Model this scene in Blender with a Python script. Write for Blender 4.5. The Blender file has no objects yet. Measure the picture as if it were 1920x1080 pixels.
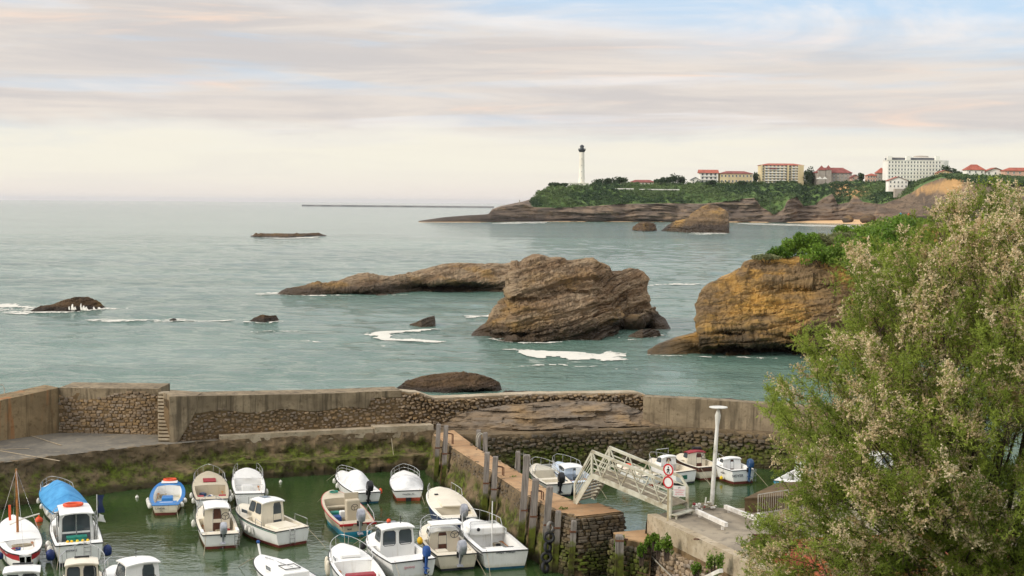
import bpy, math, random
import numpy as np
from mathutils import Vector, Matrix
R = math.radians
random.seed(7)
scene = bpy.context.scene
C = scene.collection

# ------------------------------------------------------------------ camera
F, CAM_H = 2667.0, 17.0            # focal length in photo pixels (1920 wide), eye height above the water
PITCH, ROLL = math.atan(159 / F), R(0.45)
_cp, _sp = math.cos(PITCH), math.sin(PITCH)
FW = Vector((0, _cp, -_sp)); _u0 = Vector((0, _sp, _cp)); _r0 = Vector((1, 0, 0))
RT = math.cos(ROLL) * _r0 + math.sin(ROLL) * _u0
UP = -math.sin(ROLL) * _r0 + math.cos(ROLL) * _u0
cam = bpy.data.cameras.new('camera'); cam.sensor_width = 36; cam.lens = 36 * F / 1920
cam.clip_start = 0.5; cam.clip_end = 120000
cam_o = bpy.data.objects.new('camera', cam); C.objects.link(cam_o)
_m = Matrix((RT, UP, -FW)).transposed().to_4x4(); _m.translation = Vector((0, 0, CAM_H))
cam_o.matrix_world = _m
scene.camera = cam_o

def ray(px, py): return FW + RT * ((px - 960) / F) + UP * ((540 - py) / F)
def P(px, py, z=0.0):              # point of the level z seen at a place of the photograph
    d = ray(px, py); t = (z - CAM_H) / d.z
    return Vector((d.x * t, d.y * t, z))
def PY(px, py, Y):                 # point at distance Y
    d = ray(px, py); t = Y / d.y
    return Vector((d.x * t, Y, CAM_H + d.z * t))

# ------------------------------------------------------------------ sky
SUN_AZ, SUN_EL = R(-115), R(27)    # azimuth from +Y towards +X
world = bpy.data.worlds.new('World'); scene.world = world; world.use_nodes = True
nt = world.node_tree; nt.nodes.clear()
def N(t, kind, **kw):
    n = t.nodes.new(kind)
    for k, v in kw.items(): setattr(n, k, v)
    return n
def L(t, a, b): t.links.new(a, b)
def MATH(t, op, a, b=None, c=None, clamp=False):
    n = N(t, 'ShaderNodeMath', operation=op, use_clamp=clamp)
    for i, v in enumerate((a, b, c)):
        if v is None: continue
        if isinstance(v, (int, float)): n.inputs[i].default_value = v
        else: L(t, v, n.inputs[i])
    return n.outputs[0]
def SMOOTH(t, v, lo, hi, a=0.0, b=1.0):
    n = N(t, 'ShaderNodeMapRange', interpolation_type='SMOOTHSTEP')
    L(t, v, n.inputs[0])
    for i, x in enumerate((lo, hi, a, b)): n.inputs[i + 1].default_value = x
    return n.outputs[0]
def MIX(t, fac, a, b, blend='MIX'):
    n = N(t, 'ShaderNodeMix', data_type='RGBA', blend_type=blend)
    n.clamp_factor = True
    for i, v in ((0, fac), (6, a), (7, b)):
        if isinstance(v, (int, float)): n.inputs[i].default_value = v
        elif isinstance(v, tuple): n.inputs[i].default_value = (*v[:3], 1)
        else: L(t, v, n.inputs[i])
    return n.outputs[2]
def NOISE(t, vec, scale, detail=4, rough=0.55, dist=0.0):
    n = N(t, 'ShaderNodeTexNoise'); n.inputs['Scale'].default_value = scale
    n.inputs['Detail'].default_value = detail; n.inputs['Roughness'].default_value = rough
    n.inputs['Distortion'].default_value = dist
    if vec is not None: L(t, vec, n.inputs['Vector'])
    return n.outputs['Fac']
def VMUL(t, vec, k, add=(0, 0, 0)):
    n = N(t, 'ShaderNodeVectorMath', operation='MULTIPLY_ADD'); L(t, vec, n.inputs[0])
    n.inputs[1].default_value = k; n.inputs[2].default_value = add
    return n.outputs[0]
def srgb(r, g, b):
    f = lambda c: c / 12.92 if c <= 0.04045 else ((c + 0.055) / 1.055) ** 2.4
    return (f(r / 255), f(g / 255), f(b / 255))

sky = N(nt, 'ShaderNodeTexSky', sky_type='NISHITA'); sky.sun_disc = False
sky.sun_elevation = SUN_EL; sky.sun_rotation = SUN_AZ
sky.air_density = 1.2; sky.dust_density = 2.0
tc = N(nt, 'ShaderNodeTexCoord'); D = tc.outputs['Generated']
sx = N(nt, 'ShaderNodeSeparateXYZ'); L(nt, D, sx.inputs[0])
dx, dz = sx.outputs[0], sx.outputs[2]
cl = lambda r, g, b, k=1.0: tuple(c * 10 * 0.785 * k for c in srgb(r, g, b))     # cloud radiance (background strength is 0.1)
# slow warp so that the sheet of cloud has ragged, streaky edges
warp = NOISE(nt, VMUL(nt, D, (5, 5, 34)), 1.0, 6, 0.6, 0.4)
warp2 = NOISE(nt, VMUL(nt, D, (2.2, 2.2, 10), (3, 1, 7)), 1.0, 3, 0.5)
z1 = MATH(nt, 'ADD', dz, MATH(nt, 'MULTIPLY', MATH(nt, 'SUBTRACT', warp, 0.5), 0.055))
z1 = MATH(nt, 'ADD', z1, MATH(nt, 'MULTIPLY', MATH(nt, 'SUBTRACT', warp2, 0.5), 0.03))
low = SMOOTH(nt, z1, 0.036, 0.056)
edge = MATH(nt, 'ADD', z1, MATH(nt, 'MULTIPLY', dx, 0.085))
high = SMOOTH(nt, edge, 0.112, 0.150, 1.0, 0.0)
band = MATH(nt, 'MULTIPLY', low, high)
# clear blue above, with thin wisps
wisp = NOISE(nt, VMUL(nt, D, (3.2, 3.2, 21), (9, 4, 2)), 1.0, 7, 0.62, 0.8)
blue = MIX(nt, 0.7, sky.outputs[0], cl(188, 213, 242))
col = MIX(nt, SMOOTH(nt, wisp, 0.40, 0.66), blue, cl(232, 230, 230))
# broken cloud over the unseen dome, set extra bright to light the boats
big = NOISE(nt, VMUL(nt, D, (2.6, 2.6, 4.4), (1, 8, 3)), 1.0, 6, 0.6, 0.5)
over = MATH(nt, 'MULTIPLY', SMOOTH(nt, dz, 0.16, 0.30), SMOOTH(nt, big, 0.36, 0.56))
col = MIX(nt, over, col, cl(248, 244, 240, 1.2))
# the streaky sheet of grey-pink cloud
streak = NOISE(nt, VMUL(nt, D, (4.5, 4.5, 58), (2, 2, 5)), 1.0, 6, 0.6, 0.6)
streak2 = NOISE(nt, VMUL(nt, D, (5, 5, 62), (6, 1, 1)), 1.0, 5, 0.58, 0.7)
bcol = MIX(nt, SMOOTH(nt, streak, 0.34, 0.68), cl(200, 194, 191), cl(223, 213, 203))
bcol = MIX(nt, MATH(nt, 'MULTIPLY', SMOOTH(nt, streak2, 0.54, 0.74), 0.6), bcol, cl(250, 216, 190))
gap = NOISE(nt, VMUL(nt, D, (4, 4, 44), (1, 5, 9)), 1.0, 5, 0.55, 0.5)          # thin places where the blue shows through
col = MIX(nt, MATH(nt, 'MULTIPLY', band, SMOOTH(nt, gap, 0.34, 0.48, 0.45, 0.95)), col, bcol)
# pale cream air beneath the sheet, pinker at the horizon
air = MIX(nt, SMOOTH(nt, MATH(nt, 'ADD', dz, MATH(nt, 'MULTIPLY', streak, 0.012)), 0.004, 0.034), cl(228, 218, 209), cl(233, 228, 213))
air = MIX(nt, MATH(nt, 'MULTIPLY', SMOOTH(nt, streak2, 0.45, 0.65), 0.35), air, cl(222, 216, 208))
col = MIX(nt, SMOOTH(nt, z1, 0.036, 0.060, 1.0, 0.0), col, air)
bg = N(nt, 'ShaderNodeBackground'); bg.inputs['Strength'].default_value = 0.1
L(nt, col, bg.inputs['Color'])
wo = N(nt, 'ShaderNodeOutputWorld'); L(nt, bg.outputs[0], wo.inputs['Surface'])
world.cycles.sampling_method = 'MANUAL'; world.cycles.sample_map_resolution = 512

# ------------------------------------------------------------------ sun behind thin cloud
sl = bpy.data.lights.new('sun', 'SUN'); sl.energy = 1.5; sl.angle = R(14); sl.color = (1.0, 0.93, 0.84)
so = bpy.data.objects.new('sun', sl); C.objects.link(so)
_sd = Vector((math.sin(SUN_AZ) * math.cos(SUN_EL), math.cos(SUN_AZ) * math.cos(SUN_EL), math.sin(SUN_EL)))
so.rotation_euler = _sd.to_track_quat('Z', 'Y').to_euler()
so.location = _sd * 300

vs = scene.view_settings
vs.view_transform = 'Standard'; vs.look = 'None'; vs.gamma = 1.0; vs.use_curve_mapping = False
vs.exposure = 0.55
scene.render.film_transparent = False
cy = scene.cycles
cy.use_denoising = True; cy.max_bounces = 6; cy.diffuse_bounces = 2; cy.glossy_bounces = 3
cy.transmission_bounces = 4; cy.transparent_max_bounces = 12; cy.volume_bounces = 0
cy.caustics_reflective = False; cy.caustics_refractive = False
# ------------------------------------------------------------------ helpers
def vec(*a): return Vector(a)
class MB:
    """collects shapes, builds ONE mesh object"""
    def __init__(s): s.v = []; s.f = []
    def add(s, vs_, fs):
        k = len(s.v); s.v += [tuple(p) for p in vs_]; s.f += [tuple(i + k for i in f) for f in fs]; return s
    def box(s, c, size, rot=None, taper=1.0):
        hx, hy, hz = size[0] / 2, size[1] / 2, size[2] / 2; c = Vector(c)
        pts = []
        for z in (-hz, hz):
            t = taper if z > 0 else 1.0
            for x, y in ((-hx, -hy), (hx, -hy), (hx, hy), (-hx, hy)):
                p = Vector((x * t, y * t, z))
                pts.append(c + (rot @ p if rot else p))
        return s.add(pts, [(3, 2, 1, 0), (4, 5, 6, 7), (0, 1, 5, 4), (1, 2, 6, 5), (2, 3, 7, 6), (3, 0, 4, 7)])
    def bar(s, a, b, w, h, up=(0, 0, 1)):
        a, b = Vector(a), Vector(b); d = (b - a).normalized(); u = Vector(up)
        if abs(d.dot(u)) > 0.98: u = Vector((0, 1, 0))
        sd = d.cross(u).normalized() * w / 2; u2 = sd.cross(d).normalized() * h / 2
        pts = [p + i * sd + j * u2 for p in (a, b) for i, j in ((-1, -1), (1, -1), (1, 1), (-1, 1))]
        return s.add(pts, [(0, 1, 2, 3), (7, 6, 5, 4), (0, 4, 5, 1), (1, 5, 6, 2), (2, 6, 7, 3), (3, 7, 4, 0)])
    def tube(s, pts, r, n=6, closed=False):
        pts = [Vector(p) for p in pts]; m = len(pts)
        rs = r if isinstance(r, (list, tuple)) else [r] * m
        vs_, fs = [], []; prev = None
        for i, p in enumerate(pts):
            if closed: d = pts[(i + 1) % m] - pts[i - 1]
            else: d = pts[min(i + 1, m - 1)] - pts[max(i - 1, 0)]
            d.normalize()
            if prev is None:
                a = Vector((0, 0, 1)) if abs(d.z) < 0.9 else Vector((1, 0, 0))
            else: a = prev
            sd = d.cross(a)
            if sd.length < 1e-5: sd = d.cross(Vector((0.3, 1, 0.2)))
            sd.normalize(); u = sd.cross(d).normalized(); prev = u
            for k in range(n):
                an = 2 * math.pi * k / n
                vs_.append(p + (math.cos(an) * sd + math.sin(an) * u) * rs[i])
        lim = m if closed else m - 1
        for i in range(lim):
            j = (i + 1) % m
            for k in range(n):
                k2 = (k + 1) % n
                fs.append((i * n + k, i * n + k2, j * n + k2, j * n + k))
        if not closed: fs += [tuple(range(n - 1, -1, -1)), tuple(range((m - 1) * n, m * n))]
        return s.add(vs_, fs)
    def lathe(s, prof, n=12, c=(0, 0, 0), rot=None):
        c = Vector(c); vs_, fs = [], []; m = len(prof)
        for r, z in prof:
            for k in range(n):
                a = 2 * math.pi * k / n; p = Vector((r * math.cos(a), r * math.sin(a), z))
                vs_.append(c + (rot @ p if rot else p))
        for i in range(m - 1):
            for k in range(n):
                k2 = (k + 1) % n
                fs.append((i * n + k, i * n + k2, (i + 1) * n + k2, (i + 1) * n + k))
        fs += [tuple(range(n - 1, -1, -1)), tuple(range((m - 1) * n, m * n))]
        return s.add(vs_, fs)
    def ball(s, c, r, n=10, sc=(1, 1, 1), rot=None):
        m = max(4, n // 2); prof = [(r * math.sin(math.pi * i / m) + 1e-4, -r * math.cos(math.pi * i / m)) for i in range(m + 1)]
        k = len(s.v); s.lathe(prof, n); c = Vector(c)
        for i in range(k, len(s.v)):
            p = Vector((s.v[i][0] * sc[0], s.v[i][1] * sc[1], s.v[i][2] * sc[2]))
            s.v[i] = tuple(c + (rot @ p if rot else p))
        return s
    def grid(s, G, cu=False, cv=False):
        m, n = len(G), len(G[0]); vs_ = [p for row in G for p in row]; fs = []
        for i in range(m if cu else m - 1):
            for j in range(n if cv else n - 1):
                i2, j2 = (i + 1) % m, (j + 1) % n
                fs.append((i * n + j, i * n + j2, i2 * n + j2, i2 * n + j))
        return s.add(vs_, fs)
    def prism(s, poly, z0, z1, M=None):
        """poly: list of (x, y); extruded z0..z1, M an optional 4x4"""
        n = len(poly); pts = [Vector((x, y, z0)) for x, y in poly] + [Vector((x, y, z1)) for x, y in poly]
        if M: pts = [M @ p for p in pts]
        fs = [tuple(range(n - 1, -1, -1)), tuple(range(n, 2 * n))]
        fs += [(i, (i + 1) % n, (i + 1) % n + n, i + n) for i in range(n)]
        return s.add(pts, fs)
    def poly(s, pts): return s.add(pts, [tuple(range(len(pts)))])
    def build(s, name, mat, parent=None, smooth=None, fix=True):
        me = bpy.data.meshes.new(name); me.from_pydata(s.v, [], s.f)
        if fix:
            import bmesh
            b = bmesh.new(); b.from_mesh(me); bmesh.ops.recalc_face_normals(b, faces=b.faces); b.to_mesh(me); b.free()
        return link(name, me, mat, parent, smooth)

def link(name, me, mat, parent=None, smooth=None):
    if mat is not None and len(me.materials) == 0: me.materials.append(mat)
    if smooth is not None:
        me.shade_smooth()
        if smooth < 179: me.set_sharp_from_angle(angle=R(smooth))
    o = bpy.data.objects.new(name, me); C.objects.link(o)
    if parent is not None: o.parent = parent
    return o
def np_mesh(name, V, Q, mat, parent=None, smooth=None):
    """fast build from numpy: V (n,3), Q (m,3 or 4)"""
    me = bpy.data.meshes.new(name); V = np.ascontiguousarray(V, dtype=np.float32); Q = np.ascontiguousarray(Q, dtype=np.int32)
    k = Q.shape[1]; me.vertices.add(len(V)); me.vertices.foreach_set('co', V.ravel())
    me.loops.add(Q.size); me.loops.foreach_set('vertex_index', Q.ravel())
    me.polygons.add(len(Q)); me.polygons.foreach_set('loop_start', np.arange(0, Q.size, k, dtype=np.int32))
    me.update(calc_edges=True); me.validate()
    return link(name, me, mat, parent, smooth)
def grid_quads(m, n, off=0, cu=False):
    i, j = np.meshgrid(np.arange(m if cu else m - 1), np.arange(n - 1), indexing='ij')
    i2 = (i + 1) % m
    return (np.stack([i * n + j, i2 * n + j, i2 * n + j + 1, i * n + j + 1], -1).reshape(-1, 4) + off)
def tag(o, label=None, cat=None, group=None, kind=None):
    if label: o['label'] = label
    if cat: o['category'] = cat
    if group: o['group'] = group
    if kind: o['kind'] = kind
    return o
def thing(name, label, cat, loc=(0, 0, 0), rz=0.0, group=None):
    o = bpy.data.objects.new(name, None); C.objects.link(o)
    o.location = loc; o.rotation_euler = (0, 0, rz); o.empty_display_size = 0.3
    return tag(o, label, cat, group, 'thing')
def dup(o, parent=None):
    c = o.copy(); C.objects.link(c); c.parent = parent
    for ch in o.children: dup(ch, c)
    return c

# numpy gradient noise
_rs = np.random.RandomState(11); _perm = np.concatenate([_rs.permutation(256)] * 3)
_g = _rs.normal(size=(256, 3)); _g /= np.linalg.norm(_g, axis=1)[:, None]
def pnoise(p):
    p = np.asarray(p, dtype=np.float64); i = np.floor(p).astype(int); f = p - i; i &= 255
    u = f * f * f * (f * (f * 6 - 15) + 10); out = 0
    for a in (0, 1):
        for b in (0, 1):
            for c in (0, 1):
                h = _perm[_perm[_perm[(i[..., 0] + a) & 255] + ((i[..., 1] + b) & 255)] + ((i[..., 2] + c) & 255)]
                d = ((f - np.array([a, b, c])) * _g[h]).sum(-1)
                w = (u[..., 0] if a else 1 - u[..., 0]) * (u[..., 1] if b else 1 - u[..., 1]) * (u[..., 2] if c else 1 - u[..., 2])
                out = out + w * d
    return out * 1.5
def fbm(p, o=4, g=0.5):
    p = np.asarray(p, dtype=np.float64); s = 0; a = 1.0
    for k in range(o): s = s + a * pnoise(p * 2 ** k + 17.3 * k); a *= g
    return s
def ridged(p, o=4, g=0.5):
    p = np.asarray(p, dtype=np.float64); s = 0; a = 1.0
    for k in range(o): s = s + a * (1 - 2 * np.abs(pnoise(p * 2 ** k + 9.1 * k))); a *= g
    return s

# ------------------------------------------------------------------ materials
MATS = {}
def base_mat(name, rough=0.6, spec=0.5, metal=0.0):
    m = bpy.data.materials.new(name); m.use_nodes = True; t = m.node_tree
    b = t.nodes['Principled BSDF']; b.inputs['Roughness'].default_value = rough
    b.inputs['Specular IOR Level'].default_value = spec; b.inputs['Metallic'].default_value = metal
    return m, t, b
def coords(t, kind='world'):
    if kind == 'world': return N(t, 'ShaderNodeNewGeometry').outputs['Position']
    return N(t, 'ShaderNodeTexCoord').outputs['Object']
def bump(t, b, h, strength=0.5, dist=0.05):
    n = N(t, 'ShaderNodeBump'); n.inputs['Strength'].default_value = strength; n.inputs['Distance'].default_value = dist
    L(t, h, n.inputs['Height']); L(t, n.outputs[0], b.inputs['Normal'])
def pm(name, c1, c2=None, scale=3.0, rough=0.6, bmp=0.0, bscale=20.0, metal=0.0, spec=0.4, space='object', c3=None, s3=0.6, lo=0.35, hi=0.65, rnd=0.0, bdist=0.02):
    """plain procedural paint/stone/wood: two or three colours by noise, optional relief, optional per-piece change"""
    if name in MATS: return MATS[name]
    m, t, b = base_mat(name, rough, spec, metal); v = coords(t, space)
    c2 = c2 or tuple(x * 0.86 for x in c1)
    col = MIX(t, SMOOTH(t, NOISE(t, v, scale, 5, 0.6), lo, hi), c1, c2)
    if c3: col = MIX(t, SMOOTH(t, NOISE(t, VMUL(t, v, (1, 1, 1), (5, 3, 8)), s3, 5, 0.65), 0.5, 0.66), col, c3)
    if rnd:
        oi = N(t, 'ShaderNodeObjectInfo').outputs['Random']; ri = N(t, 'ShaderNodeNewGeometry').outputs['Random Per Island']
        r = MATH(t, 'FRACT', MATH(t, 'ADD', oi, ri))
        hs = N(t, 'ShaderNodeHueSaturation'); L(t, col, hs.inputs['Color'])
        L(t, MATH(t, 'MULTIPLY_ADD', r, 2 * rnd, 1 - rnd), hs.inputs['Value'])
        L(t, MATH(t, 'MULTIPLY_ADD', MATH(t, 'FRACT', MATH(t, 'MULTIPLY', r, 7.31)), rnd * 0.8, 1 - rnd * 0.4), hs.inputs['Saturation'])
        L(t, MATH(t, 'MULTIPLY_ADD', MATH(t, 'FRACT', MATH(t, 'MULTIPLY', r, 13.7)), 0.02, 0.49), hs.inputs['Hue'])
        col = hs.outputs[0]
    L(t, col, b.inputs['Base Color'])
    if bmp: bump(t, b, NOISE(t, v, bscale, 6, 0.65), bmp, bdist)
    MATS[name] = m; return m
# ------------------------------------------------------------------ water
def wave(x, y):
    x = np.asarray(x, float); y = np.asarray(y, float)
    d = np.hypot(x, y); a = np.clip((1100 - d) / 700, 0, 1) * np.clip((d - 96) / 10, 0, 1)
    p = np.stack([x / 13, y / 7.5, x * 0], -1); q = np.stack([x / 4.6 + 5, y / 3.1, x * 0 + 4], -1)
    s = np.stack([x / 44, y / 21, x * 0 + 9], -1)
    return a * (0.24 * pnoise(p) + 0.17 * pnoise(q) + 0.12 * pnoise(s))
def water_mat(name, deep, shallow, rough, bm, s1, s2, st=1.0, spec=0.5):
    m, t, b = base_mat(name, rough, spec); v = coords(t)
    b.inputs['IOR'].default_value = 1.33
    patch = NOISE(t, VMUL(t, v, (0.006, 0.012, 1)), 1.0, 5, 0.6, 0.5)
    L(t, MIX(t, SMOOTH(t, patch, 0.3, 0.7), deep, shallow), b.inputs['Base Color'])
    h1 = NOISE(t, VMUL(t, v, (s1 * 0.75, s1, 1)), 1.0, 5, 0.62, 0.3)
    h2 = NOISE(t, VMUL(t, v, (s2 * 0.7, s2, 1), (4, 9, 2)), 1.0, 3, 0.6, 0.2)
    gust = SMOOTH(t, NOISE(t, VMUL(t, v, (0.02, 0.035, 1), (7, 3, 1)), 1.0, 4, 0.6), 0.3, 0.7, 0.55, 1.15) if st else 1.0
    h = MATH(t, 'ADD', MATH(t, 'MULTIPLY', h1, 0.7), MATH(t, 'MULTIPLY', h2, 0.3))
    if st: h = MATH(t, 'MULTIPLY', h, gust)
    bump(t, b, h, 1.0, bm)
    return m
SEA = water_mat('sea_water', srgb(76, 106, 94), srgb(101, 129, 115), 0.07, 0.85, 0.85, 2.4, spec=0.42)
HARB = water_mat('harbour_water', srgb(44, 66, 32), srgb(58, 80, 44), 0.03, 0.065, 0.8, 2.6, spec=0.7)
rows = np.concatenate([np.geomspace(93, 700, 340), np.geomspace(706, 42000, 60)])
cols = np.linspace(-0.62, 0.62, 330)
Yg, Cg = np.meshgrid(rows, cols, indexing='ij'); Xg = Cg * (Yg + 60)
V = np.stack([Xg, Yg, wave(Xg, Yg)], -1).reshape(-1, 3)
tag(np_mesh('sea', V, grid_quads(len(rows), len(cols))[:, ::-1], SEA, None, 180), kind='structure')

m = MB(); G = [[(x, y, 0.02) for x in np.linspace(-75, 60, 10)] for y in np.linspace(40, 96.5, 8)]
tag(m.grid(G).build('harbour_water', HARB), kind='structure')

# ------------------------------------------------------------------ foam
def foam_mat(name='foam', thick=False):
    m, t, b = base_mat(name, 0.8, 0.2); v = coords(t)
    L(t, MIX(t, NOISE(t, v, 0.8, 5), srgb(230, 224, 210), srgb(204, 204, 194)), b.inputs['Base Color'])
    bump(t, b, NOISE(t, v, 6, 4), 0.4, 0.05)
    lace = NOISE(t, VMUL(t, v, (0.9, 0.55, 1)), 1.0, 7, 0.72, 0.8); big = NOISE(t, VMUL(t, v, (0.12, 0.1, 1)), 1.0, 3, 0.6)
    L(t, SMOOTH(t, MATH(t, 'ADD', lace, MATH(t, 'MULTIPLY', MATH(t, 'SUBTRACT', big, 0.5), 0.9)), 0.20 if thick else 0.38, 0.42 if thick else 0.58), b.inputs['Alpha'])
    return m
FOAM = foam_mat(); FOAMT = foam_mat('thick_foam', True)
def in_poly(x, y, poly):
    c = np.zeros(x.shape, bool); n = len(poly)
    for i in range(n):
        x1, y1 = poly[i]; x2, y2 = poly[i - 1]
        k = (y1 > y) != (y2 > y)
        c ^= k & (x < (x2 - x1) * (y - y1) / ((y2 - y1) + 1e-12) + x1)
    return c
def seg_dist(x, y, poly):
    d = np.full(x.shape, 1e9); n = len(poly)
    for i in range(n):
        x1, y1 = poly[i]; x2, y2 = poly[(i + 1) % n]; ex, ey = x2 - x1, y2 - y1
        t = np.clip(((x - x1) * ex + (y - y1) * ey) / (ex * ex + ey * ey + 1e-9), 0, 1)
        d = np.minimum(d, np.hypot(x - x1 - t * ex, y - y1 - t * ey))
    return d
def foam(label, pix, res, amp, lace=0.0, mat=None):
    poly = [P(px, py)[:2] for px, py in pix]
    xs, ys = [p[0] for p in poly], [p[1] for p in poly]
    X, Y = np.meshgrid(np.arange(min(xs) - amp * 2, max(xs) + amp * 2, res), np.arange(min(ys) - amp * 3, max(ys) + amp * 3, res * 1.6), indexing='ij')
    sd = seg_dist(X, Y, poly) * np.where(in_poly(X, Y, poly), 1, -1)
    n1 = fbm(np.stack([X / (amp * 3.2), Y / (amp * 5), X * 0 + len(label)], -1), 5, 0.6)
    val = sd / amp + n1 * 1.3
    if lace: val = np.minimum(val, 0.25 + 1.7 * ridged(np.stack([X / (res * 16), Y / (res * 22), X * 0 + 3], -1), 3) - lace)
    k = val > 0; m_, n_ = X.shape
    keep = k[:-1, :-1] & k[1:, :-1] & k[:-1, 1:] & k[1:, 1:]
    V = np.stack([X, Y, wave(X, Y) + 0.06], -1).reshape(-1, 3)
    Q = grid_quads(m_, n_)[keep.ravel()]
    if not len(Q): return
    u, inv = np.unique(Q, return_inverse=True)
    o = np_mesh('sea_foam', V[u], inv.reshape(-1, 4), mat or FOAM)
    tag(o, label, 'foam', kind='stuff')
foam('thick pale sheet of foam drifting in front of the big rock', [(948, 657), (1000, 656), (1060, 659), (1120, 661), (1145, 656), (1168, 664), (1178, 674), (1120, 675), (1060, 670), (990, 667)], 0.16, 1.25, 0, FOAMT)
foam('hooked curl of foam around the wedge shaped rock', [(690, 628), (705, 622), (760, 620), (815, 616), (818, 618), (760, 624), (732, 629), (745, 634), (800, 636), (825, 641), (800, 643), (740, 640), (705, 636)], 0.18, 0.95, 0, FOAMT)
foam('white foam washing off the islet with waterfalls', [(-60, 572), (30, 570), (60, 577), (75, 584), (30, 587), (-60, 585)], 0.35, 2.0, 0.5)
foam('thin foam lines drifting past the smallest rock', [(150, 601), (250, 599), (330, 596), (420, 599), (470, 600), (420, 603), (330, 604), (220, 605)], 0.3, 1.2, 0.95)
foam('foam strip trailing right of the waterfall islet', [(195, 577), (245, 578), (240, 581), (200, 581)], 0.3, 0.8, 0.6)
foam('foam at the low tip of the long rock arm', [(475, 550), (525, 548), (530, 555), (480, 556)], 0.35, 1.2, 0.4)
foam('foam patch between rock arm and big rock', [(860, 592), (925, 589), (928, 594), (880, 597)], 0.3, 0.9, 0.5)
foam('foam washing round the left toe of the big rock', [(905, 634), (945, 633), (945, 641), (915, 640)], 0.22, 0.6, 0.4)
foam('straight foam line between big rock and cliff', [(1212, 533), (1330, 531), (1330, 534), (1212, 536)], 0.4, 0.8, 0.3)
foam('faint foam streaks by the small low rock', [(440, 622), (560, 621), (560, 625), (445, 627)], 0.3, 0.9, 1.0)
foam('surf around the far flat reef', [(468, 441), (500, 438), (520, 444), (600, 444), (600, 447), (500, 448)], 1.2, 3.0, 0.4)
foam('surf at the foot of the headland platform', [(925, 417), (1010, 413), (1045, 414), (1020, 419), (940, 420)], 3.0, 9.0, 0.3)
foam('surf along the beach under the headland cliff', [(1380, 418), (1520, 421), (1650, 424), (1650, 427), (1500, 424), (1380, 420)], 3.0, 5.0, 0.2)
foam('surf breaking at the foot of the striped islet', [(1290, 434), (1310, 433), (1366, 434), (1366, 439), (1300, 440)], 1.6, 3.0, 0.2)

def rim(label, base, up=1.2, dn=1.8, res=0.28, amp=0.7, lace=0.75):
    foam(label, [(x, y - up) for x, y in base] + [(x, y + dn) for x, y in base[::-1]], res, amp, lace)
rim('broken wash along the foot of the big rock', [(890, 635), (945, 641), (965, 644.5), (1050, 641.5), (1110, 638)], 0.3, 1.4, 0.2, 0.5, 0.7)
rim('broken wash along the right foot of the big rock', [(1150, 632), (1180, 637), (1215, 639), (1262, 622)], 0.3, 1.6, 0.2, 0.5, 0.6)
rim('broken wash along the long rock arm', [(520, 554.5), (600, 555), (720, 554), (760, 552)], 0.3, 1.0, 0.3, 0.6, 0.6)
rim('broken wash along the foot of the ochre cliff', [(1210, 665), (1260, 669), (1380, 670), (1460, 670)], 0.3, 1.4, 0.2, 0.5, 0.8)
rim('white water round the low jagged islet', [(40, 584), (80, 585.5), (140, 585), (205, 579)], 1.5, 1.2, 0.22, 0.6, 0.35)
rim('white water round the small low dark rock', [(455, 604), (495, 606), (532, 602)], 1.0, 0.8, 0.2, 0.5, 0.5)
rim('faint drifting foam lines off the big rock', [(930, 690), (1050, 684), (1180, 694), (1230, 690)], 0.8, 1.2, 0.25, 0.6, 1.1)
rim('faint drifting foam lines in the open bay', [(560, 640), (660, 646), (760, 652)], 0.8, 1.0, 0.3, 0.7, 1.05)
# ------------------------------------------------------------------ rocks in the sea
def rock_mat(name, c_main, c_ochre, c_grey, c_wet, tilt, wet_z, sc=1.0, ochre=(0.5, 0.68), relief=0.4):
    m, t, b = base_mat(name, 0.85, 0.25); v = coords(t)
    mp = N(t, 'ShaderNodeMapping'); L(t, v, mp.inputs[0]); mp.inputs['Rotation'].default_value = (0, tilt, 0); mp.inputs['Scale'].default_value = (1, 1, 1)
    w = mp.outputs[0]
    lay = NOISE(t, VMUL(t, w, (0.05 * sc, 0.08 * sc, 0.9 * sc)), 1.0, 6, 0.65, 0.4)
    fine = NOISE(t, VMUL(t, w, (0.5 * sc, 0.5 * sc, 2.6 * sc)), 1.0, 6, 0.7, 0.3)
    pat = NOISE(t, VMUL(t, v, (0.11 * sc, 0.11 * sc, 0.2 * sc), (3, 3, 3)), 1.0, 5, 0.6, 0.5)
    spk = NOISE(t, v, 1.6 * sc, 6, 0.75)
    col = MIX(t, SMOOTH(t, lay, 0.38, 0.62), c_main, c_grey)
    col = MIX(t, SMOOTH(t, pat, *ochre), col, c_ochre)
    col = MIX(t, SMOOTH(t, fine, 0.46, 0.70), col, tuple(c * 0.42 for c in c_main))
    col = MIX(t, MATH(t, 'MULTIPLY', SMOOTH(t, spk, 0.58, 0.72), 0.5), col, tuple(min(1, c * 1.5) for c in c_grey))
    sz = N(t, 'ShaderNodeSeparateXYZ'); L(t, v, sz.inputs[0])
    zz = MATH(t, 'ADD', sz.outputs[2], MATH(t, 'MULTIPLY', MATH(t, 'SUBTRACT', pat, 0.5), wet_z * 1.6))
    wet = SMOOTH(t, zz, wet_z * 0.5, wet_z * 1.5, 1.0, 0.0)
    col = MIX(t, MATH(t, 'MULTIPLY', wet, 0.85), col, c_wet)
    L(t, col, b.inputs['Base Color'])
    L(t, MATH(t, 'MULTIPLY_ADD', wet, -0.35, 0.88), b.inputs['Roughness'])
    h = MATH(t, 'ADD', MATH(t, 'MULTIPLY', fine, 0.6), MATH(t, 'MULTIPLY', spk, 0.4))
    bump(t, b, h, 0.9, relief / sc)
    return m
TILT = R(13)
ROCK = rock_mat('sandstone_rock', srgb(130, 106, 80), srgb(150, 120, 76), srgb(156, 136, 110), srgb(54, 44, 34), TILT, 1.9)
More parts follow.
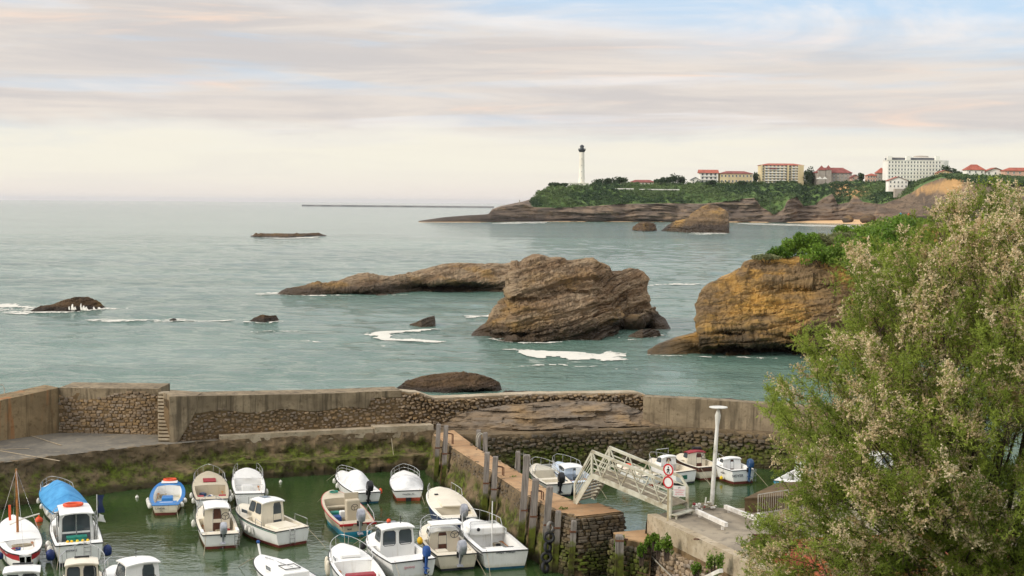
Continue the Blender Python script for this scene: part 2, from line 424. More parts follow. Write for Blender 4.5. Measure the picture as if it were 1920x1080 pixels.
CLIFF = rock_mat('ochre_cliff', srgb(136, 112, 78), srgb(186, 144, 76), srgb(118, 98, 74), srgb(62, 52, 36), R(9), 2.4, 1.0, (0.44, 0.62))
LOWROCK = rock_mat('low_wet_rock', srgb(96, 76, 54), srgb(116, 92, 54), srgb(86, 70, 56), srgb(46, 38, 30), R(5), 0.5)
FARROCK = rock_mat('far_rock', srgb(138, 114, 84), srgb(166, 132, 80), srgb(104, 88, 72), srgb(54, 46, 40), R(3), 5.0, 0.3)

def rock(name, label, top, base, Df, Db, mat, amp=0.8, th=1.6, tilt=TILT, res=1.0, nf=90, pa=1.7, pb=0.8, caves=(), seed=0, jag=0.22, cat='rock', parent=None, strata=1.0, **kw):
    px = np.arange(top[0][0], top[-1][0] + 0.01, res)
    ty = np.interp(px, [p[0] for p in top], [p[1] for p in top]); by = np.interp(px, [p[0] for p in base], [p[1] for p in base])
    n = len(px); rng = np.arange(n)
    foot = np.array([P(a, b) for a, b in zip(px, by)])
    hpx = np.maximum(by - ty, 0.5); hrel = np.clip(hpx / hpx.max(), 0.05, 1) ** 0.6
    Yr = foot[:, 1] + Df * hrel; Yb = Yr + Db * hrel
    crest = np.array([PY(a, c, y) for a, c, y in zip(px, ty, Yr)])
    t = np.linspace(0, 1, nf)[None, :, None]; nb = max(8, nf // 4); t2 = np.linspace(0, 1, nb)[None, 1:, None]
    fo, cr = foot[:, None, :], crest[:, None, :]
    xy = fo + (cr - fo) * t ** pa; z = -0.8 + (cr[..., 2:] + 0.8) * t ** pb
    Fr = np.concatenate([xy[..., :2], z], -1)
    bky = cr[..., 1:2] + (Db * hrel)[:, None, None] * t2
    bk = np.concatenate([cr[..., :1] * (bky / cr[..., 1:2]), bky, cr[..., 2:] - (cr[..., 2:] + 0.8) * t2 ** 1.8], -1)
    G = np.concatenate([Fr, bk], 1)
    for cx, cyy, rx, ry, dep in caves:                           # hollows and undercuts in the seaward face
        zt = (np.linspace(0, 1, nf) ** pb)[None, :]; sy = by[:, None] + (ty - by)[:, None] * zt
        w = np.exp(-(np.abs((px[:, None] - cx) / rx) ** 3 + np.abs((sy - cyy) / ry) ** 3))
        G[:, :nf, 1] += w * dep
    gu = np.gradient(G, axis=0); gv = np.gradient(G, axis=1)
    nn = np.cross(gu, gv); nn /= np.linalg.norm(nn, axis=-1, keepdims=True) + 1e-9
    if nn[n // 2, nf // 3, 1] > 0: nn = -nn
    x, y, zz = G[..., 0], G[..., 1], G[..., 2]; s0 = seed * 7.7
    warp = fbm(np.stack([x / (th * 16), y / (th * 16), zz / (th * 16) + s0], -1), 2)
    s = (zz * math.cos(tilt) - x * math.sin(tilt)) / th + warp * 0.9
    def hsh(*k):
        h_ = 0.0
        for q_, c_ in zip(k, (12.9898, 78.233, 37.719)): h_ = h_ + q_ * c_
        return (np.sin(h_ + s0) * 43758.5453) % 1.0
    def beds(s_, bl, xx):                                         # bedding planes broken into blocks by joints
        i = np.floor(s_); f = s_ - i; hl = hsh(i, 3.1); j = np.floor(xx / (bl * (0.6 + 0.9 * hsh(i, 7.7))) + 9 * hl); hb = hsh(i, j, 1.3)
        return (0.65 * hl + 0.5 * hb - 0.55) - 0.55 * np.exp(-(f / 0.10) ** 2) * (hsh(i, 5.5) > 0.35)
    xb = x * math.cos(tilt) + zz * math.sin(tilt) + 0.5 * fbm(np.stack([x / th, y / th, zz / th], -1), 2)
    st = beds(s, th * 2.6, xb) + 0.45 * beds(s * 3.1 + 0.4 * warp, th * 1.1, xb + 3.3)
    fb = fbm(np.stack([x / (th * 2.4) + s0, y / (th * 2.4), zz / (th * 1.6)], -1), 6, 0.6)
    rg = ridged(np.stack([x / (th * 3.5), y / (th * 3.5) + s0, zz / (th * 2.2)], -1), 4)
    d = amp * (1.15 * st * strata + 0.42 * fb + 0.26 * rg + 0.16 * fbm(np.stack([x, y, zz * 1.4], -1) / (th * 0.33), 3, 0.6))
    fade = np.ones(nf + nb - 1); k = int(nf * 0.9); fade[k:nf] = np.linspace(1, jag, nf - k); fade[nf:] = np.linspace(jag, 1, nb - 1)
    ends = np.clip(np.minimum(rng, n - 1 - rng) / 10, 0.15, 1)[:, None]
    G = G + nn * (d * fade[None, :] * ends * np.clip(hpx / (hpx.max() * 0.4), 0.25, 1)[:, None])[..., None]
    o = np_mesh(name, G.reshape(-1, 3), grid_quads(*G.shape[:2]), mat, parent, 32)
    if label: tag(o, label, cat, **kw)
    return o

big_top = [(884, 626), (900, 612), (915, 604), (922, 580), (935, 566), (952, 555), (955, 545), (956, 500), (958, 489), (970, 487), (973, 492), (983, 484), (1000, 477), (1010, 476), (1030, 482), (1050, 483), (1065, 489), (1090, 487), (1112, 484), (1122, 492), (1140, 499), (1148, 508), (1165, 507), (1180, 503), (1196, 504), (1208, 510), (1210, 524), (1211.5, 550), (1216, 562), (1224, 580), (1235, 590), (1248, 597), (1252, 606), (1258, 616)]
big_base = [(884, 632), (905, 634), (945, 640), (965, 643), (1050, 640), (1110, 637), (1150, 628), (1170, 622), (1200, 618), (1258, 617)]
rock('sea_rock', 'massive tilted brown sandstone rock, tallest in the sea', big_top, big_base, 14, 12, ROCK, 0.95, 1.15, TILT, 0.9, 210, 1.5, 0.85,
     caves=[(1185, 612, 38, 12, 5.0), (1165, 585, 16, 40, 2.0), (1000, 560, 60, 6, 1.3), (950, 620, 45, 5, 1.2), (1080, 548, 60, 6, 1.2)], seed=1)
arm_top = [(520, 551), (527, 545), (545, 540), (580, 534), (620, 531), (645, 523), (672, 513), (690, 511), (705, 515), (730, 518), (760, 515), (785, 507), (808, 500), (830, 495), (860, 493), (900, 494), (945, 494), (962, 492), (985, 492)]
arm_base = [(520, 554), (600, 554), (720, 553), (760, 551), (850, 549), (985, 548)]
rock('sea_rock', 'long low arm of brown rock trailing left from the big rock', arm_top, arm_base, 11, 10, ROCK, 0.75, 1.2, R(4), 1.0, 110, 1.5, 0.8,
     caves=[(840, 540, 90, 12, 7.0), (660, 546, 80, 5, 2.0)], seed=2)
cl_top = [(1214, 658), (1235, 646), (1270, 634), (1300, 627), (1311, 621), (1313, 602), (1315, 575), (1317, 546), (1332, 535), (1350, 526), (1375, 514), (1390, 504), (1395, 491), (1410, 487), (1440, 484), (1470, 482), (1500, 480), (1540, 470), (1580, 455), (1620, 445), (1660, 435), (1700, 428), (1760, 420), (2080, 416)]
cl_base = [(1214, 665), (1260, 668), (1380, 669), (1460, 669), (1600, 672), (2080, 680)]
rock('sea_cliff', 'ochre yellow layered cliff with bushes growing on its top', cl_top, cl_base, 13, 45, CLIFF, 0.9, 1.1, R(9), 1.6, 200, 1.5, 0.85,
     caves=[(1440, 655, 130, 14, 6.0), (1425, 590, 22, 7, 2.0), (1500, 545, 60, 12, 1.6), (1400, 618, 120, 5, 1.5)], seed=3, cat='cliff')
rock('sea_rock', 'rounded dark brown rock just behind the harbour wall', [(742, 728), (760, 716), (790, 706), (820, 701), (860, 699), (895, 702), (920, 709), (935, 716), (939, 723), (941, 732)], [(742, 733), (800, 742), (900, 742), (941, 736)], 3.5, 4, LOWROCK, 0.35, 0.6, R(6), 0.8, 70, 1.3, 0.8, caves=[(890, 728, 34, 6, 2.2)], seed=4)
rock('sea_rock', 'low jagged islet with white water running off it', [(58, 582), (75, 574), (100, 570), (120, 562), (140, 557), (165, 556), (178, 562), (190, 570), (198, 576)], [(58, 584), (130, 584), (198, 578)], 4, 4, LOWROCK, 0.5, 0.7, R(8), 0.7, 60, 1.3, 0.8, seed=5)
rock('sea_rock', 'small low dark rock awash between islet and wedge', [(467, 602), (478, 595), (492, 590), (505, 592), (518, 591), (523, 600)], [(467, 603), (495, 605), (523, 602)], 2.2, 2, LOWROCK, 0.3, 0.5, R(4), 0.7, 30, 1.3, 0.8, seed=6)
rock('sea_rock', 'smallest rock tip just breaking the surface', [(318, 600), (323, 597), (328, 597), (332, 600)], [(318, 601), (325, 602), (332, 601)], 0.8, 0.8, LOWROCK, 0.12, 0.3, 0, 0.7, 16, 1.3, 0.8, seed=7)
rock('sea_rock', 'wedge shaped pale brown rock leaning to one side', [(768, 608), (780, 604), (796, 597), (808, 593.5), (815, 592), (816, 598), (817, 609)], [(768, 610), (790, 613), (817, 611)], 2.0, 1.6, ROCK, 0.16, 0.5, R(18), 0.6, 40, 1.2, 0.9, seed=8)
rock('sea_rock', 'small boulder at the right foot of the big rock', [(1178, 630), (1192, 622), (1204, 617), (1222, 616), (1236, 620), (1239, 628)], [(1178, 635), (1205, 637), (1239, 632)], 2.0, 2.0, ROCK, 0.3, 0.5, R(6), 0.7, 40, 1.2, 0.8, seed=9)
rock('sea_rock', 'flat dark reef lying far out on the open sea', [(470, 442), (485, 438), (520, 438), (560, 438), (595, 437), (612, 441)], [(470, 444), (500, 445), (540, 446), (580, 444), (612, 443)], 18, 14, LOWROCK, 0.9, 1.2, 0, 1.0, 30, 1.2, 0.8, seed=10)
rock('sea_rock', 'flat rock slab showing over the middle of the harbour wall', [(936, 737), (950, 734), (985, 733), (1015, 735), (1032, 739)], [(936, 742), (985, 744), (1032, 743)], 2, 2, LOWROCK, 0.2, 0.5, 0, 1.0, 24, 1.2, 0.8, seed=11)
rock('sea_rock', 'pale rock slab showing over the right harbour wall', [(1335, 752), (1350, 748), (1368, 747), (1385, 750)], [(1335, 756), (1360, 758), (1385, 756)], 2, 2, ROCK, 0.2, 0.5, 0, 1.0, 24, 1.2, 0.8, seed=12)
rock('sea_rock', 'tall striped islet standing off the headland', [(1240, 432), (1252, 422), (1270, 415), (1292, 408), (1300, 398), (1315, 388), (1330, 383), (1345, 386), (1358, 392), (1365, 399), (1367, 412), (1368, 433)], [(1240, 433), (1290, 436), (1368, 437)], 26, 24, FARROCK, 2.0, 3.2, R(2), 0.7, 70, 1.4, 0.85, seed=13)
rock('sea_rock', 'small dark dome rock beside the striped islet', [(1184, 431), (1192, 421), (1205, 416), (1218, 416), (1229, 421), (1232, 432)], [(1184, 432), (1208, 434), (1232, 433)], 20, 18, LOWROCK, 1.2, 2.0, 0, 0.7, 40, 1.4, 0.8, seed=14)

# ------------------------------------------------------------------ headland across the bay
px = np.arange(784, 2100, 2.0); nI = lambda pts: np.interp(px, [p[0] for p in pts], [p[1] for p in pts])
Yb = nI([(784, 1235), (900, 1265), (1000, 1330), (1200, 1390), (1400, 1420), (1500, 1410), (1600, 1330), (1680, 1240), (1760, 1150), (1850, 1080), (2100, 980)])
beach = nI([(1480, 0), (1530, 45), (1600, 70), (1660, 75), (1720, 50), (1780, 0)])
cy_ = nI([(784, 416), (800, 413.5), (830, 409), (870, 405.5), (915, 403), (922, 394), (940, 388), (980, 383), (1000, 389), (1040, 391), (1100, 388), (1160, 384), (1250, 382), (1320, 383), (1370, 378), (1390, 374), (1412, 372), (1425, 388), (1450, 404), (1465, 396), (1475, 376), (1492, 370), (1505, 388), (1525, 386), (1540, 372), (1556, 364), (1568, 384), (1590, 380), (1600, 366), (1615, 380), (1650, 384), (1680, 374), (1705, 362), (1730, 346), (1760, 334), (1790, 336), (1830, 345), (2100, 350)])
ty_ = nI([(784, 416), (800, 413.5), (830, 409), (870, 405.5), (915, 403), (922, 394), (940, 388), (980, 379), (1000, 372), (1015, 358), (1030, 351), (1060, 351), (1090, 347), (1150, 346), (1230, 346), (1300, 344), (1400, 343), (1500, 342), (1600, 341), (1650, 345), (1690, 350), (1710, 346), (1735, 336), (1760, 330), (1790, 328), (1830, 332), (1900, 334), (2100, 334)])
setb = nI([(784, 20), (920, 20), (1000, 40), (1100, 70), (1650, 80), (1720, 60), (1800, 40), (2100, 40)])
n = len(px); Ycl = Yb + beach
zc = np.array([PY(a, c, y).z for a, c, y in zip(px, cy_, Ycl + 10)]); zp = np.array([PY(a, c, y).z for a, c, y in zip(px, ty_, Ycl + 10 + setb)])
zp = np.maximum(zp, zc + 0.3); zbeach = beach * 0.045
rowsY, rowsZ, veg = [], [], []
for t in np.linspace(0, 1, 5): rowsY.append(Yb - 12 + (beach + 12) * t); rowsZ.append(-2 + (zbeach + 2.2) * t); veg.append(np.full(n, -1.0))
for t in np.linspace(0, 1, 44)[1:]: rowsY.append(Ycl + 10 * t ** 1.5); rowsZ.append(zbeach + 0.2 + (zc - zbeach - 0.2) * t ** 0.9); veg.append(np.zeros(n))
isveg = np.clip((px - 985) / 20, 0, 1)
for t in np.linspace(0, 1, 26)[1:]: rowsY.append(Ycl + 10 + setb * t); rowsZ.append(zc + (zp - zc) * t ** 0.85); veg.append(isveg)
wdt = np.clip((px - 905) / 140, 0.03, 1)
for q in (30, 80, 160, 300, 600): rowsY.append(Ycl + 10 + setb + q * wdt); rowsZ.append(zp + 0.004 * q * wdt); veg.append(isveg)
rowsY.append(rowsY[-1] + 5); rowsZ.append(np.full(n, -3.0)); veg.append(isveg)
HY = np.array(rowsY).T; HZ = np.array(rowsZ).T; VG = np.array(veg).T
HX = ((px - 960) / F)[:, None] * HY
G = np.stack([HX, HY, HZ], -1)
cw = ((VG == 0) * 1.0); th = 3.0
s = HZ / th + 1.5 * fbm(np.stack([HX / 90, HY / 90, HZ / 60], -1), 3)
st = np.tanh(3 * (pnoise(np.stack([HX / 70, HY / 70, s], -1)) + 0.5 * pnoise(np.stack([HX / 25, HY / 25, s * 2.1], -1))))
fb = fbm(np.stack([HX / 26, HY / 26, HZ / 13], -1), 5, 0.55); gul = fbm(np.stack([HX / 34, HX * 0, HZ / 90 + 4], -1), 3)
G[..., 1] += cw * (-1.6 * st - 5.5 * fb - 9 * gul) * np.clip((px - 900) / 60, 0.12, 1)[:, None]
vw = (VG > 0.5) * 1.0
G[..., 2] += vw * np.clip((HZ - zc[:, None]) / 6, 0, 1) * (2.0 * fbm(np.stack([HX / 22, HY / 22, HX * 0 + 2], -1), 4)) * (np.arange(G.shape[1]) < 73)[None, :]
def headland_mat():
    m, t, b = base_mat('headland', 0.9, 0.2); v = coords(t)
    at = N(t, 'ShaderNodeAttribute', attribute_name='cover').outputs['Fac']
    n1 = NOISE(t, VMUL(t, v, (0.012, 0.012, 0.22)), 1.0, 6, 0.65, 0.4); n2 = NOISE(t, VMUL(t, v, (0.03, 0.03, 0.05)), 1.0, 5, 0.6, 0.5)
    n3 = NOISE(t, VMUL(t, v, (0.1, 0.1, 0.5)), 1.0, 5, 0.7)
    rk = MIX(t, SMOOTH(t, n1, 0.36, 0.62), srgb(132, 114, 96), srgb(102, 90, 80))
    rk = MIX(t, SMOOTH(t, n2, 0.52, 0.68), rk, srgb(156, 132, 108))
    rk = MIX(t, SMOOTH(t, n3, 0.5, 0.7), rk, srgb(74, 64, 56))
    sz = N(t, 'ShaderNodeSeparateXYZ'); L(t, v, sz.inputs[0])
    # fresh orange slip scar on the slope at the right
    sd = N(t, 'ShaderNodeVectorMath', operation='DISTANCE'); L(t, VMUL(t, v, (1, 0.0, 2.0)), sd.inputs[0]); sd.inputs[1].default_value = (341.0, 0, 66.0)
    scar = SMOOTH(t, MATH(t, 'ADD', sd.outputs['Value'], MATH(t, 'MULTIPLY', n2, 26)), 25, 33, 1.0, 0.0)
    rk = MIX(t, scar, rk, srgb(200, 158, 108))
    tipw = SMOOTH(t, sz.outputs[0], -40, 10, 9.0, 0.0)      # the low seaward platform is dark, weed-covered rock
    zz = MATH(t, 'SUBTRACT', MATH(t, 'ADD', sz.outputs[2], MATH(t, 'MULTIPLY', n2, 5)), tipw)
    rk = MIX(t, SMOOTH(t, zz, 4.5, 7.0, 0.8, 0.0), rk, srgb(66, 58, 52))
    gr = MIX(t, SMOOTH(t, NOISE(t, v, 0.06, 6, 0.65), 0.35, 0.65), srgb(70, 94, 50), srgb(104, 126, 68))
    mk = SMOOTH(t, MATH(t, 'ADD', at, MATH(t, 'MULTIPLY', MATH(t, 'SUBTRACT', n3, 0.5), 0.8)), 0.35, 0.65)
    col = MIX(t, MATH(t, 'MULTIPLY', mk, MATH(t, 'SUBTRACT', 1.0, scar)), rk, gr)
    col = MIX(t, SMOOTH(t, at, -0.9, -0.4, 1.0, 0.0), col, srgb(222, 184, 140))
    L(t, col, b.inputs['Base Color']); bump(t, b, n3, 0.8, 1.0)
    return m
head = np_mesh('headland', G.reshape(-1, 3), grid_quads(*G.shape[:2]), headland_mat(), None, 60)
at_ = head.data.attributes.new('cover', 'FLOAT', 'POINT'); at_.data.foreach_set('value', VG.ravel().astype(np.float32))
tag(head, kind='structure')
def head_z(x, y):                  # height of the headland under a point
    i = int(np.clip(np.searchsorted(px, 960 + F * x / y), 1, n - 1)); return float(np.interp(y, HY[i], HZ[i]))
GH, VGH, PXH = G, VG, px

# far breakwater on the horizon
BW = pm('breakwater_stone', srgb(120, 118, 116), srgb(92, 92, 92), 0.02, 0.9, space='world')
bw = [(566, 5200), (640, 5150), (760, 5100), (840, 5060), (925, 5000)]
m = MB(); Gr = []
for q, Y in bw:
    c = P(q, 385, 0); x = (q - 960) / F * Y
    for k in range(1): Gr.append([(x, Y - 14, -2), (x, Y - 6, 5.5), (x, Y + 6, 5.5), (x, Y + 14, -2)])
tag(m.grid(Gr).build('breakwater', BW, None), 'thin grey breakwater stretched along the horizon', 'breakwater')

# thin runs of white water off the jagged islet
m = MB(); f0 = P(150, 584).y
for i_, (x_, a_, b_) in enumerate(((130, 574, 582), (136, 570, 582), (141, 575, 582), (152, 569, 582), (157, 573, 582), (162, 575, 581), (176, 575, 580), (186, 576, 580))):
    w_ = .10 + .12 * ((i_ * 37) % 10) / 10; p0, p1 = PY(x_, a_, f0 + 1.3), PY(x_ + 1, b_, f0 - .55); md = (p0 + p1) / 2 + vec(.06, -.5, .12)
    m.grid([[p + vec(-w_ * k_, 0, 0), p + vec(w_ * k_, 0, 0)] for p, k_ in ((p0, .4), (md, .9), (p1, 1.5))])
tag(m.build('white_runnels', FOAM, None, None, False), 'thin white runs of water pouring off the jagged islet', 'runnels', kind='stuff')
# ------------------------------------------------------------------ harbour masonry
def wall_mat(name, c1, c2, c3, alg=0.0, wet=0.0, streak=0.0, rust=0.0, bm=0.03, sc=1.0, rnd=0.0):
    """weathered masonry or concrete: mottled colour, vertical run-off streaks, algae and the tide mark below a height"""
    m, t, b = base_mat(name, 0.9, 0.25); v = coords(t)
    n1 = NOISE(t, VMUL(t, v, (0.5 * sc, 0.5 * sc, 0.8 * sc)), 1.0, 6, 0.65, 0.3); n2 = NOISE(t, v, 3.2 * sc, 6, 0.7); n3 = NOISE(t, VMUL(t, v, (1.3, 1.3, 1.0), (4, 8, 1)), 1.0, 5, 0.65)
    col = MIX(t, SMOOTH(t, n1, 0.35, 0.65), c1, c2); col = MIX(t, SMOOTH(t, n2, 0.5, 0.72), col, c3)
    if rnd:
        r = MATH(t, 'FRACT', MATH(t, 'ADD', N(t, 'ShaderNodeObjectInfo').outputs['Random'], N(t, 'ShaderNodeNewGeometry').outputs['Random Per Island']))
        hs = N(t, 'ShaderNodeHueSaturation'); L(t, col, hs.inputs['Color']); L(t, MATH(t, 'MULTIPLY_ADD', r, 2 * rnd, 1 - rnd), hs.inputs['Value'])
        L(t, MATH(t, 'MULTIPLY_ADD', MATH(t, 'FRACT', MATH(t, 'MULTIPLY', r, 9.7)), 0.4, 0.6), hs.inputs['Saturation']); col = hs.outputs[0]
    if streak:
        sv = NOISE(t, VMUL(t, v, (2.6, 2.6, 0.12)), 1.0, 5, 0.7)
        col = MIX(t, MATH(t, 'MULTIPLY', SMOOTH(t, sv, 0.46, 0.66), streak), col, tuple(c * 0.42 for c in c2))
    if rust:
        rv = NOISE(t, VMUL(t, v, (1.1, 1.1, 0.15), (2, 7, 0)), 1.0, 4, 0.6)
        col = MIX(t, MATH(t, 'MULTIPLY', SMOOTH(t, rv, 0.52, 0.66), rust), col, srgb(158, 100, 54))
    sz = N(t, 'ShaderNodeSeparateXYZ'); L(t, v, sz.inputs[0]); z = sz.outputs[2]
    if alg:
        zz = MATH(t, 'ADD', z, MATH(t, 'MULTIPLY', MATH(t, 'SUBTRACT', n3, 0.5), 2.2))
        am = MATH(t, 'MULTIPLY', SMOOTH(t, zz, alg, alg * 0.5, 0.0, 1.0) if False else SMOOTH(t, zz, alg * 0.62, alg, 1.0, 0.0), SMOOTH(t, n1, 0.36, 0.56))
        col = MIX(t, am, col, MIX(t, SMOOTH(t, n2, 0.35, 0.6), srgb(96, 108, 36), srgb(64, 62, 30)))
    if wet:
        zz = MATH(t, 'ADD', z, MATH(t, 'MULTIPLY', MATH(t, 'SUBTRACT', n1, 0.5), wet * 1.2))
        col = MIX(t, SMOOTH(t, zz, wet * 0.35, wet, 0.88, 0.0), col, srgb(52, 46, 30))
    L(t, col, b.inputs['Base Color'])
    bump(t, b, MATH(t, 'ADD', MATH(t, 'MULTIPLY', n2, 0.7), MATH(t, 'MULTIPLY', n1, 0.5)), 0.9, bm)
    return m
CONC = wall_mat('weathered_concrete', srgb(154, 138, 112), srgb(126, 112, 90), srgb(104, 90, 70), streak=0.85)
RUSTC = wall_mat('rust_stained_concrete', srgb(150, 130, 98), srgb(128, 110, 82), srgb(108, 90, 64), streak=0.8, rust=0.75)
COPE = wall_mat('pale_coping', srgb(186, 172, 148), srgb(160, 144, 118), srgb(122, 110, 92), sc=1.4)
QTOP = wall_mat('quay_surface', srgb(126, 120, 108), srgb(100, 96, 88), srgb(146, 134, 114), sc=0.6, bm=0.01)
JTOP = wall_mat('jetty_surface', srgb(186, 152, 114), srgb(164, 128, 92), srgb(142, 120, 94), sc=0.8, bm=0.01)
LOWW = wall_mat('tidal_wall', srgb(126, 108, 82), srgb(100, 86, 66), srgb(72, 62, 48), alg=2.0, wet=0.5, bm=0.12)
BED = wall_mat('wall_bedding', srgb(120, 99, 70), srgb(98, 81, 58), srgb(74, 61, 44), bm=0.06)
STONE = wall_mat('rubble_stone', srgb(148, 122, 86), srgb(126, 103, 72), srgb(98, 80, 58), bm=0.04, rnd=0.24)
TSTONE = wall_mat('tidal_stone', srgb(112, 95, 70), srgb(92, 79, 58), srgb(68, 58, 44), alg=1.6, wet=0.5, bm=0.04, rnd=0.25)
RUBROCK = rock_mat('ledge_rock', srgb(136, 116, 92), srgb(150, 126, 94), srgb(128, 116, 102), srgb(104, 92, 76), R(2), 2.3, 2.2)

def resample(pts, step):
    pts = [np.array(p[:2], float) for p in pts]; seg = [np.linalg.norm(b - a) for a, b in zip(pts, pts[1:])]; s = np.concatenate([[0], np.cumsum(seg)])
    u = np.linspace(0, s[-1], max(2, int(s[-1] / step) + 1)); A = np.array(pts)
    xy = np.stack([np.interp(u, s, A[:, 0]), np.interp(u, s, A[:, 1])], -1)
    return u, xy, s
def path_normal(xy):               # to the left of the path (seaward when the path runs left to right)
    t = np.gradient(xy, axis=0); t /= np.linalg.norm(t, axis=1)[:, None] + 1e-9
    return np.stack([-t[:, 1], t[:, 0]], -1)
def loft(name, pts, prof, mat, parent=None, step=0.35, rough=0.04, rs=0.8, kind=None, seed=0, closed_end=True, smooth=40):
    """profile prof(s01) -> list of (offset to the left of the path, z), swept along pts"""
    u, xy, s = resample(pts, step); nrm = path_normal(xy); G = []
    for i in range(len(u)):
        pr = prof(u[i] / u[-1]) if callable(prof) else prof
        G.append([(xy[i, 0] + nrm[i, 0] * o, xy[i, 1] + nrm[i, 1] * o, z) for o, z in pr])
    G = np.array(G)
    # refine the profile so the relief has something to move
    q = [0]; 
    for k in range(G.shape[1] - 1): q += list(np.linspace(k, k + 1, max(2, int(np.linalg.norm(G[0, k + 1] - G[0, k]) / (step * 0.8)) + 1))[1:])
    q = np.array(q); k0 = np.minimum(q.astype(int), G.shape[1] - 2); f = (q - k0)[None, :, None]
    G = G[:, k0] * (1 - f) + G[:, k0 + 1] * f
    nz = fbm(np.stack([G[..., 0] / rs + seed, G[..., 1] / rs, G[..., 2] / rs], -1), 4, 0.55); nz2 = fbm(np.stack([G[..., 0] / rs + 40, G[..., 1] / rs + seed, G[..., 2] / rs], -1), 3)
    G[..., :2] += nrm[:, None, :] * (nz * rough)[..., None]; G[..., 2] += nz2 * rough * 0.35
    V = G.reshape(-1, 3); Q = grid_quads(*G.shape[:2])
    o = np_mesh(name, V, Q, mat, parent, smooth)
    if closed_end:
        import bmesh
        b = bmesh.new(); b.from_mesh(o.data); b.verts.ensure_lookup_table(); nn_ = G.shape[1]
        for base in (0, (G.shape[0] - 1) * nn_):
            try: b.faces.new([b.verts[base + j] for j in range(nn_)])
            except Exception: pass
        bmesh.ops.recalc_face_normals(b, faces=b.faces); b.to_mesh(o.data); b.free(); o.data.set_sharp_from_angle(angle=R(smooth))
    if kind: tag(o, kind=kind)
    return o
def proj(p):
    v = Vector(p) - Vector((0, 0, CAM_H)); a = v.dot(FW); return 960 + F * v.dot(RT) / a, 540 - F * v.dot(UP) / a

# stones: a few rough-cornered blocks whose mesh data all stones share
def stone_proto(k, mat, rnd=0.16, bev=0.2):
    rs = random.Random(k); v = []; f = []
    for sx_ in (-1, 1):
        for sy_ in (-1, 1):
            for sz_ in (-1, 1):
                j = [1 - rs.random() * rnd for _ in range(3)]
                for ax in range(3):
                    p = [sx_ * 0.5 * j[0], sy_ * 0.5 * j[1], sz_ * 0.5 * j[2]]
                    sg = (sx_, sy_, sz_)
                    for a2 in range(3):
                        if a2 != ax: p[a2] -= sg[a2] * 0.5 * bev * (0.7 + 0.6 * rs.random())
                    v.append(Vector(p))
    import bmesh
    b = bmesh.new(); [b.verts.new(p) for p in v]; bmesh.ops.convex_hull(b, input=b.verts)
    me = bpy.data.meshes.new('stone'); b.to_mesh(me); b.free(); me.materials.append(mat); return me
PROTO = {}
def stones(parent, spots, mat, cap=300, name='stone', rnd=0.16, bev=0.2):
    """spots: (centre, tangent angle, (w, d, h), roll). The largest are parts of their own, the rest one piece of stuff"""
    key = (mat.name, rnd, bev)
    if key not in PROTO: PROTO[key] = [stone_proto(k, mat, rnd, bev) for k in range(9)]
    pr = PROTO[key]; spots = sorted(spots, key=lambda s: -s[2][0] * s[2][2]); rs = random.Random(len(spots))
    inv = parent.matrix_basis.inverted() if parent else Matrix()
    rest_v, rest_f, k = [], [], 0
    for i, (c, an, sz_, ro) in enumerate(spots):
        me = rs.choice(pr); M = Matrix.Translation(Vector(c)) @ Matrix.Rotation(an, 4, 'Z') @ Matrix.Rotation(ro, 4, 'Y') @ Matrix.Diagonal((*sz_, 1))
        if i < cap:
            o = bpy.data.objects.new(name, me); C.objects.link(o); o.parent = parent; o.matrix_local = inv @ M
        else:
            MM = inv @ M
            rest_v += [MM @ v.co for v in me.vertices]; rest_f += [tuple(a + k for a in p.vertices) for p in me.polygons]; k += len(me.vertices)
    if rest_v:
        me = bpy.data.meshes.new('small_stones'); me.from_pydata(rest_v, [], rest_f)
        o = link('small_stones', me, mat, parent); o['kind'] = 'stuff'
def lay(pts, z0f, z1f, off, ch, wl, depth, mask=None, seed=1, jit=0.12, batter=0.0):
    """rough courses of stone along a path; z0f, z1f give bottom and top height at s01"""
    u, xy, s = resample(pts, 0.1); nrm = path_normal(xy); Ltot = u[-1]; rs = random.Random(seed); out = []
    z = min(z0f(q) for q in np.linspace(0, 1, 9)); ztop = max(z1f(q) for q in np.linspace(0, 1, 9))
    while z < ztop:
        h = ch * (0.75 + 0.5 * rs.random()); a = -rs.random() * wl
        while a < Ltot:
            w = wl * (0.55 + 0.9 * rs.random()); c = a + w / 2
            if 0 < c < Ltot:
                q = c / Ltot
                if z0f(q) - 0.02 <= z + h / 2 <= z1f(q):
                    x, y = np.interp(c, u, xy[:, 0]), np.interp(c, u, xy[:, 1]); nx, ny = np.interp(c, u, nrm[:, 0]), np.interp(c, u, nrm[:, 1])
                    o = off - batter * (ztop - z) + rs.uniform(-0.03, 0.03)
                    cz = z + h / 2 + rs.uniform(-1, 1) * ch * jit
                    p = (x + nx * o, y + ny * o, cz)
                    if mask is None or mask(*proj(p)):
                        out.append((p, math.atan2(-nx, ny), (w * rs.uniform(0.86, 0.97), depth * rs.uniform(0.8, 1.2), h * rs.uniform(0.84, 0.97)), rs.uniform(-1, 1) * jit * 0.6))
            a += w
        z += h
    return out

ZQ = 2.3
qz = lambda *l: [P(a, b, ZQ) for a, b in l]
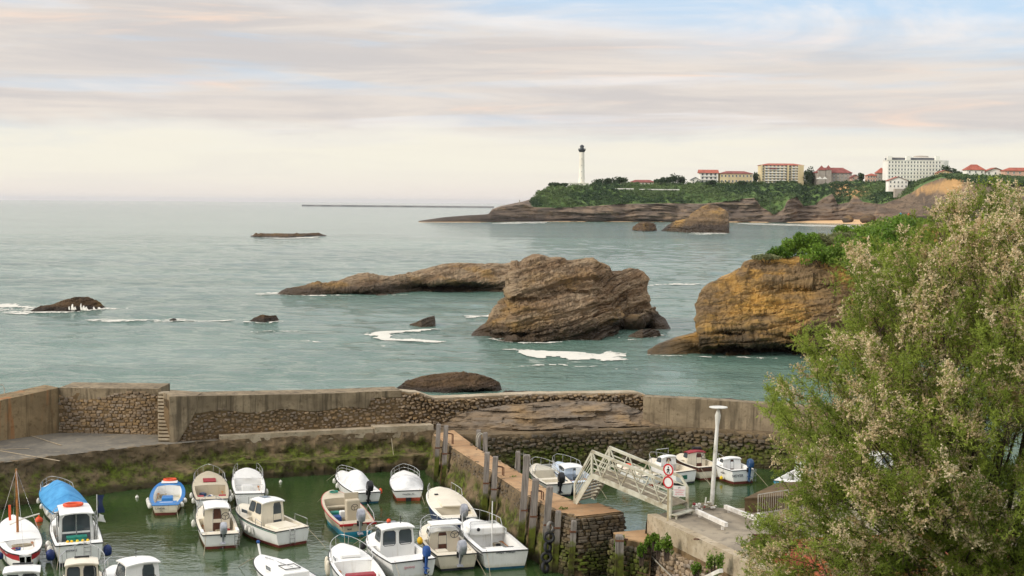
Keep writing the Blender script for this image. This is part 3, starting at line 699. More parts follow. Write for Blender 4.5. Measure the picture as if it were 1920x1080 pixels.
# --- left quay ------------------------------------------------------------
front = qz((-130, 895), (0, 868), (120, 853), (230, 841), (300, 834), (415, 825), (600, 816), (800, 808), (850, 806))
backl = qz((-130, 850), (0, 826), (60, 818), (112, 811), (200, 812), (297, 815), (320, 822), (415, 818))
k = 60
_, fxy, _ = resample(front[:6], 0.1); _, bxy, _ = resample(backl, 0.1)
fi = fxy[np.linspace(0, len(fxy) - 1, k).astype(int)]; bi = bxy[np.linspace(0, len(bxy) - 1, k).astype(int)]
G = np.stack([fi * (1 - t) + bi * t for t in np.linspace(0, 1.06, 14)], 1)
zz = ZQ + 0.012 * fbm(np.stack([G[..., 0] / 2, G[..., 1] / 2, G[..., 0] * 0], -1), 3)
tag(np_mesh('quay', np.concatenate([G, zz[..., None]], -1).reshape(-1, 3), grid_quads(k, 14), QTOP, None, 60), kind='structure')
m = MB()
for a, b in (((0, 845), (112, 864)), ((55, 816), (115, 835)), ((55, 841), (0, 843))):
    A, B = P(*a, ZQ + 0.03), P(*b, ZQ + 0.03); m.bar(A, B, 0.09, 0.02)
tag(m.build('quay_joint', COPE), kind='structure')

qwall = thing('quay_wall', 'mossy tidal quay wall under the left walkway', 'wall', front[3])
inv_ = lambda o: o.matrix_basis.inverted()
def place(o, parent):              # parts given in world coordinates
    o.parent = parent; o.matrix_parent_inverse = parent.matrix_basis.inverted(); return o
def qprof(s):
    w = np.clip((s - 0.42) / 0.10, 0, 1)            # rocky apron at the left, stepped mossy ledge at the right
    A = [(0.25, ZQ + 0.0), (0.0, ZQ), (-0.12, 1.25), (-0.55, 0.65), (-1.3, 0.05), (-1.9, -1.2)]
    B = [(0.25, ZQ + 0.0), (0.0, ZQ), (-0.15, 1.3), (-0.42, 1.04), (-1.28, 0.96), (-1.42, -1.2)]
    return [((1 - w) * a[0] + w * b[0], (1 - w) * a[1] + w * b[1]) for a, b in zip(A, B)]
place(loft('wall_face', front, qprof, LOWW, None, 0.15, 0.20, 0.6, seed=2, smooth=28), qwall)
place(loft('kerb', qz((412, 824.5), (600, 815.5), (700, 811.5)), [(-0.06, ZQ - 0.30), (-0.08, ZQ + 0.26), (0.85, ZQ + 0.26), (0.85, ZQ - 0.1)], COPE, None, 0.4, 0.02, 0.8), qwall)
place(loft('kerb', qz((702, 811.5), (812, 806.5)), [(-0.12, ZQ - 0.36), (-0.14, ZQ + 0.36), (1.0, ZQ + 0.36), (1.0, ZQ - 0.1)], COPE, None, 0.4, 0.02, 0.8, seed=4), qwall)

# --- upper wall, left: stained concrete then masonry ----------------------
def zt(px, py, base): return PY(px, py, base.y).z
w_a = [P(-130, 852, ZQ), P(0, 826, ZQ), P(112, 811, ZQ)]
ha = [zt(-130, 768, w_a[0]), zt(0, 752, w_a[1]), zt(112, 727, w_a[2])]
hw = thing('harbour_wall', 'tall rust streaked concrete end of the harbour wall', 'wall', w_a[1])
place(loft('wall_body', w_a, lambda s: [(0, 1.6), (0, float(np.interp(s, [0, .54, 1], ha))), (1.6, float(np.interp(s, [0, .54, 1], ha)) + .04), (1.6, 0)], RUSTC, None, 0.35, 0.035, 1.2), hw)
w_b = [P(112, 811, ZQ), P(297, 815, ZQ)]
hb = [zt(112, 727, w_b[0]), zt(297, 729, w_b[1])]
hw2 = thing('harbour_wall', 'square rubble stone wall section beside the outdoor steps', 'wall', w_b[0])
place(loft('wall_core', w_b, [(0.0, 1.6), (0.0, hb[0] - 0.3), (1.8, hb[0] - 0.3), (1.8, 0)], BED, None, 0.3, 0.04, 0.7), hw2)
place(loft('coping', w_b, lambda s: [(0.0, float(np.interp(s, [0, 1], hb)) - (0.62 + 0.28 * math.sin(s * 6) - 0.1)), (-0.05, float(np.interp(s, [0, 1], hb))), (2.3, float(np.interp(s, [0, 1], hb)) + 0.06), (2.3, float(np.interp(s, [0, 1], hb)) - 0.9)], CONC, None, 0.3, 0.04, 0.6, seed=5), hw2)
stones(hw2, lay(w_b, lambda s: ZQ - 0.1, lambda s: float(np.interp(s, [0, 1], hb)) - (0.56 + 0.28 * math.sin(s * 6) - 0.1), 0.05, 0.18, 0.32, 0.22, seed=3, jit=0.3), STONE)

# --- steps between the two walls -----------------------------------------
st0, st1 = P(297, 829, ZQ), P(319, 829.5, ZQ)
steps = thing('stone_steps', 'narrow steep flight of worn stone steps up the wall', 'steps', st0)
nst = 14; topz = zt(310, 736, P(310, 815, ZQ))
for i in range(nst):
    z0 = ZQ + (topz - ZQ) * i / nst; z1 = ZQ + (topz - ZQ) * (i + 1) / nst; y0 = st0.y + 0.1 + 2.7 * i / nst
    m = MB(); ya, yb = y0, st0.y + 3.4; sl_ = st0.x / st0.y; g = random.uniform(-.03, .03)
    q = [(st0.x + sl_ * (ya - st0.y) + g, ya), (st1.x + sl_ * (ya - st0.y), ya + g), (st1.x + sl_ * (yb - st0.y), yb), (st0.x + sl_ * (yb - st0.y) + g, yb)]
    m.prism([(x_, y_ + (.09 if k_ < 2 else 0)) for k_, (x_, y_) in enumerate(q)], z0 - 0.035, z1 - 0.105); rs_ = place(m.build('step', BED), steps)
    m = MB(); m.prism(q, z1 - 0.10, z1); tr_ = m.build('tread', COPE); tr_.parent = rs_; tr_.matrix_parent_inverse = steps.matrix_basis.inverted() @ Matrix()
    tr_.matrix_parent_inverse = rs_.matrix_parent_inverse.inverted() @ steps.matrix_basis.inverted()

# --- upper wall, middle: concrete cap over rounded rubble ------------------
w_c = [P(320, 829, ZQ), P(415, 822, ZQ), P(600, 812, ZQ), P(752, 804, ZQ)]
hc = [zt(322, 743, w_c[0]), zt(415, 741.5, w_c[1]), zt(600, 738, w_c[2]), zt(752, 732, w_c[3])]; sc_ = [0, .215, .64, 1]
H3 = lambda s: float(np.interp(s, sc_, hc))
hw3 = thing('harbour_wall', 'long round rubble stone wall under a grey concrete cap', 'wall', w_c[0])
place(loft('wall_core', w_c, lambda s: [(0.0, 1.6), (0.0, H3(s) - 0.3), (1.5, H3(s) - 0.3), (1.5, 0)], BED, None, 0.3, 0.05, 0.6, seed=7), hw3)
capb = lambda s: 1.02 + 0.10 * math.sin(s * 23) if s < 0.86 else 0.42
place(loft('cap', w_c, lambda s: [(0.06, H3(s) - capb(s)), (-0.06, H3(s) - capb(s)), (-0.08, H3(s)), (1.65, H3(s) + 0.05), (1.65, H3(s) - 0.6)], CONC, None, 0.25, 0.03, 0.8, seed=8), hw3)
pier = MB(); b0, b1 = w_c[0], P(370, 826, ZQ)
zc0 = hc[0]
pier.add([(b0.x - .05, b0.y - .09, ZQ - .2), (b0.x + .35, b0.y - .09, ZQ - .2), (b1.x, b1.y - .12, zc0 - .9), (b1.x, b1.y - .12, zc0 - .03), (b0.x - .05, b0.y - .10, zc0 - .03),
          (b0.x - .78, b0.y + 3.2, ZQ - .2), (b0.x + .35, b0.y + .6, ZQ - .2), (b1.x, b1.y + .6, zc0 - .9), (b1.x, b1.y + 1.6, zc0 - .03), (b0.x - .78, b0.y + 3.2, zc0 - .03)],
         [(0, 1, 2, 3, 4), (5, 9, 8, 7, 6), (0, 4, 9, 5), (4, 3, 8, 9), (3, 2, 7, 8), (2, 1, 6, 7), (1, 0, 5, 6)])
place(pier.build('pier', CONC), hw3)
def mask3(x, y): return not (x < 322 + (830 - y) * 0.62)
stones(hw3, lay(w_c, lambda s: ZQ - 0.1, lambda s: H3(s) - capb(s) + 0.05, 0.07, 0.21, 0.31, 0.30, mask3, 5, 0.4), STONE, bev=0.32, rnd=0.3)

# --- upper wall, right: rough rubble over a rock ledge ---------------------
w_d = [P(752, 804, ZQ), P(840, 801, ZQ), P(1000, 794, ZQ) + vec(0, 1.2, 0), P(1215, 788, ZQ) + vec(0, 0.6, 0)]
hd = [zt(756, 736, w_d[0]), zt(785, 737, w_d[1]), zt(815, 748, w_d[1]), zt(1000, 741, w_d[2]), zt(1198, 738, w_d[3]), zt(1215, 744, w_d[3])]; sd_ = [0, .07, .13, .54, .96, 1]
H4 = lambda s: float(np.interp(s, sd_, hd))
hw4 = thing('harbour_wall', 'crumbling rubble wall without a cap above grey bedrock', 'wall', w_d[1])
place(loft('wall_core', w_d, lambda s: [(-0.1, 1.6), (0.1, H4(s) - 0.12), (0.5, H4(s)), (1.7, H4(s)), (1.9, 0)], BED, None, 0.2, 0.22, 0.5, seed=9), hw4)
place(loft('wall_crest', w_d, lambda s: [(0.3, H4(s) - 0.2), (0.3, H4(s) + 0.06), (1.5, H4(s) + 0.06), (1.5, H4(s) - 0.2)], COPE, None, 0.3, 0.06, 0.5, seed=10), hw4)
stones(hw4, lay(w_d, lambda s: ZQ, lambda s: H4(s) - 0.05, 0.13, 0.18, 0.30, 0.42, None, 6, 0.6, 0.10), STONE, bev=0.3, rnd=0.35)
# bedrock ledge in front of it
u_, xy_, _ = resample([P(800, 806, ZQ), P(1000, 809, ZQ), P(1255, 797, ZQ)], 0.10); nr_ = path_normal(xy_); rr = []
for i in range(len(u_)):
    q = u_[i] / u_[-1]; hgt = float(np.interp(q, [0, .12, .3, .6, .85, 1], [0.2, .8, 1.35, 1.5, 1.25, .25])); dep = float(np.interp(q, [0, .2, .6, 1], [1.2, 2.4, 3.0, 2.4]))
    rr.append([(xy_[i, 0] + nr_[i, 0] * dep * t ** 1.3, xy_[i, 1] + nr_[i, 1] * dep * t ** 1.3, ZQ - 0.15 + (hgt + .15) * t ** 0.75) for t in np.linspace(0, 1, 44)])
G = np.array(rr); nz = fbm(np.stack([G[..., 0] / 2.4, G[..., 1] / 2.4, G[..., 2] / 0.5], -1), 5, .55); stt = np.tanh(3 * pnoise(np.stack([G[..., 0] / 5, G[..., 1] / 5, G[..., 2] / 0.22 + 0.12 * G[..., 0]], -1)))
fl_ = np.floor(G[..., 2] / 0.30 + 0.25 * nz + 0.03 * G[..., 0]); hs_ = (np.sin(fl_ * 12.9898 + np.floor(G[..., 0] / 1.7 + fl_ * .37) * 78.233) * 43758.5) % 1.0
G[..., 1] -= 0.34 * nz + 0.10 * stt + 0.55 * (hs_ - .5); G[..., 2] += 0.12 * nz
tag(np_mesh('bedrock_ledge', G.reshape(-1, 3), grid_quads(*G.shape[:2]), RUBROCK, None, 32), 'bare grey bedrock ledge at the foot of the crumbling wall', 'rock')

# --- smooth concrete wall at the far right ---------------------------------
w_e = [P(1205, 796, ZQ), P(1300, 801, ZQ), P(1430, 808, ZQ), P(1800, 838, ZQ)]
he = [zt(1205, 744, w_e[0]), zt(1300, 748, w_e[1]), zt(1430, 757, w_e[2]), zt(1800, 784, w_e[3])]
H5 = lambda s: float(np.interp(s, [0, .16, .38, 1], he))
hw5 = thing('harbour_wall', 'smooth streaked concrete wall behind the lamp post', 'wall', w_e[1])
place(loft('wall_body', w_e, lambda s: [(0, 1.6), (0.06, H5(s)), (0.9, H5(s) + .02), (1.1, 0)], CONC, None, 0.3, 0.03, 1.0, seed=12), hw5)
# foot ledge and tidal wall of the inner basin
w_f = [P(812, 812, ZQ), P(915, 816, ZQ), P(1100, 808, ZQ), P(1260, 801, ZQ), P(1430, 812, ZQ), P(1830, 842, ZQ)]
bw_ = thing('quay_wall', 'dark stone tidal wall behind the inner basin', 'wall', w_f[2])
place(loft('wall_face', w_f, [(3.2, ZQ - .02), (0.05, ZQ), (0.0, ZQ - 0.14), (0.08, 1.5), (-0.25, 0.2), (-0.4, -1.2)], LOWW, None, 0.25, 0.10, 0.6, seed=14), bw_)
stones(bw_, lay(w_f, lambda s: -0.15, lambda s: ZQ - 0.2, 0.03, 0.22, 0.44, 0.30, lambda x, y: 905 < x < 1480, 8, 0.45, 0.10), TSTONE, bev=0.28, rnd=0.35)
m = MB(); a, b = P(1043, 806, ZQ + .02), P(1102, 805, ZQ + .02)
m.box(((a.x + b.x) / 2, a.y + .55, ZQ - .06), (b.x - a.x, 1.1, 0.24)); place(m.build('slab', CONC), bw_)

# --- jetty -----------------------------------------------------------------
ZJ0, ZJ1 = 2.4, 2.75
jl = [P(812, 815, ZJ0), P(850, 840, 2.5), P(910, 877, 2.6), P(977, 922, 2.68), P(1040, 957, ZJ1)]
jr = [P(850, 806, ZJ0), P(895, 840, 2.5), P(960, 877, 2.6), P(1035, 922, 2.68), P(1098, 946, ZJ1)]
jend = [P(1082, 968, ZJ1), P(1166, 959, ZJ1)]
JL = jl + [P(1062, 962, ZJ1), jend[0]]; JR = jr + [P(1120, 941, ZJ1), jend[1]]
jet = thing('jetty', 'narrow stone jetty with a tan walkway between the two basins', 'jetty', jl[2])
_, a, _ = resample(JL, 0.05); _, b, _ = resample(JR, 0.05); k = 90
A_ = a[np.linspace(0, len(a) - 1, k).astype(int)]; B_ = b[np.linspace(0, len(b) - 1, k).astype(int)]
zj = np.interp(np.linspace(0, 1, k), [0, 1], [ZJ0, ZJ1])
G = np.stack([np.concatenate([A_ * (1 - t) + B_ * t, zj[:, None]], 1) for t in np.linspace(0, 1, 10)], 1)
G[..., 2] += 0.02 * fbm(np.stack([G[..., 0] / .8, G[..., 1] / .8, G[..., 0] * 0], -1), 3)
place(np_mesh('walkway', G.reshape(-1, 3), grid_quads(k, 10), JTOP, None, 60), jet)
def side(pts, sgn, nm, seed):
    zf = lambda s: ZJ0 + (ZJ1 - ZJ0) * s
    return place(loft(nm, pts, lambda s: [(0.15 * sgn, zf(s) - 0.004), (0, zf(s) - 0.012), (-0.03 * sgn, zf(s) - 0.22), (-0.16 * sgn, 1.1), (-0.45 * sgn, 0.1), (-0.6 * sgn, -1.2)], LOWW, None, 0.16, 0.14, 0.45, seed=seed, closed_end=False), jet)
side(JL, 1, 'wall_face', 21); side(JR, -1, 'wall_face', 22)
# the jetty head: rounded courses of flat stone
je0, je1 = jend; jd = (je1 - je0); out = Vector((jd.y, -jd.x, 0)).normalized()
if out.y > 0: out = -out
headp = [JL[-2] + vec(-.05, .1, 0), je0 + out * -0.1 + (je0 - je1).normalized() * 0.03, je0 + out * 0.1 + jd * 0.08, je1 + out * 0.1 - jd * .06, je1 + out * -.1 + jd * .01, je1 - out * 0.9]
place(loft('head_core', headp, [(0.1, ZJ1 - 0.02), (0.0, ZJ1 - 0.06), (-0.15, 1.0), (-0.4, -1.2)], BED, None, 0.2, 0.05, 0.5, seed=23, closed_end=False), jet)
stones(jet, lay(headp, lambda s: -0.4, lambda s: ZJ1 - 0.05, -0.02, 0.15, 0.40, 0.26, None, 11, 0.15, 0.12), TSTONE, name='stone', bev=0.25)
stones(jet, lay(JL[1:-1], lambda s: ZJ1 - 0.95, lambda s: ZJ1 - 0.22 - 0.2 * (1 - s), 0.02, 0.15, 0.22, 0.16, None, 12, 0.4, 0.05), TSTONE, cap=170, bev=0.4)

# --- right quay ------------------------------------------------------------
ZR = 2.8
rA, rB = P(1215, 970, ZR), P(1352, 1036, ZR); rdir = (rB - rA).normalized(); rC = rA + rdir * 14
rq = MB()
rq.add([rA, rC, rC + vec(26, 0, 0), vec(34, 71.5, ZR), P(1470, 944, ZR), P(1395, 953, ZR), P(1300, 951, ZR), P(1262, 957, ZR)], [tuple(range(8))])
RQTOP = wall_mat('pale_quay_surface', srgb(164, 152, 132), srgb(132, 122, 106), srgb(104, 98, 88), sc=0.7, bm=0.01)
tag(rq.build('quay', RQTOP), kind='structure')
rw = thing('quay_wall', 'pale concrete topped stone wall with green plants in its joints', 'wall', rA)
place(loft('parapet', [rA + vec(-.02, .05, 0), rC], [(0.45, ZR - 0.1), (0.45, ZR + 0.14), (0.0, ZR + 0.14), (-0.02, ZR - 0.72), (0.1, ZR - .74)], COPE, None, 0.3, 0.012, 1.0, seed=31), rw)
place(loft('wall_core', [rA, rC], [(0.1, ZR - 0.7), (-0.05, ZR - 0.72), (-0.35, 0.2), (-0.5, -1.2)], BED, None, 0.25, 0.08, 0.5, seed=32), rw)
stones(rw, lay([rA, rA + rdir * 8.5], lambda s: -0.3, lambda s: ZR - 0.8, -0.10, 0.22, 0.30, 0.22, None, 13, 0.3, 0.12), wall_mat('quay_stone', srgb(160, 138, 110), srgb(136, 116, 92), srgb(108, 94, 74), wet=0.5, bm=0.04, rnd=0.25), bev=0.35)
bk = [vec(34, 71.5, 0), P(1470, 944, ZR), P(1395, 953, ZR), P(1300, 951, ZR), P(1262, 957, ZR), rA]
place(loft('back_face', bk, [(0.0, ZR - 0.01), (-0.06, ZR - .03), (-0.3, -1.2)], LOWW, None, 0.3, 0.08, 0.6, seed=33, closed_end=False), rw)
# buttress ledge and timber at the mouth of the passage
m = MB(); l0, l1, l2, l3 = P(1150, 1001, 1.95), P(1216, 995, 1.95), P(1222, 1022, 1.95), P(1172, 1012, 1.95)
m.add([l0, l1, l2, l3] + [q + vec(-.15, -.15, -3.2) for q in (l0, l1, l2, l3)], [(0, 1, 2, 3), (0, 4, 5, 1), (1, 5, 6, 2), (2, 6, 7, 3), (3, 7, 4, 0)])
place(m.build('buttress', BED), rw)
m = MB(); m.add([q + vec(0, 0, .004) for q in (l0, l1, l2, l3)] + [q + vec(0, 0, .07) for q in (l0, l1, l2, l3)], [(4, 5, 6, 7), (0, 1, 5, 4), (1, 2, 6, 5), (2, 3, 7, 6), (3, 0, 4, 7)]); place(m.build('buttress_cap', JTOP), rw)
stones(rw, lay([l0, l3, l2], lambda s: -0.3, lambda s: 1.9, -0.1, 0.22, 0.30, 0.22, None, 17, 0.3, 0.06), TSTONE, bev=0.35)
# raised block at the right with its cap
blk = thing('quay_block', 'raised concrete block behind the metal barrier', 'wall', P(1395, 955, ZR))
c0 = P(1396, 962, ZR); c1 = P(1458, 932, ZR); dd = vec(6, 2.0, 0)
for nm, z0, z1, g, mt in (('block_body', -1.0, ZR + .62, 0, BED), ('block_cap', ZR + .622, ZR + .70, .03, BED)):
    m = MB(); q = [c0 + vec(-g, -g, 0), c0 + dd * .4 + vec(g, -g, 0), c1 + dd * .4 + vec(g, g, 0), c1 + vec(-g, g, 0)]
    m.add([vec(p.x, p.y, z0) for p in q] + [vec(p.x, p.y, z1) for p in q], [(3, 2, 1, 0), (4, 5, 6, 7), (0, 1, 5, 4), (1, 2, 6, 5), (2, 3, 7, 6), (3, 0, 4, 7)])
    place(m.build(nm, mt), blk)

# --- slope under the viewpoint (below the frame) ---------------------------
GRASS = pm('bank_grass', srgb(92, 104, 52), srgb(72, 84, 42), 0.6, 0.95, 0.5, 4, space='world')
ys = np.array([-6, 0, 6, 14, 24, 36, 46, 52.0, 53]); zs = np.array([15.2, 15.2, 13.6, 11.4, 8.2, 4.8, 2.9, 2.7, -1.5]); xs = np.linspace(-60, 60, 50)
X, Yq = np.meshgrid(xs, ys, indexing='ij'); Z = np.broadcast_to(zs, X.shape) + 0.25 * fbm(np.stack([X / 5, Yq / 5, X * 0], -1), 3)
tag(np_mesh('embankment', np.stack([X, Yq, Z], -1).reshape(-1, 3), grid_quads(*X.shape)[:, ::-1], GRASS, None, 60), kind='structure')
# ------------------------------------------------------------------ boats
def gel(name, c, c2=None, rough=0.32):
    """boat paint: faint mottling, runs of dirt and a brown-green scum line above the water"""
    m, t, b = base_mat('gelcoat_' + name, rough, 0.5); v = coords(t, 'object'); sz = N(t, 'ShaderNodeSeparateXYZ'); L(t, v, sz.inputs[0])
    n1 = NOISE(t, v, 1.4, 5, 0.6); n2 = NOISE(t, VMUL(t, v, (7, 7, 0.7)), 1.0, 5, 0.65); n3 = NOISE(t, v, 9, 4, 0.7)
    col = MIX(t, SMOOTH(t, n1, 0.4, 0.7), c, tuple(x * 0.93 for x in c)); col = MIX(t, MATH(t, 'MULTIPLY', SMOOTH(t, n2, 0.55, 0.72), 0.45), col, tuple(x * y for x, y in zip(c, (0.70, 0.66, 0.58))))
    col = MIX(t, MATH(t, 'MULTIPLY', SMOOTH(t, n3, 0.62, 0.72), 0.35), col, tuple(x * 0.6 for x in c))
    z = MATH(t, 'ADD', sz.outputs[2], MATH(t, 'MULTIPLY', MATH(t, 'SUBTRACT', n2, 0.5), 0.22)); col = MIX(t, SMOOTH(t, z, 0.10, 0.30, 0.6, 0.0), col, tuple(x * y for x, y in zip(c, (0.55, 0.52, 0.38))))
    L(t, col, b.inputs['Base Color']); L(t, MATH(t, 'MULTIPLY_ADD', n1, 0.3, rough - 0.1), b.inputs['Roughness']); return m
WHITE = gel('white', srgb(244, 243, 238)); CREAM = gel('cream', srgb(232, 222, 200)); OFFW = gel('offwhite', srgb(226, 222, 212)); PALEB = gel('paleblue', srgb(198, 212, 226))
BEIGE = gel('beige', srgb(196, 184, 160), rough=0.5); NAVY = gel('navy', srgb(32, 46, 86)); REDP = gel('red', srgb(178, 40, 44)); BLUEP = gel('blue', srgb(54, 128, 196))
TEAL = gel('turquoise', srgb(40, 140, 172)); GREENP = gel('green', srgb(40, 106, 86)); DKBLUE = gel('darkblue', srgb(34, 70, 110)); BLACKP = gel('black', srgb(28, 28, 32))
ANTI = pm('antifouling_red', srgb(116, 52, 42), srgb(92, 40, 34), 3, 0.8); ANTID = pm('antifouling_dark', srgb(34, 38, 46), srgb(48, 50, 54), 3, 0.8); ANTIO = pm('antifouling_orange', srgb(184, 84, 56), srgb(160, 70, 48), 3, 0.8)
ANTIG = pm('antifouling_teal', srgb(38, 92, 112), srgb(30, 76, 96), 3, 0.8)
STEEL = pm('stainless_rail', srgb(206, 206, 204), srgb(180, 180, 180), 6, 0.25, metal=0.7); ALU = pm('engine_silver', srgb(190, 192, 198), srgb(150, 152, 160), 4, 0.35, metal=0.25)
RUBBER = pm('black_rubber', srgb(34, 34, 36), srgb(48, 48, 50), 5, 0.7); WOODM = pm('varnished_wood', srgb(178, 118, 62), srgb(146, 92, 46), 6, 0.45); DOORB = pm('brown_door', srgb(96, 60, 44), srgb(78, 48, 36), 4, 0.5)
REDT = pm('faded_red_panel', srgb(160, 52, 60), srgb(138, 44, 52), 4, 0.6); TARPB = pm('blue_tarpaulin', srgb(80, 160, 212), srgb(64, 140, 194), 2, 0.65, 0.4, 5, bdist=0.05); TARPW = pm('white_tarpaulin', srgb(236, 236, 234), srgb(214, 214, 212), 2, 0.65, 0.4, 5, bdist=0.05)
ORANGE = pm('orange_ring', srgb(232, 92, 50), srgb(214, 80, 44), 5, 0.5); YELLOW = pm('yellow_float', srgb(232, 206, 40), srgb(240, 180, 30), 4, 0.5); BUOYW = pm('white_fender', srgb(232, 230, 220), srgb(206, 202, 190), 6, 0.5)
BUOYB = pm('blue_fender', srgb(36, 56, 112), srgb(28, 44, 92), 6, 0.5); BUOYR = pm('red_buoy', srgb(206, 36, 44), srgb(180, 30, 40), 6, 0.45); TEALBOX = pm('green_crate', srgb(36, 136, 116), srgb(28, 112, 98), 4, 0.6); ROPE = pm('rope', srgb(176, 164, 140), srgb(146, 134, 112), 20, 0.9)
SEATB = pm('blue_cushion', srgb(40, 84, 150), srgb(34, 70, 128), 4, 0.7); TEXT = pm('dark_lettering', srgb(44, 48, 66), srgb(60, 64, 80), 5, 0.6); TEXTW = pm('white_lettering', srgb(236, 234, 226), srgb(220, 216, 210), 5, 0.6); TEXTP = pm('pink_lettering', srgb(226, 150, 160), srgb(214, 134, 148), 5, 0.6)
def glass_mat():
    m, t, b = base_mat('tinted_window', 0.06, 0.6); L(t, MIX(t, NOISE(t, coords(t, 'object'), 1.5, 3), srgb(52, 58, 62), srgb(92, 100, 104)), b.inputs['Base Color']); return m
GLASS = glass_mat()
def clear_mat():
    m, t, b = base_mat('clear_screen', 0.08, 0.5); b.inputs['Base Color'].default_value = (0.75, 0.8, 0.8, 1); b.inputs['Alpha'].default_value = 0.45
    L(t, MATH(t, 'MULTIPLY_ADD', NOISE(t, coords(t, 'object'), 3, 3), 0.25, 0.32), b.inputs['Alpha']); return m
CLEAR = clear_mat()

def letters(body, size):
    """a lettering mesh in its own plane; '#' stands for a worn character that nobody can read, drawn as broken strokes"""
    if '#' not in body:
        cu = bpy.data.curves.new('lettering', 'FONT'); cu.body = body; cu.size = size; cu.extrude = 0.004; cu.align_x = 'CENTER'; cu.align_y = 'CENTER'
        t = bpy.data.objects.new('tmp', cu); me = bpy.data.meshes.new_from_object(t); bpy.data.objects.remove(t); return me
    r_ = random.Random(len(body) * 7 + int(size * 900)); m = MB(); x = -len(body) * size * .30; h = size * .68
    for ch in body:
        if ch == '#':
            w = size * .46
            for k in range(2): m.box((x + w * (.15 + .7 * k), r_.uniform(-.1, .1) * h, 0), (size * .11, h * r_.uniform(.55, 1), .008))
            m.box((x + w * .5, r_.choice((-.42, 0, .42)) * h, 0), (w * .7, size * .10, .008))
        x += size * .60
    me = bpy.data.meshes.new('lettering'); me.from_pydata(m.v, [], m.f); return me

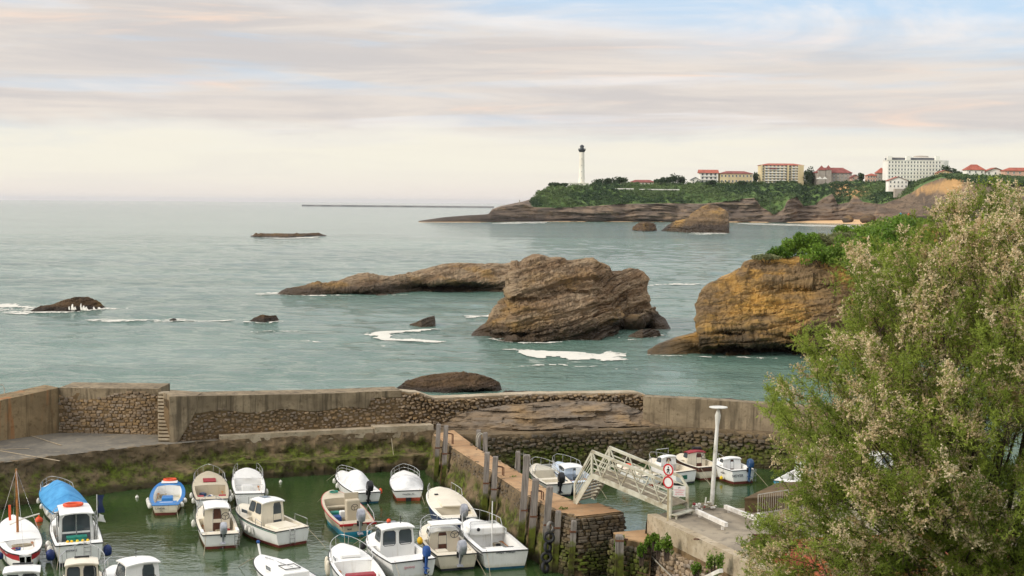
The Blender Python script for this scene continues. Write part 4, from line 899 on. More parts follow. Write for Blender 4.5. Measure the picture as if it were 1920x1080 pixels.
class Boat:
    """hull in local space: x forward, y to port, z up from the waterline, origin amidships"""
    def __init__(s, name, label, bow, stern, beam, hull=WHITE, deck=WHITE, anti=ANTID, hb=1.05, hs=0.72, zb=0.95, zs=0.7, boot=0.12, trans=0.86, full=0.55, fore=0.42, group='boats moored in the harbour', cat='boat', rail=None, floor=0.30, gw=0.14, double=False, L_=None, aft=0.10, rubc=None, stripe=None):
        a, b = P(*bow, zb), P(*stern, zs); d = (a - b); d.z = 0; ln = L_ or d.length; ang = math.atan2(d.y, d.x)
        if L_: a = b + d.normalized() * L_
        c = (a + b) / 2
        beam *= 0.92; s.L, s.B, s.hb, s.hs, s.tr, s.full, s.double = ln, beam, hb, hs, trans, full, double
        s.o = thing(name, label, cat, (c.x, c.y, 0.02), ang, group); s.o.rotation_euler = (random.uniform(-.015, .015), random.uniform(-.01, .01), ang)
        s.floor, s.fore, s.gw, s.aft = floor, fore, gw, aft
        # shell
        U = np.concatenate([np.linspace(0, 0.75, 13), np.linspace(0.78, 1, 12)])
        rows = []
        for u in U:
            bh, z = s.hb_(u), s.sz(u); rk = 0.0 if u < 0.6 else ((u - 0.6) / 0.4) ** 2 * 0.34
            x = s.X(u); cb = bh * (0.84 - 0.42 * max(0, (u - 0.5) / 0.5) ** 1.5); r = []
            for f_, zz in ((0, -0.35), (0.75, -0.12), (0.97, 0.02), (1.0, boot)): r.append((x - rk * (1 - max(0, zz) / z), cb * f_ * (1 if f_ < .99 else 1), zz))
            for t in np.linspace(0, 1, 6)[1:]:
                yy = cb + (bh - cb) * t ** 0.8; zz = boot + (z - boot) * t; r.append((x - rk * (1 - zz / z), yy, zz))
            rows.append(r)
        def skin(i0, i1, nm, mt):
            m = MB()
            for sg in (1, -1): m.grid([[(p[0], p[1] * sg, p[2]) for p in r[i0:i1 + 1]] for r in rows])
            r0 = rows[0][i0:i1 + 1]
            if not double: m.add([(p[0], p[1], p[2]) for p in r0] + [(p[0], -p[1], p[2]) for p in r0], [(i, i + 1, len(r0) + i + 1, len(r0) + i) for i in range(len(r0) - 1)])
            return m.build(nm, mt, s.o, 45)
        skin(0, 3, 'antifouling', anti); skin(3, 8, 'hull', hull)
        if stripe: 
            m = MB()
            for sg in (1, -1): m.grid([[(p[0] + .004, (p[1] + 0.012) * sg, p[2]) for p in r[6:9]] for r in rows])
            if not double: r0 = rows[0]; m.box((rows[0][7][0] - .012, 0, rows[0][7][2]), (.012, 2 * r0[7][1], r0[8][2] - r0[6][2]))
            m.build('stripe', stripe, s.o, 45)
        # rubbing strake
        m = MB(); ring = [(s.X(u) + (0.03 if u == 1 else 0), s.hb_(u) + 0.015, s.sz(u) - 0.02) for u in U]
        m.tube(ring + [(p[0], -p[1], p[2]) for p in ring[::-1]] , 0.03, 5, closed=not double); m.build('rub_rail', rubc or RUBBER, s.o, 60)
        # deck with cockpit well
        uc = 1 - fore; Uc = [u for u in U if u <= uc] + [uc]; Uf = [uc] + [u for u in U if u > uc]
        m = MB(); crown = 0.07
        m.grid([[(s.X(u) - 0.0, s.hb_(u) * k, s.sz(u) + crown * (1 - k * k) * (1 if u < .99 else 0)) for k in np.linspace(-1, 1, 9)] for u in Uf])
        for sg in (1, -1): m.grid([[(s.X(u), s.hb_(u) * sg, s.sz(u)), (s.X(u), (s.hb_(u) - gw) * sg, s.sz(u) + 0.01)] for u in Uc])
        xa = s.X(aft); m.add([(s.X(0), s.hb_(0), hs + .002), (s.X(0), -s.hb_(0), hs + .002), (xa, -s.hb_(aft) + gw, s.sz(aft) + .012), (xa, s.hb_(aft) - gw, s.sz(aft) + .012)], [(0, 1, 2, 3)])
        m.build('deck', deck, s.o, 40)
        m = MB(); Uw = [u for u in Uc if u >= aft]; Uw = [aft] + [u for u in Uw if u > aft]
        for sg in (1, -1): m.grid([[(s.X(u), (s.hb_(u) - gw) * sg, s.sz(u) + .01), (s.X(u), (s.hb_(u) - gw - .03) * sg, floor)] for u in Uw])
        m.grid([[(s.X(u), (s.hb_(u) - gw - .03) * k, floor) for k in (-1, 1)] for u in Uw])
        for u in (aft, uc):
            w = s.hb_(u) - gw; cr = [(s.X(u), w * k, s.sz(u) + (crown * (1 - k * k) if u == uc else .01)) for k in np.linspace(-1, 1, 7)]
            m.add([(s.X(u), -w, floor), *cr, (s.X(u), w, floor)], [tuple(range(9))])
        s.cockpit = m.build('cockpit', deck, s.o, 40)
    def X(s, u): return (u - 0.5) * s.L
    def hb_(s, u):
        if s.double: f_ = max(0.03, (1 - abs(2 * u - 0.95) ** 2.3)) ** 0.6
        else:
            f_ = s.tr + (1 - s.tr) * math.sin(min(u / 0.42, 1) * math.pi / 2) if u < 0.42 else max(0.0, 1 - ((u - 0.42) / 0.58) ** 2.3) ** s.full
        return max(0.03, f_) * s.B / 2
    def sz(s, u): return s.hs + (s.hb - s.hs) * u ** 1.9 + (0.12 * (1 - u) ** 4 if s.double else 0)
    def rail(s, u0=0.62, h=0.42, mid=True, gap=0.0, posts=4, lean=0.04, r=0.016):
        m = MB(); us = np.linspace(u0, 0.985, 9)
        f_ = lambda u, sg, hh: (s.X(u) + (0.05 if u > .97 else 0), (max(s.hb_(u) - 0.07, 0.03) + lean * hh) * sg, s.sz(u) + hh)
        hh = lambda u: h * min(1, 0.35 + (u - u0) / 0.06)
        for lv in ((1.0, 0.5) if mid else (1.0,)):
            for sg in (1, -1): m.tube([f_(u, sg, hh(u) * lv) for u in us] if not gap else [f_(u, sg, hh(u) * lv) for u in us if u < 1 - gap], r if lv == 1 else r * .75, 5)
            if not gap: m.tube([f_(us[-1], 1, h * lv), (s.X(1) + .1, 0, s.sz(1) + h * lv), f_(us[-1], -1, h * lv)], r if lv == 1 else r * .75, 5)
        for u in np.linspace(u0 + .01, 0.96 - gap, posts):
            for sg in (1, -1): m.tube([f_(u, sg, 0), f_(u, sg, hh(u))], r * .85, 5)
        m.build('bow_rail', STEEL, s.o, 60)
    def cabin(s, u0, u1, h, w=0.72, mat=WHITE, roof=WHITE, slope=0.35, over=0.12, z0=None, wins=2, door=None, dglass=True, front=True, aftwin=0, over_aft=None):
        """wheelhouse with raked windscreen between stations u0 (aft) and u1"""
        x0, x1 = s.X(u0), s.X(u1); zb = z0 if z0 is not None else s.floor; zt_ = s.sz((u0 + u1) / 2) + h * 0.94
        wb0, wb1 = s.hb_(u0) * w, min(s.hb_(u1) * w, s.hb_(u0) * w); wt = 0.90; xr = x1 - slope; zd = s.sz(u1) + 0.04
        m = MB(); low = [(x0, wb0), (x1, wb1 * 0.92), (x1, -wb1 * 0.92), (x0, -wb0)]; top = [(x0 + .03, wb0 * wt), (xr, wb1 * .86), (xr, -wb1 * .86), (x0 + .03, -wb0 * wt)]
        mid = [(x0, wb0), (x1, wb1 * .92), (x1, -wb1 * .92), (x0, -wb0)]
        m.add([(a, b, zb) for a, b in low] + [(a, b, zd) for a, b in mid] + [(a, b, zt_) for a, b in top],
              [(0, 1, 5, 4), (1, 2, 6, 5), (2, 3, 7, 6), (3, 0, 4, 7), (4, 5, 9, 8), (5, 6, 10, 9), (6, 7, 11, 10), (7, 4, 8, 11), (8, 9, 10, 11)])
        m.build('cabin', mat, s.o)
        oa = over if over_aft is None else over_aft
        G = []
        for t in np.linspace(0, 1, 7):
            xx = (x0 - oa) + (xr + over * 0.9 - x0 + oa) * t; wy = (wb0 + (wb1 - wb0) * t) * wt + 0.05; dz = -0.06 * (2 * t - 1) ** 2
            G.append([(xx, wy * k, zt_ + .07 * (1 - k * k) + dz + .045) for k in np.linspace(-1, 1, 7)])
        m = MB(); m.grid(G); m.grid([[(p[0], p[1] * .99, p[2] - .055) for p in r] for r in G]); n7 = 7
        edge = [r[0] for r in G] + G[-1][1:] + [r[-1] for r in G[::-1]][1:] + G[0][::-1][1:-1]
        m.grid([[p, (p[0], p[1] * .99, p[2] - .055)] for p in edge], cu=True); s.roof = m.build('roof', roof, s.o, 40); s.zr = zt_ + .11
        lerp = lambda A, B_, t: tuple(a + (b - a) * t for a, b in zip(A, B_))
        def pane(A, B_, C_, D_, a0, a1, b0, b1, nm='window', mt=GLASS):
            q = [lerp(lerp(A, B_, a), lerp(D_, C_, a), b) for a, b in ((a0, b0), (a1, b0), (a1, b1), (a0, b1))]
            v = [Vector(p) for p in q]; nn_ = (v[1] - v[0]).cross(v[3] - v[0]).normalized(); c_ = sum(v, Vector()) / 4
            if nn_.dot(c_ - Vector(((x0 + x1) / 2, 0, c_.z))) < 0: nn_ = -nn_
            m = MB(); k_ = 0.12
            rr = [v[0].lerp(v[1], k_), v[0].lerp(v[1], 1 - k_), v[1].lerp(v[2], k_), v[1].lerp(v[2], 1 - k_), v[2].lerp(v[3], k_), v[2].lerp(v[3], 1 - k_), v[3].lerp(v[0], k_), v[3].lerp(v[0], 1 - k_)]
            m.add([p + nn_ * .012 for p in rr], [tuple(range(8))]); w_ = m.build(nm, mt, s.o)
            m = MB(); m.tube([p + nn_ * .014 for p in rr], 0.014, 4, closed=True); m.build('frame', RUBBER if nm == 'window' else STEEL, w_); return w_
        b_ = [(a, b, zd) for a, b in mid]; t_ = [(a, b, zt_) for a, b in top]
        for sd_ in ((0, 1), (3, 2)):
            for k in range(wins): pane(b_[sd_[0]], b_[sd_[1]], t_[sd_[1]], t_[sd_[0]], (k + .08) / wins, (k + .9) / wins, 0.28, 0.90)
        if front:
            for k in range(2): pane(b_[1], b_[2], t_[2], t_[1], (k + .06) / 2, (k + .94) / 2, 0.22, 0.92)
        if door is not None:
            lb = [(a, b, zb) for a, b in low]; c0, c1 = door
            pane(lb[3], lb[0], t_[0], t_[3], c0, c1, 0.03, 0.94, 'door', GLASS if dglass else DOORB)
        for k in range(aftwin):
            A_ = [(x0, -wb0, zb), (x0, wb0, zb), t_[0], t_[3]]; pane(*A_, (k + .12) / aftwin, (k + .88) / aftwin, 0.52, 0.92)
        return xr, zt_
    def screen(s, u0, u1, h, w=0.8, lean=0.25):
        m = MB(); x0, x1 = s.X(u0), s.X(u1); z = s.sz(u1) + .05; w0, w1 = s.hb_(u0) * w, s.hb_(u1) * w * .8
        b_ = [(x0, w0, s.sz(u0)), (x1, w1, z), (x1, -w1, z), (x0, -w0, s.sz(u0))]; t_ = [(x0 - lean * .2, w0 * .94, s.sz(u0) + h * .8), (x1 - lean, w1 * .9, z + h), (x1 - lean, -w1 * .9, z + h), (x0 - lean * .2, -w0 * .94, s.sz(u0) + h * .8)]
        m.grid([b_, t_]); o = m.build('windscreen', CLEAR, s.o, None, False)
        m = MB(); m.tube(t_, 0.018, 5); [m.tube([a, b], .014, 5) for a, b in zip(b_, t_)]; m.build('screen_frame', STEEL, o)
    def outboard(s, y=0.0, cowl=ALU, tilt=0.5, k=1.0, x=None):
        x0 = s.X(0) if x is None else x; z = s.hs
        Rm = Matrix.Rotation(-tilt, 3, 'Y'); o0 = Vector((x0 - .12, y, z + .02)); T = lambda p: o0 + Rm @ (Vector(p) * k)
        prof = [(-.13, .20), (-.13, .44), (-.02, .60), (.18, .62), (.28, .50), (.28, .22), (.16, .12)]
        m = MB(); G = []
        for yy, sc2 in ((-.15, .70), (-.12, .95), (0, 1.05), (.12, .95), (.15, .70)): G.append([T((.07 + (a - .07) * sc2 - .1, yy, .36 + (b - .36) * sc2)) for a, b in prof])
        m.grid(G, cv=True); m.add(G[0], [tuple(range(7))]); m.add(G[-1], [tuple(range(7))]); e = thing_part('outboard', s.o)
        m.build('cowling', cowl, e, 50)
        m = MB(); m.add([T(p) for p in ((-.12, -.05, .2), (.1, -.05, .2), (.06, -.03, -.55), (-.1, -.03, -.55), (-.12, .05, .2), (.1, .05, .2), (.06, .03, -.55), (-.1, .03, -.55))], [(0, 1, 2, 3), (7, 6, 5, 4), (0, 4, 5, 1), (1, 5, 6, 2), (2, 6, 7, 3), (3, 7, 4, 0)])
        m.add([T(p) for p in ((-.24, 0, -.36), (.1, 0, -.36), (.1, .10, -.38), (-.24, .12, -.38), (-.24, -.12, -.38), (.1, -.10, -.38))], [(0, 1, 2, 3), (0, 4, 5, 1)])
        m.ball(T((-.02, 0, -.62)), .07 * k, 8, (2.6, 1, 1), Rm); m.build('drive_leg', cowl if cowl is not ALU else ALU, e, 50)
        m = MB()
        for q in range(3):
            an = q * 2.09; cs, sn = math.cos(an), math.sin(an); m.add([T(p) for p in ((-.22, 0, -.62), (-.20, .13 * cs - .05 * sn, -.62 + .13 * sn + .05 * cs), (-.24, .16 * cs, -.62 + .16 * sn), (-.25, .13 * cs + .05 * sn, -.62 + .13 * sn - .05 * cs))], [(0, 1, 2, 3)])
        m.build('propeller', RUBBER, e, None, False)
        m = MB(); m.box(o0 + Vector((.09, 0, -.02)), (.10, .22 * k, .26)); m.build('bracket', RUBBER, e)
    def fender(s, u, sg, mat=BUOYW, r=0.10, ln=0.34, drop=0.35):
        m = MB(); p = Vector((s.X(u), sg * (s.hb_(u) + r + .01), s.sz(u) - drop)); pr = [(.02, ln / 2 + .04), (r * .7, ln / 2 - .02), (r, ln / 4), (r, -ln / 4), (r * .7, -ln / 2 + .02), (.02, -ln / 2)]
        m.lathe(pr, 10, p); o = m.build('fender', mat, s.o, 60); m = MB(); m.tube([p + Vector((0, 0, ln / 2)), (p.x, sg * (s.hb_(u) - .05), s.sz(u) + .02)], .01, 4); m.build('lanyard', ROPE, o)
    def ladder(s, y, top=0.1, bot=0.05, w=0.26, n=4):
        x = s.X(0) - .05; m = MB(); za, zb = bot, s.hs + top
        for q in (-1, 1): m.tube([(x, y + q * w / 2, za), (x, y + q * w / 2, zb), (x + .1, y + q * w / 2, zb)], .014, 5)
        o = m.build('ladder', STEEL, s.o, 60)
        for k in range(n):
            m = MB(); z = za + (zb - za) * (k + .4) / n; m.tube([(x, y - w / 2, z), (x, y + w / 2, z)], .012, 5); m.build('rung', STEEL, o)
    def box(s, nm, c, size, mat, rot=0.0):
        m = MB(); m.box(c, size, Matrix.Rotation(rot, 3, 'Z')); o = m.build(nm, mat, s.o); bv = o.modifiers.new('b', 'BEVEL'); bv.width = min(size) * .16; bv.segments = 2; return o
    def hatch(s, u, y, lx, ly, mat, z=None, h=0.04): return s.box('hatch', (s.X(u), y, (s.sz(u) + .07 if z is None else z) + h / 2 - .01), (lx, ly, h), mat)
    def text(s, body, size, u=None, side=None, z=None, mat=None, y=0.0):
        """painted lettering, on the transom (side None) or on a hull side"""
        me = letters(body, size)
        o = link('lettering', me, mat or TEXT, s.o)
        if side is None: o.matrix_local = Matrix.Translation((s.X(0) - .035, y, z)) @ Matrix(((0, 0, -1, 0), (-1, 0, 0, 0), (0, 1, 0, 0), (0, 0, 0, 1)))
        else:
            du = .02; an = math.atan2((s.hb_(u + du) - s.hb_(u - du)), s.X(u + du) - s.X(u - du)) * side; tl = .13
            M = Matrix.Translation((s.X(u), side * (s.hb_(u) - .0 * .05 + .02), z)) @ Matrix.Rotation(an, 4, 'Z') @ (Matrix.Rotation(math.pi, 4, 'Z') if side > 0 else Matrix()) @ Matrix.Rotation(math.pi / 2 + tl, 4, 'X'); o.matrix_local = M
        return o
    def wheel(s, x, y, z, r=.17):
        e = MB(); R3 = Matrix.Rotation(R(70), 3, 'Y'); c = Vector((x, y, z)); e.tube([c + R3 @ Vector((r * math.cos(a), r * math.sin(a), 0)) for a in np.linspace(0, 2 * math.pi, 14)[:-1]], .016, 5, closed=True)
        for a in (0, 2.09, 4.18): e.tube([c, c + R3 @ Vector((r * math.cos(a), r * math.sin(a), 0))], .012, 4)
        e.build('steering_wheel', RUBBER, s.o, 60)
    def tarp(s, u0, u1, hmax, mat, w=1.03, peak=0.5, drop=0.1, flat=0.0):
        G = []
        for t in np.linspace(0, 1, 14):
            u = u0 + (u1 - u0) * t; hb2 = s.hb_(u) * w + .01; zz = s.sz(u); pk = hmax * (math.sin(min(1, t / peak) * math.pi / 2) if t < peak else math.cos((t - peak) / (1 - peak) * math.pi / 2) ** .8) if not flat else hmax * min(1, t / .12, (1 - t) / flat)
            r = [(s.X(u), -hb2, zz - drop)]
            for k in np.linspace(-1, 1, 11): r.append((s.X(u), hb2 * k, zz + .03 + pk * (1 - abs(k) ** 1.5) + .03 * math.sin(9 * t + 5 * k) * (1 - abs(k))))
            r.append((s.X(u), hb2, zz - drop)); G.append(r)
        m = MB(); m.grid(G); m.add(G[0], [tuple(range(13))]); m.add(G[-1], [tuple(range(13))]); m.build('cover', mat, s.o, 55)
        m = MB()
        for q in (3, 7, 10):
            m.tube([Vector(p) + Vector((0, 0, .006)) for p in G[q]], .008, 4)
        m.build('cover_seam', mat, s.o)
    def moor(s, sg=1, ln=2.6):
        a = Vector((s.X(.97), 0, s.sz(.97) + .05)); m = MB(); m.tube([a, a + Vector((ln * .5, .15 * sg, -.5)), a + Vector((ln, .3 * sg, -1.15))], .014, 4); m.build('bow_line', ROPE, s.o)
        a = Vector((s.X(.03), sg * s.hb_(0) * .8, s.hs + .04)); m = MB(); m.tube([a, a + Vector((-.7, .1 * sg, -.35)), a + Vector((-1.5, .25 * sg, -.85))], .013, 4); m.build('stern_line', ROPE, s.o)
    def clutter(s, seed, z=None):
        r_ = random.Random(seed); z = s.floor + .02 if z is None else z; u0, u1 = s.aft + .06, 1 - s.fore - .06
        m = MB(); c = Vector((s.X(r_.uniform(u0, u1)), r_.uniform(-.4, .4) * s.B * .5, z)); m.tube([c + Vector((.16 * math.cos(a) * (1 + .02 * a), .16 * math.sin(a) * (1 + .02 * a), .03 + .012 * a)) for a in np.linspace(0, 18, 34)], .022, 4); m.build('rope_coil', ROPE, s.o)
        m = MB(); c = Vector((s.X(r_.uniform(u0, u1)), r_.uniform(-.5, .5) * s.B * .5, z)); m.lathe([(.1, 0), (.13, .26), (.135, .27), (.11, .262), (.09, .03)], 9, c); m.build('bucket', r_.choice([SEATB, BLACKP, REDT, YELLOW]), s.o, 40)
        y = r_.choice((-1, 1)) * (s.B * .5 - s.gw - .16); m = MB(); m.tube([(s.X(u0), y, z + .2), (s.X(u1), y * .95, z + .24)], .022, 5); m.box((s.X(u1), y * .95, z + .24), (.4, .12, .02)); m.build('oar', WOODM, s.o)
        m = MB(); c = Vector((s.X(r_.uniform(u0, u1)), -y * .6, z + .12)); m.box(c, (.36, .26, .24), Matrix.Rotation(r_.random(), 3, 'Z')); m.build('fuel_can', r_.choice([REDT, BLACKP, DKBLUE]), s.o)
def thing_part(name, parent):
    o = bpy.data.objects.new(name, None); C.objects.link(o); o.parent = parent; o.empty_display_size = .2; return o

GR = 'boats moored in the harbour'
# ---- outer basin, back row
b = Boat('motorboat', 'white boat under a bright blue tarpaulin beside the mossy wall', (97, 913), (136, 962), 2.3, WHITE, WHITE, ANTID, 1.1, .8)
b.tarp(.03, .9, .85, TARPB, 1.02, .55, .12); b.rail(.70, .40)
for u in (.15, .4, .6): b.fender(u, 1, BUOYW, .09, .26, .2)
b.moor(1); b.clutter(1)
b = Boat('dinghy', 'small open dinghy with blue rim and white inside', (319, 902), (310, 948), 2.0, CREAM, BLUEP, ANTI, .85, .55, .75, .55, fore=.25, floor=.12, gw=.16, trans=.72, rubc=BLUEP)
b.cockpit.data.materials[0] = WHITE; b.hatch(.87, 0, .75, .9, WHITE, None, .03)
m = MB(); m.tube([(b.X(.93) + .3 * math.cos(a) * .9, .34 * math.sin(a), b.sz(.93) + .12) for a in np.linspace(0, 6.28, 17)[:-1]], .055, 6, closed=True); m.build('lifebuoy', ORANGE, b.o, 60)
b.box('bench', (b.X(.22), 0, .42), (.5, 1.1, .08), BLUEP); b.box('engine_box', (b.X(.42), 0, .32), (.7, .62, .42), BLUEP); b.box('bench', (b.X(.15), 0, .48), (.3, .7, .04), WHITE)
for u, sg in ((.05, 1), (.12, 1), (.2, 1), (.08, -1), (.25, -1), (.3, 1)): b.fender(u, sg, BUOYW, .11, .26, .12)
b.text('LYNDA', .15, z=.36, y=.28); b.text('YA', .12, z=.22, y=.22)
b.moor(-1); b.clutter(2)
b = Boat('motorboat', 'beige open boat with a dark red hatch on its foredeck', (390, 888), (398, 938), 2.15, WHITE, BEIGE, ANTID, 1.05, .75, fore=.5)
b.cockpit.data.materials[0] = BEIGE; b.hatch(.66, 0, .95, .72, REDT, None, .05); b.rail(.62, .42, False)
b.box('seat', (b.X(.18), .62, .6), (.35, .45, .25), REDT); b.box('seat', (b.X(.18), -.62, .6), (.35, .45, .25), REDT)
for u, sg in ((.1, 1), (.3, 1), (.12, -1), (.35, -1), (.75, -1)): b.fender(u, sg, BUOYW, .09, .28, .2)
b.moor(1); b.clutter(3)
b = Boat('motorboat', 'white open boat with red waterline by the mossy ledge', (462, 884), (468, 930), 2.0, WHITE, WHITE, ANTI, 1.1, .85, boot=.22, fore=.40, full=.42)
b.rail(.55, .5, True, .07); b.box('console', (b.X(.28), .1, .75), (.35, .6, .5), WHITE); b.box('seat', (b.X(.12), 0, .55), (.4, 1.2, .3), WHITE); b.hatch(.62, 0, .7, .45, WHITE)
m = MB(); m.tube([(b.X(.14), -.75, .8), (b.X(.14), -.75, 1.15), (b.X(.14), .75, 1.15), (b.X(.14), .75, .8)], .015, 5); m.build('stern_rail', STEEL, b.o)
for u, sg in ((.1, 1), (.25, -1)): b.fender(u, sg, BUOYW, .09, .34, .3)
b.moor(-1); b.clutter(4)
b = Boat('motorboat', 'white boat under a white sheet with a black outboard', (640, 884), (690, 922), 1.9, WHITE, WHITE, ANTIG, .95, .65, fore=.3)
b.tarp(.12, .72, .85, TARPW, .9, .42, .05); b.rail(.62, .34); b.outboard(0, BLACKP, .35, 1.15); b.fender(.1, -1, ORANGE, .1, .3, .1); b.fender(.55, 1, BUOYW, .09, .28, .2); b.fender(.75, 1, BUOYW, .09, .28, .2)
b.moor(1); b.clutter(5)
b = Boat('motorboat', 'small white covered boat with orange underside near the jetty root', (757, 884), (766, 917), 2.05, WHITE, WHITE, ANTIO, .95, .62, boot=.2, fore=.3)
b.tarp(.05, .80, .45, TARPW, .97, .75, .04, .45); b.rail(.6, .42); b.text('####### ##', .11, z=.42); m = MB(); m.box((b.X(0) - .05, 0, .08), (.08, .3, .26)); m.build('drive_bracket', RUBBER, b.o)
# ---- outer basin, middle row
b.moor(-1); b.clutter(6)
b = Boat('workboat', 'white wheelhouse boat with glass doors and an orange lifebuoy on top', (128, 957), (149, 1022), 2.45, WHITE, WHITE, ANTID, 1.25, .98, 1.15, .98, boot=.16, fore=.38, trans=.94, L_=6.2, floor=.42)
xr, zt_ = b.cabin(.30, .66, 1.15, .72, WHITE, WHITE, .4, .15, None, 2, (.08, .92), True, over_aft=.5); b.rail(.45, .5)
m = MB(); m.tube([(xr - .9 + .32 * math.cos(a), .05 + .42 * math.sin(a), b.zr + .07) for a in np.linspace(0, 6.28, 17)[:-1]], .07, 6, closed=True); m.build('lifebuoy', ORANGE, b.o, 60)
m = MB(); [m.tube([(b.X(.28), y, .4), (b.X(.27), y, zt_)], .03, 6) for y in (0, .88, -.88)]; m.build('door_post', STEEL, b.o)
m = MB(); m.tube([(b.X(.25), -.95, 1.0), (b.X(.3), -.98, 2.9)], .025, 5); m.build('flagstaff', STEEL, b.o)
m = MB(); G = [[(b.X(.3) - .02 + .04 * math.sin(z * 5), -1.0 - .28 * t + .05 * math.sin(z * 7 + 3 * t), z) for t in np.linspace(0, 1, 5)] for z in np.linspace(2.0, 2.85, 8)]; m.grid(G); m.build('flag', NAVY, b.o, 60, False)
m = MB(); G = [[(b.X(.3) - .05, -1.02 - .30 * t + .05 * math.sin(z * 9 + 3 * t), z - .1 * t) for t in np.linspace(0, 1, 5)] for z in np.linspace(1.62, 1.98, 6)]; m.grid(G); m.build('flag', TEXTW, b.o, 60, False)
b.box('crate', (b.X(.13), .05, .92), (.5, .85, .42), TEALBOX); b.box('crate_lid', (b.X(.13), .05, 1.16), (.45, .92, .08), TEALBOX)
for y in (-.42, -.2, .05, .3, .48): m = MB(); m.ball((b.X(.13) - .3, y, 1.02), .075, 8); m.build('float', YELLOW, b.o, 60)
b.ladder(-.35, .2, .08, .3, 5); b.text('#####', .17, z=.72, y=-.0 + .35, mat=TEXT)
for u, sg in ((.03, 1), (.03, -1)): b.fender(u, sg, BUOYB, .2, .5, .45)
for u in (.15, .3): b.fender(u, 1, BUOYW, .15, .6, .5)
b.moor(1); b.clutter(7)
b = Boat('sailing_launch', 'white double ended launch with a red sheer band and wooden mast', (24, 968), (48, 1046), 2.15, WHITE, WHITE, ANTID, 1.0, .72, .95, .7, double=True, fore=.62, aft=.12, floor=.5, gw=.3, stripe=REDP)
m = MB(); mb = P(33, 990, 1.1); ml = b.o.matrix_basis.inverted() @ mb; m.tube([ml + Vector((0, 0, -.3)), ml + Vector((0, 0, 2.9))], [.065, .045], 8); m.build('mast', WOODM, b.o, 60)
m = MB(); q0, q1 = b.o.matrix_basis.inverted() @ PY(18, 984, mb.y), b.o.matrix_basis.inverted() @ PY(74, 963, mb.y + .4); m.tube([q0, (q0 + q1) / 2 + Vector((0, 0, .06)), q1], .035, 6); m.build('boom', BUOYW, b.o, 60)
m = MB(); top = ml + Vector((0, 0, 2.85)); [m.tube([top, (b.X(u), sg * b.hb_(u), b.sz(u))], .008, 4) for u, sg in ((.95, 0), (.55, 1), (.55, -1), (.12, 0))]; m.build('stay', STEEL, b.o)
m = MB(); m.tube([(b.X(.86), .2, .9), (b.X(.86), .2, 1.75)], .06, 6); m.build('samson_post', ORANGE, b.o)
m = MB(); m.tube([(b.X(.26) + .16 * math.cos(a), .42 * math.sin(a), .78) for a in np.linspace(0, 6.28, 15)[:-1]], .06, 6, closed=True); m.build('rope_coil', ROPE, b.o, 60)
m = MB(); m.box((b.X(0) + .02, 0, .25), (.16, .05, 1.1)); m.build('rudder', WHITE, b.o); b.fender(.2, 1, BUOYB, .14, .3, .3)
b.text('MOYA', .17, u=.14, side=-1, z=.72, mat=TEXTW); b.text('####', .15, u=.14, side=1, z=.72, mat=TEXTW)
b.moor(-1); b.clutter(8)
b = Boat('motorboat', 'small white cabin boat with brown door and silver outboard', (394, 947), (414, 1003), 2.1, WHITE, CREAM, ANTI, 1.05, .72, fore=.48, trans=.9, boot=.14)
b.cabin(.36, .66, .85, .66, CREAM, WHITE, .3, .1, None, 1, (.32, .66), False, over_aft=.25); b.rail(.62, .4, False); b.outboard(-.1, ALU, .45, 1.1); b.wheel(b.X(.35), -.42, 1.15, .2)
b.box('bench', (b.X(.16), 0, .58), (.3, 1.5, .1), BEIGE); b.ladder(-.78, 0, .1, .22, 3); b.fender(.55, 1, BUOYW, .11, .34, .25)
b.box('fender_roll', (b.X(.1), .85, .75), (.6, .16, .16), WHITE); b.box('fender_roll', (b.X(.1), -.85, .75), (.6, .16, .16), WHITE)
b.moor(1); b.clutter(9)
b = Boat('fishing_boat', 'white wheelhouse boat with a thin green stripe and open side door', (452, 950), (549, 992), 2.35, WHITE, CREAM, ANTI, 1.25, .85, 1.15, .85, boot=.16, fore=.42, trans=.9)
b.cabin(.38, .70, 1.0, .62, CREAM, WHITE, .45, .1, None, 2, (.10, .46), True, aftwin=0); b.rail(.72, .4, False)
for k in (.985, .955):
    m = MB(); [m.tube([(b.X(u), sg * (b.hb_(u) + .025 - (1 - k) * .3), b.sz(u) * k - .06) for u in np.linspace(0, .97, 14)], .012, 4) for sg in (1, -1)]; m.build('stripe', GREENP, b.o)
b.hatch(.52, 0, .5, .4, GLASS, b.zr - .02, .04); b.ladder(.05, .05, .12, .28, 4); b.box('engine_box', (b.X(.2), 0, .62), (1.3, 1.3, .6), CREAM)
m = MB(); m.tube([(b.X(.05), -1.0, .85), (b.X(.05), -1.0, 1.2), (b.X(.28), -1.0, 1.25), (b.X(.28), -1.0, .9)], .018, 5); m.build('side_rail', STEEL, b.o)
m = MB(); m.tube([(b.X(.36), 1.05, .85), (b.X(.36), 1.05, 1.2), (b.X(.25), 1.05, 1.1), (b.X(.25), 1.05, .85)], .018, 5); m.build('side_rail', STEEL, b.o)
m = MB(); m.box((b.X(.66), .80, 1.28), (.55, .02, .16)); m.build('porthole', GLASS, b.o); b.fender(.5, 1, BUOYW, .09, .3, .35); b.fender(.42, 1, BUOYW, .09, .3, .35)
b.moor(-1); b.clutter(10)
b = Boat('skiff', 'worn beige console skiff with red gunwale and turquoise bottom', (622, 924), (671, 981), 2.25, BEIGE, BEIGE, TEAL, 1.15, .72, 1.05, .72, boot=.30, fore=.24, trans=.86, rubc=REDP, floor=.2)
b.box('console', (b.X(.36), -.25, .85), (.45, .75, 1.25), BEIGE); b.box('windshield', (b.X(.40), -.25, 1.6), (.08, .75, .35), BEIGE); b.outboard(-.1, ALU, .35, 1.3); b.wheel(b.X(.28), -.25, 1.15, .18)
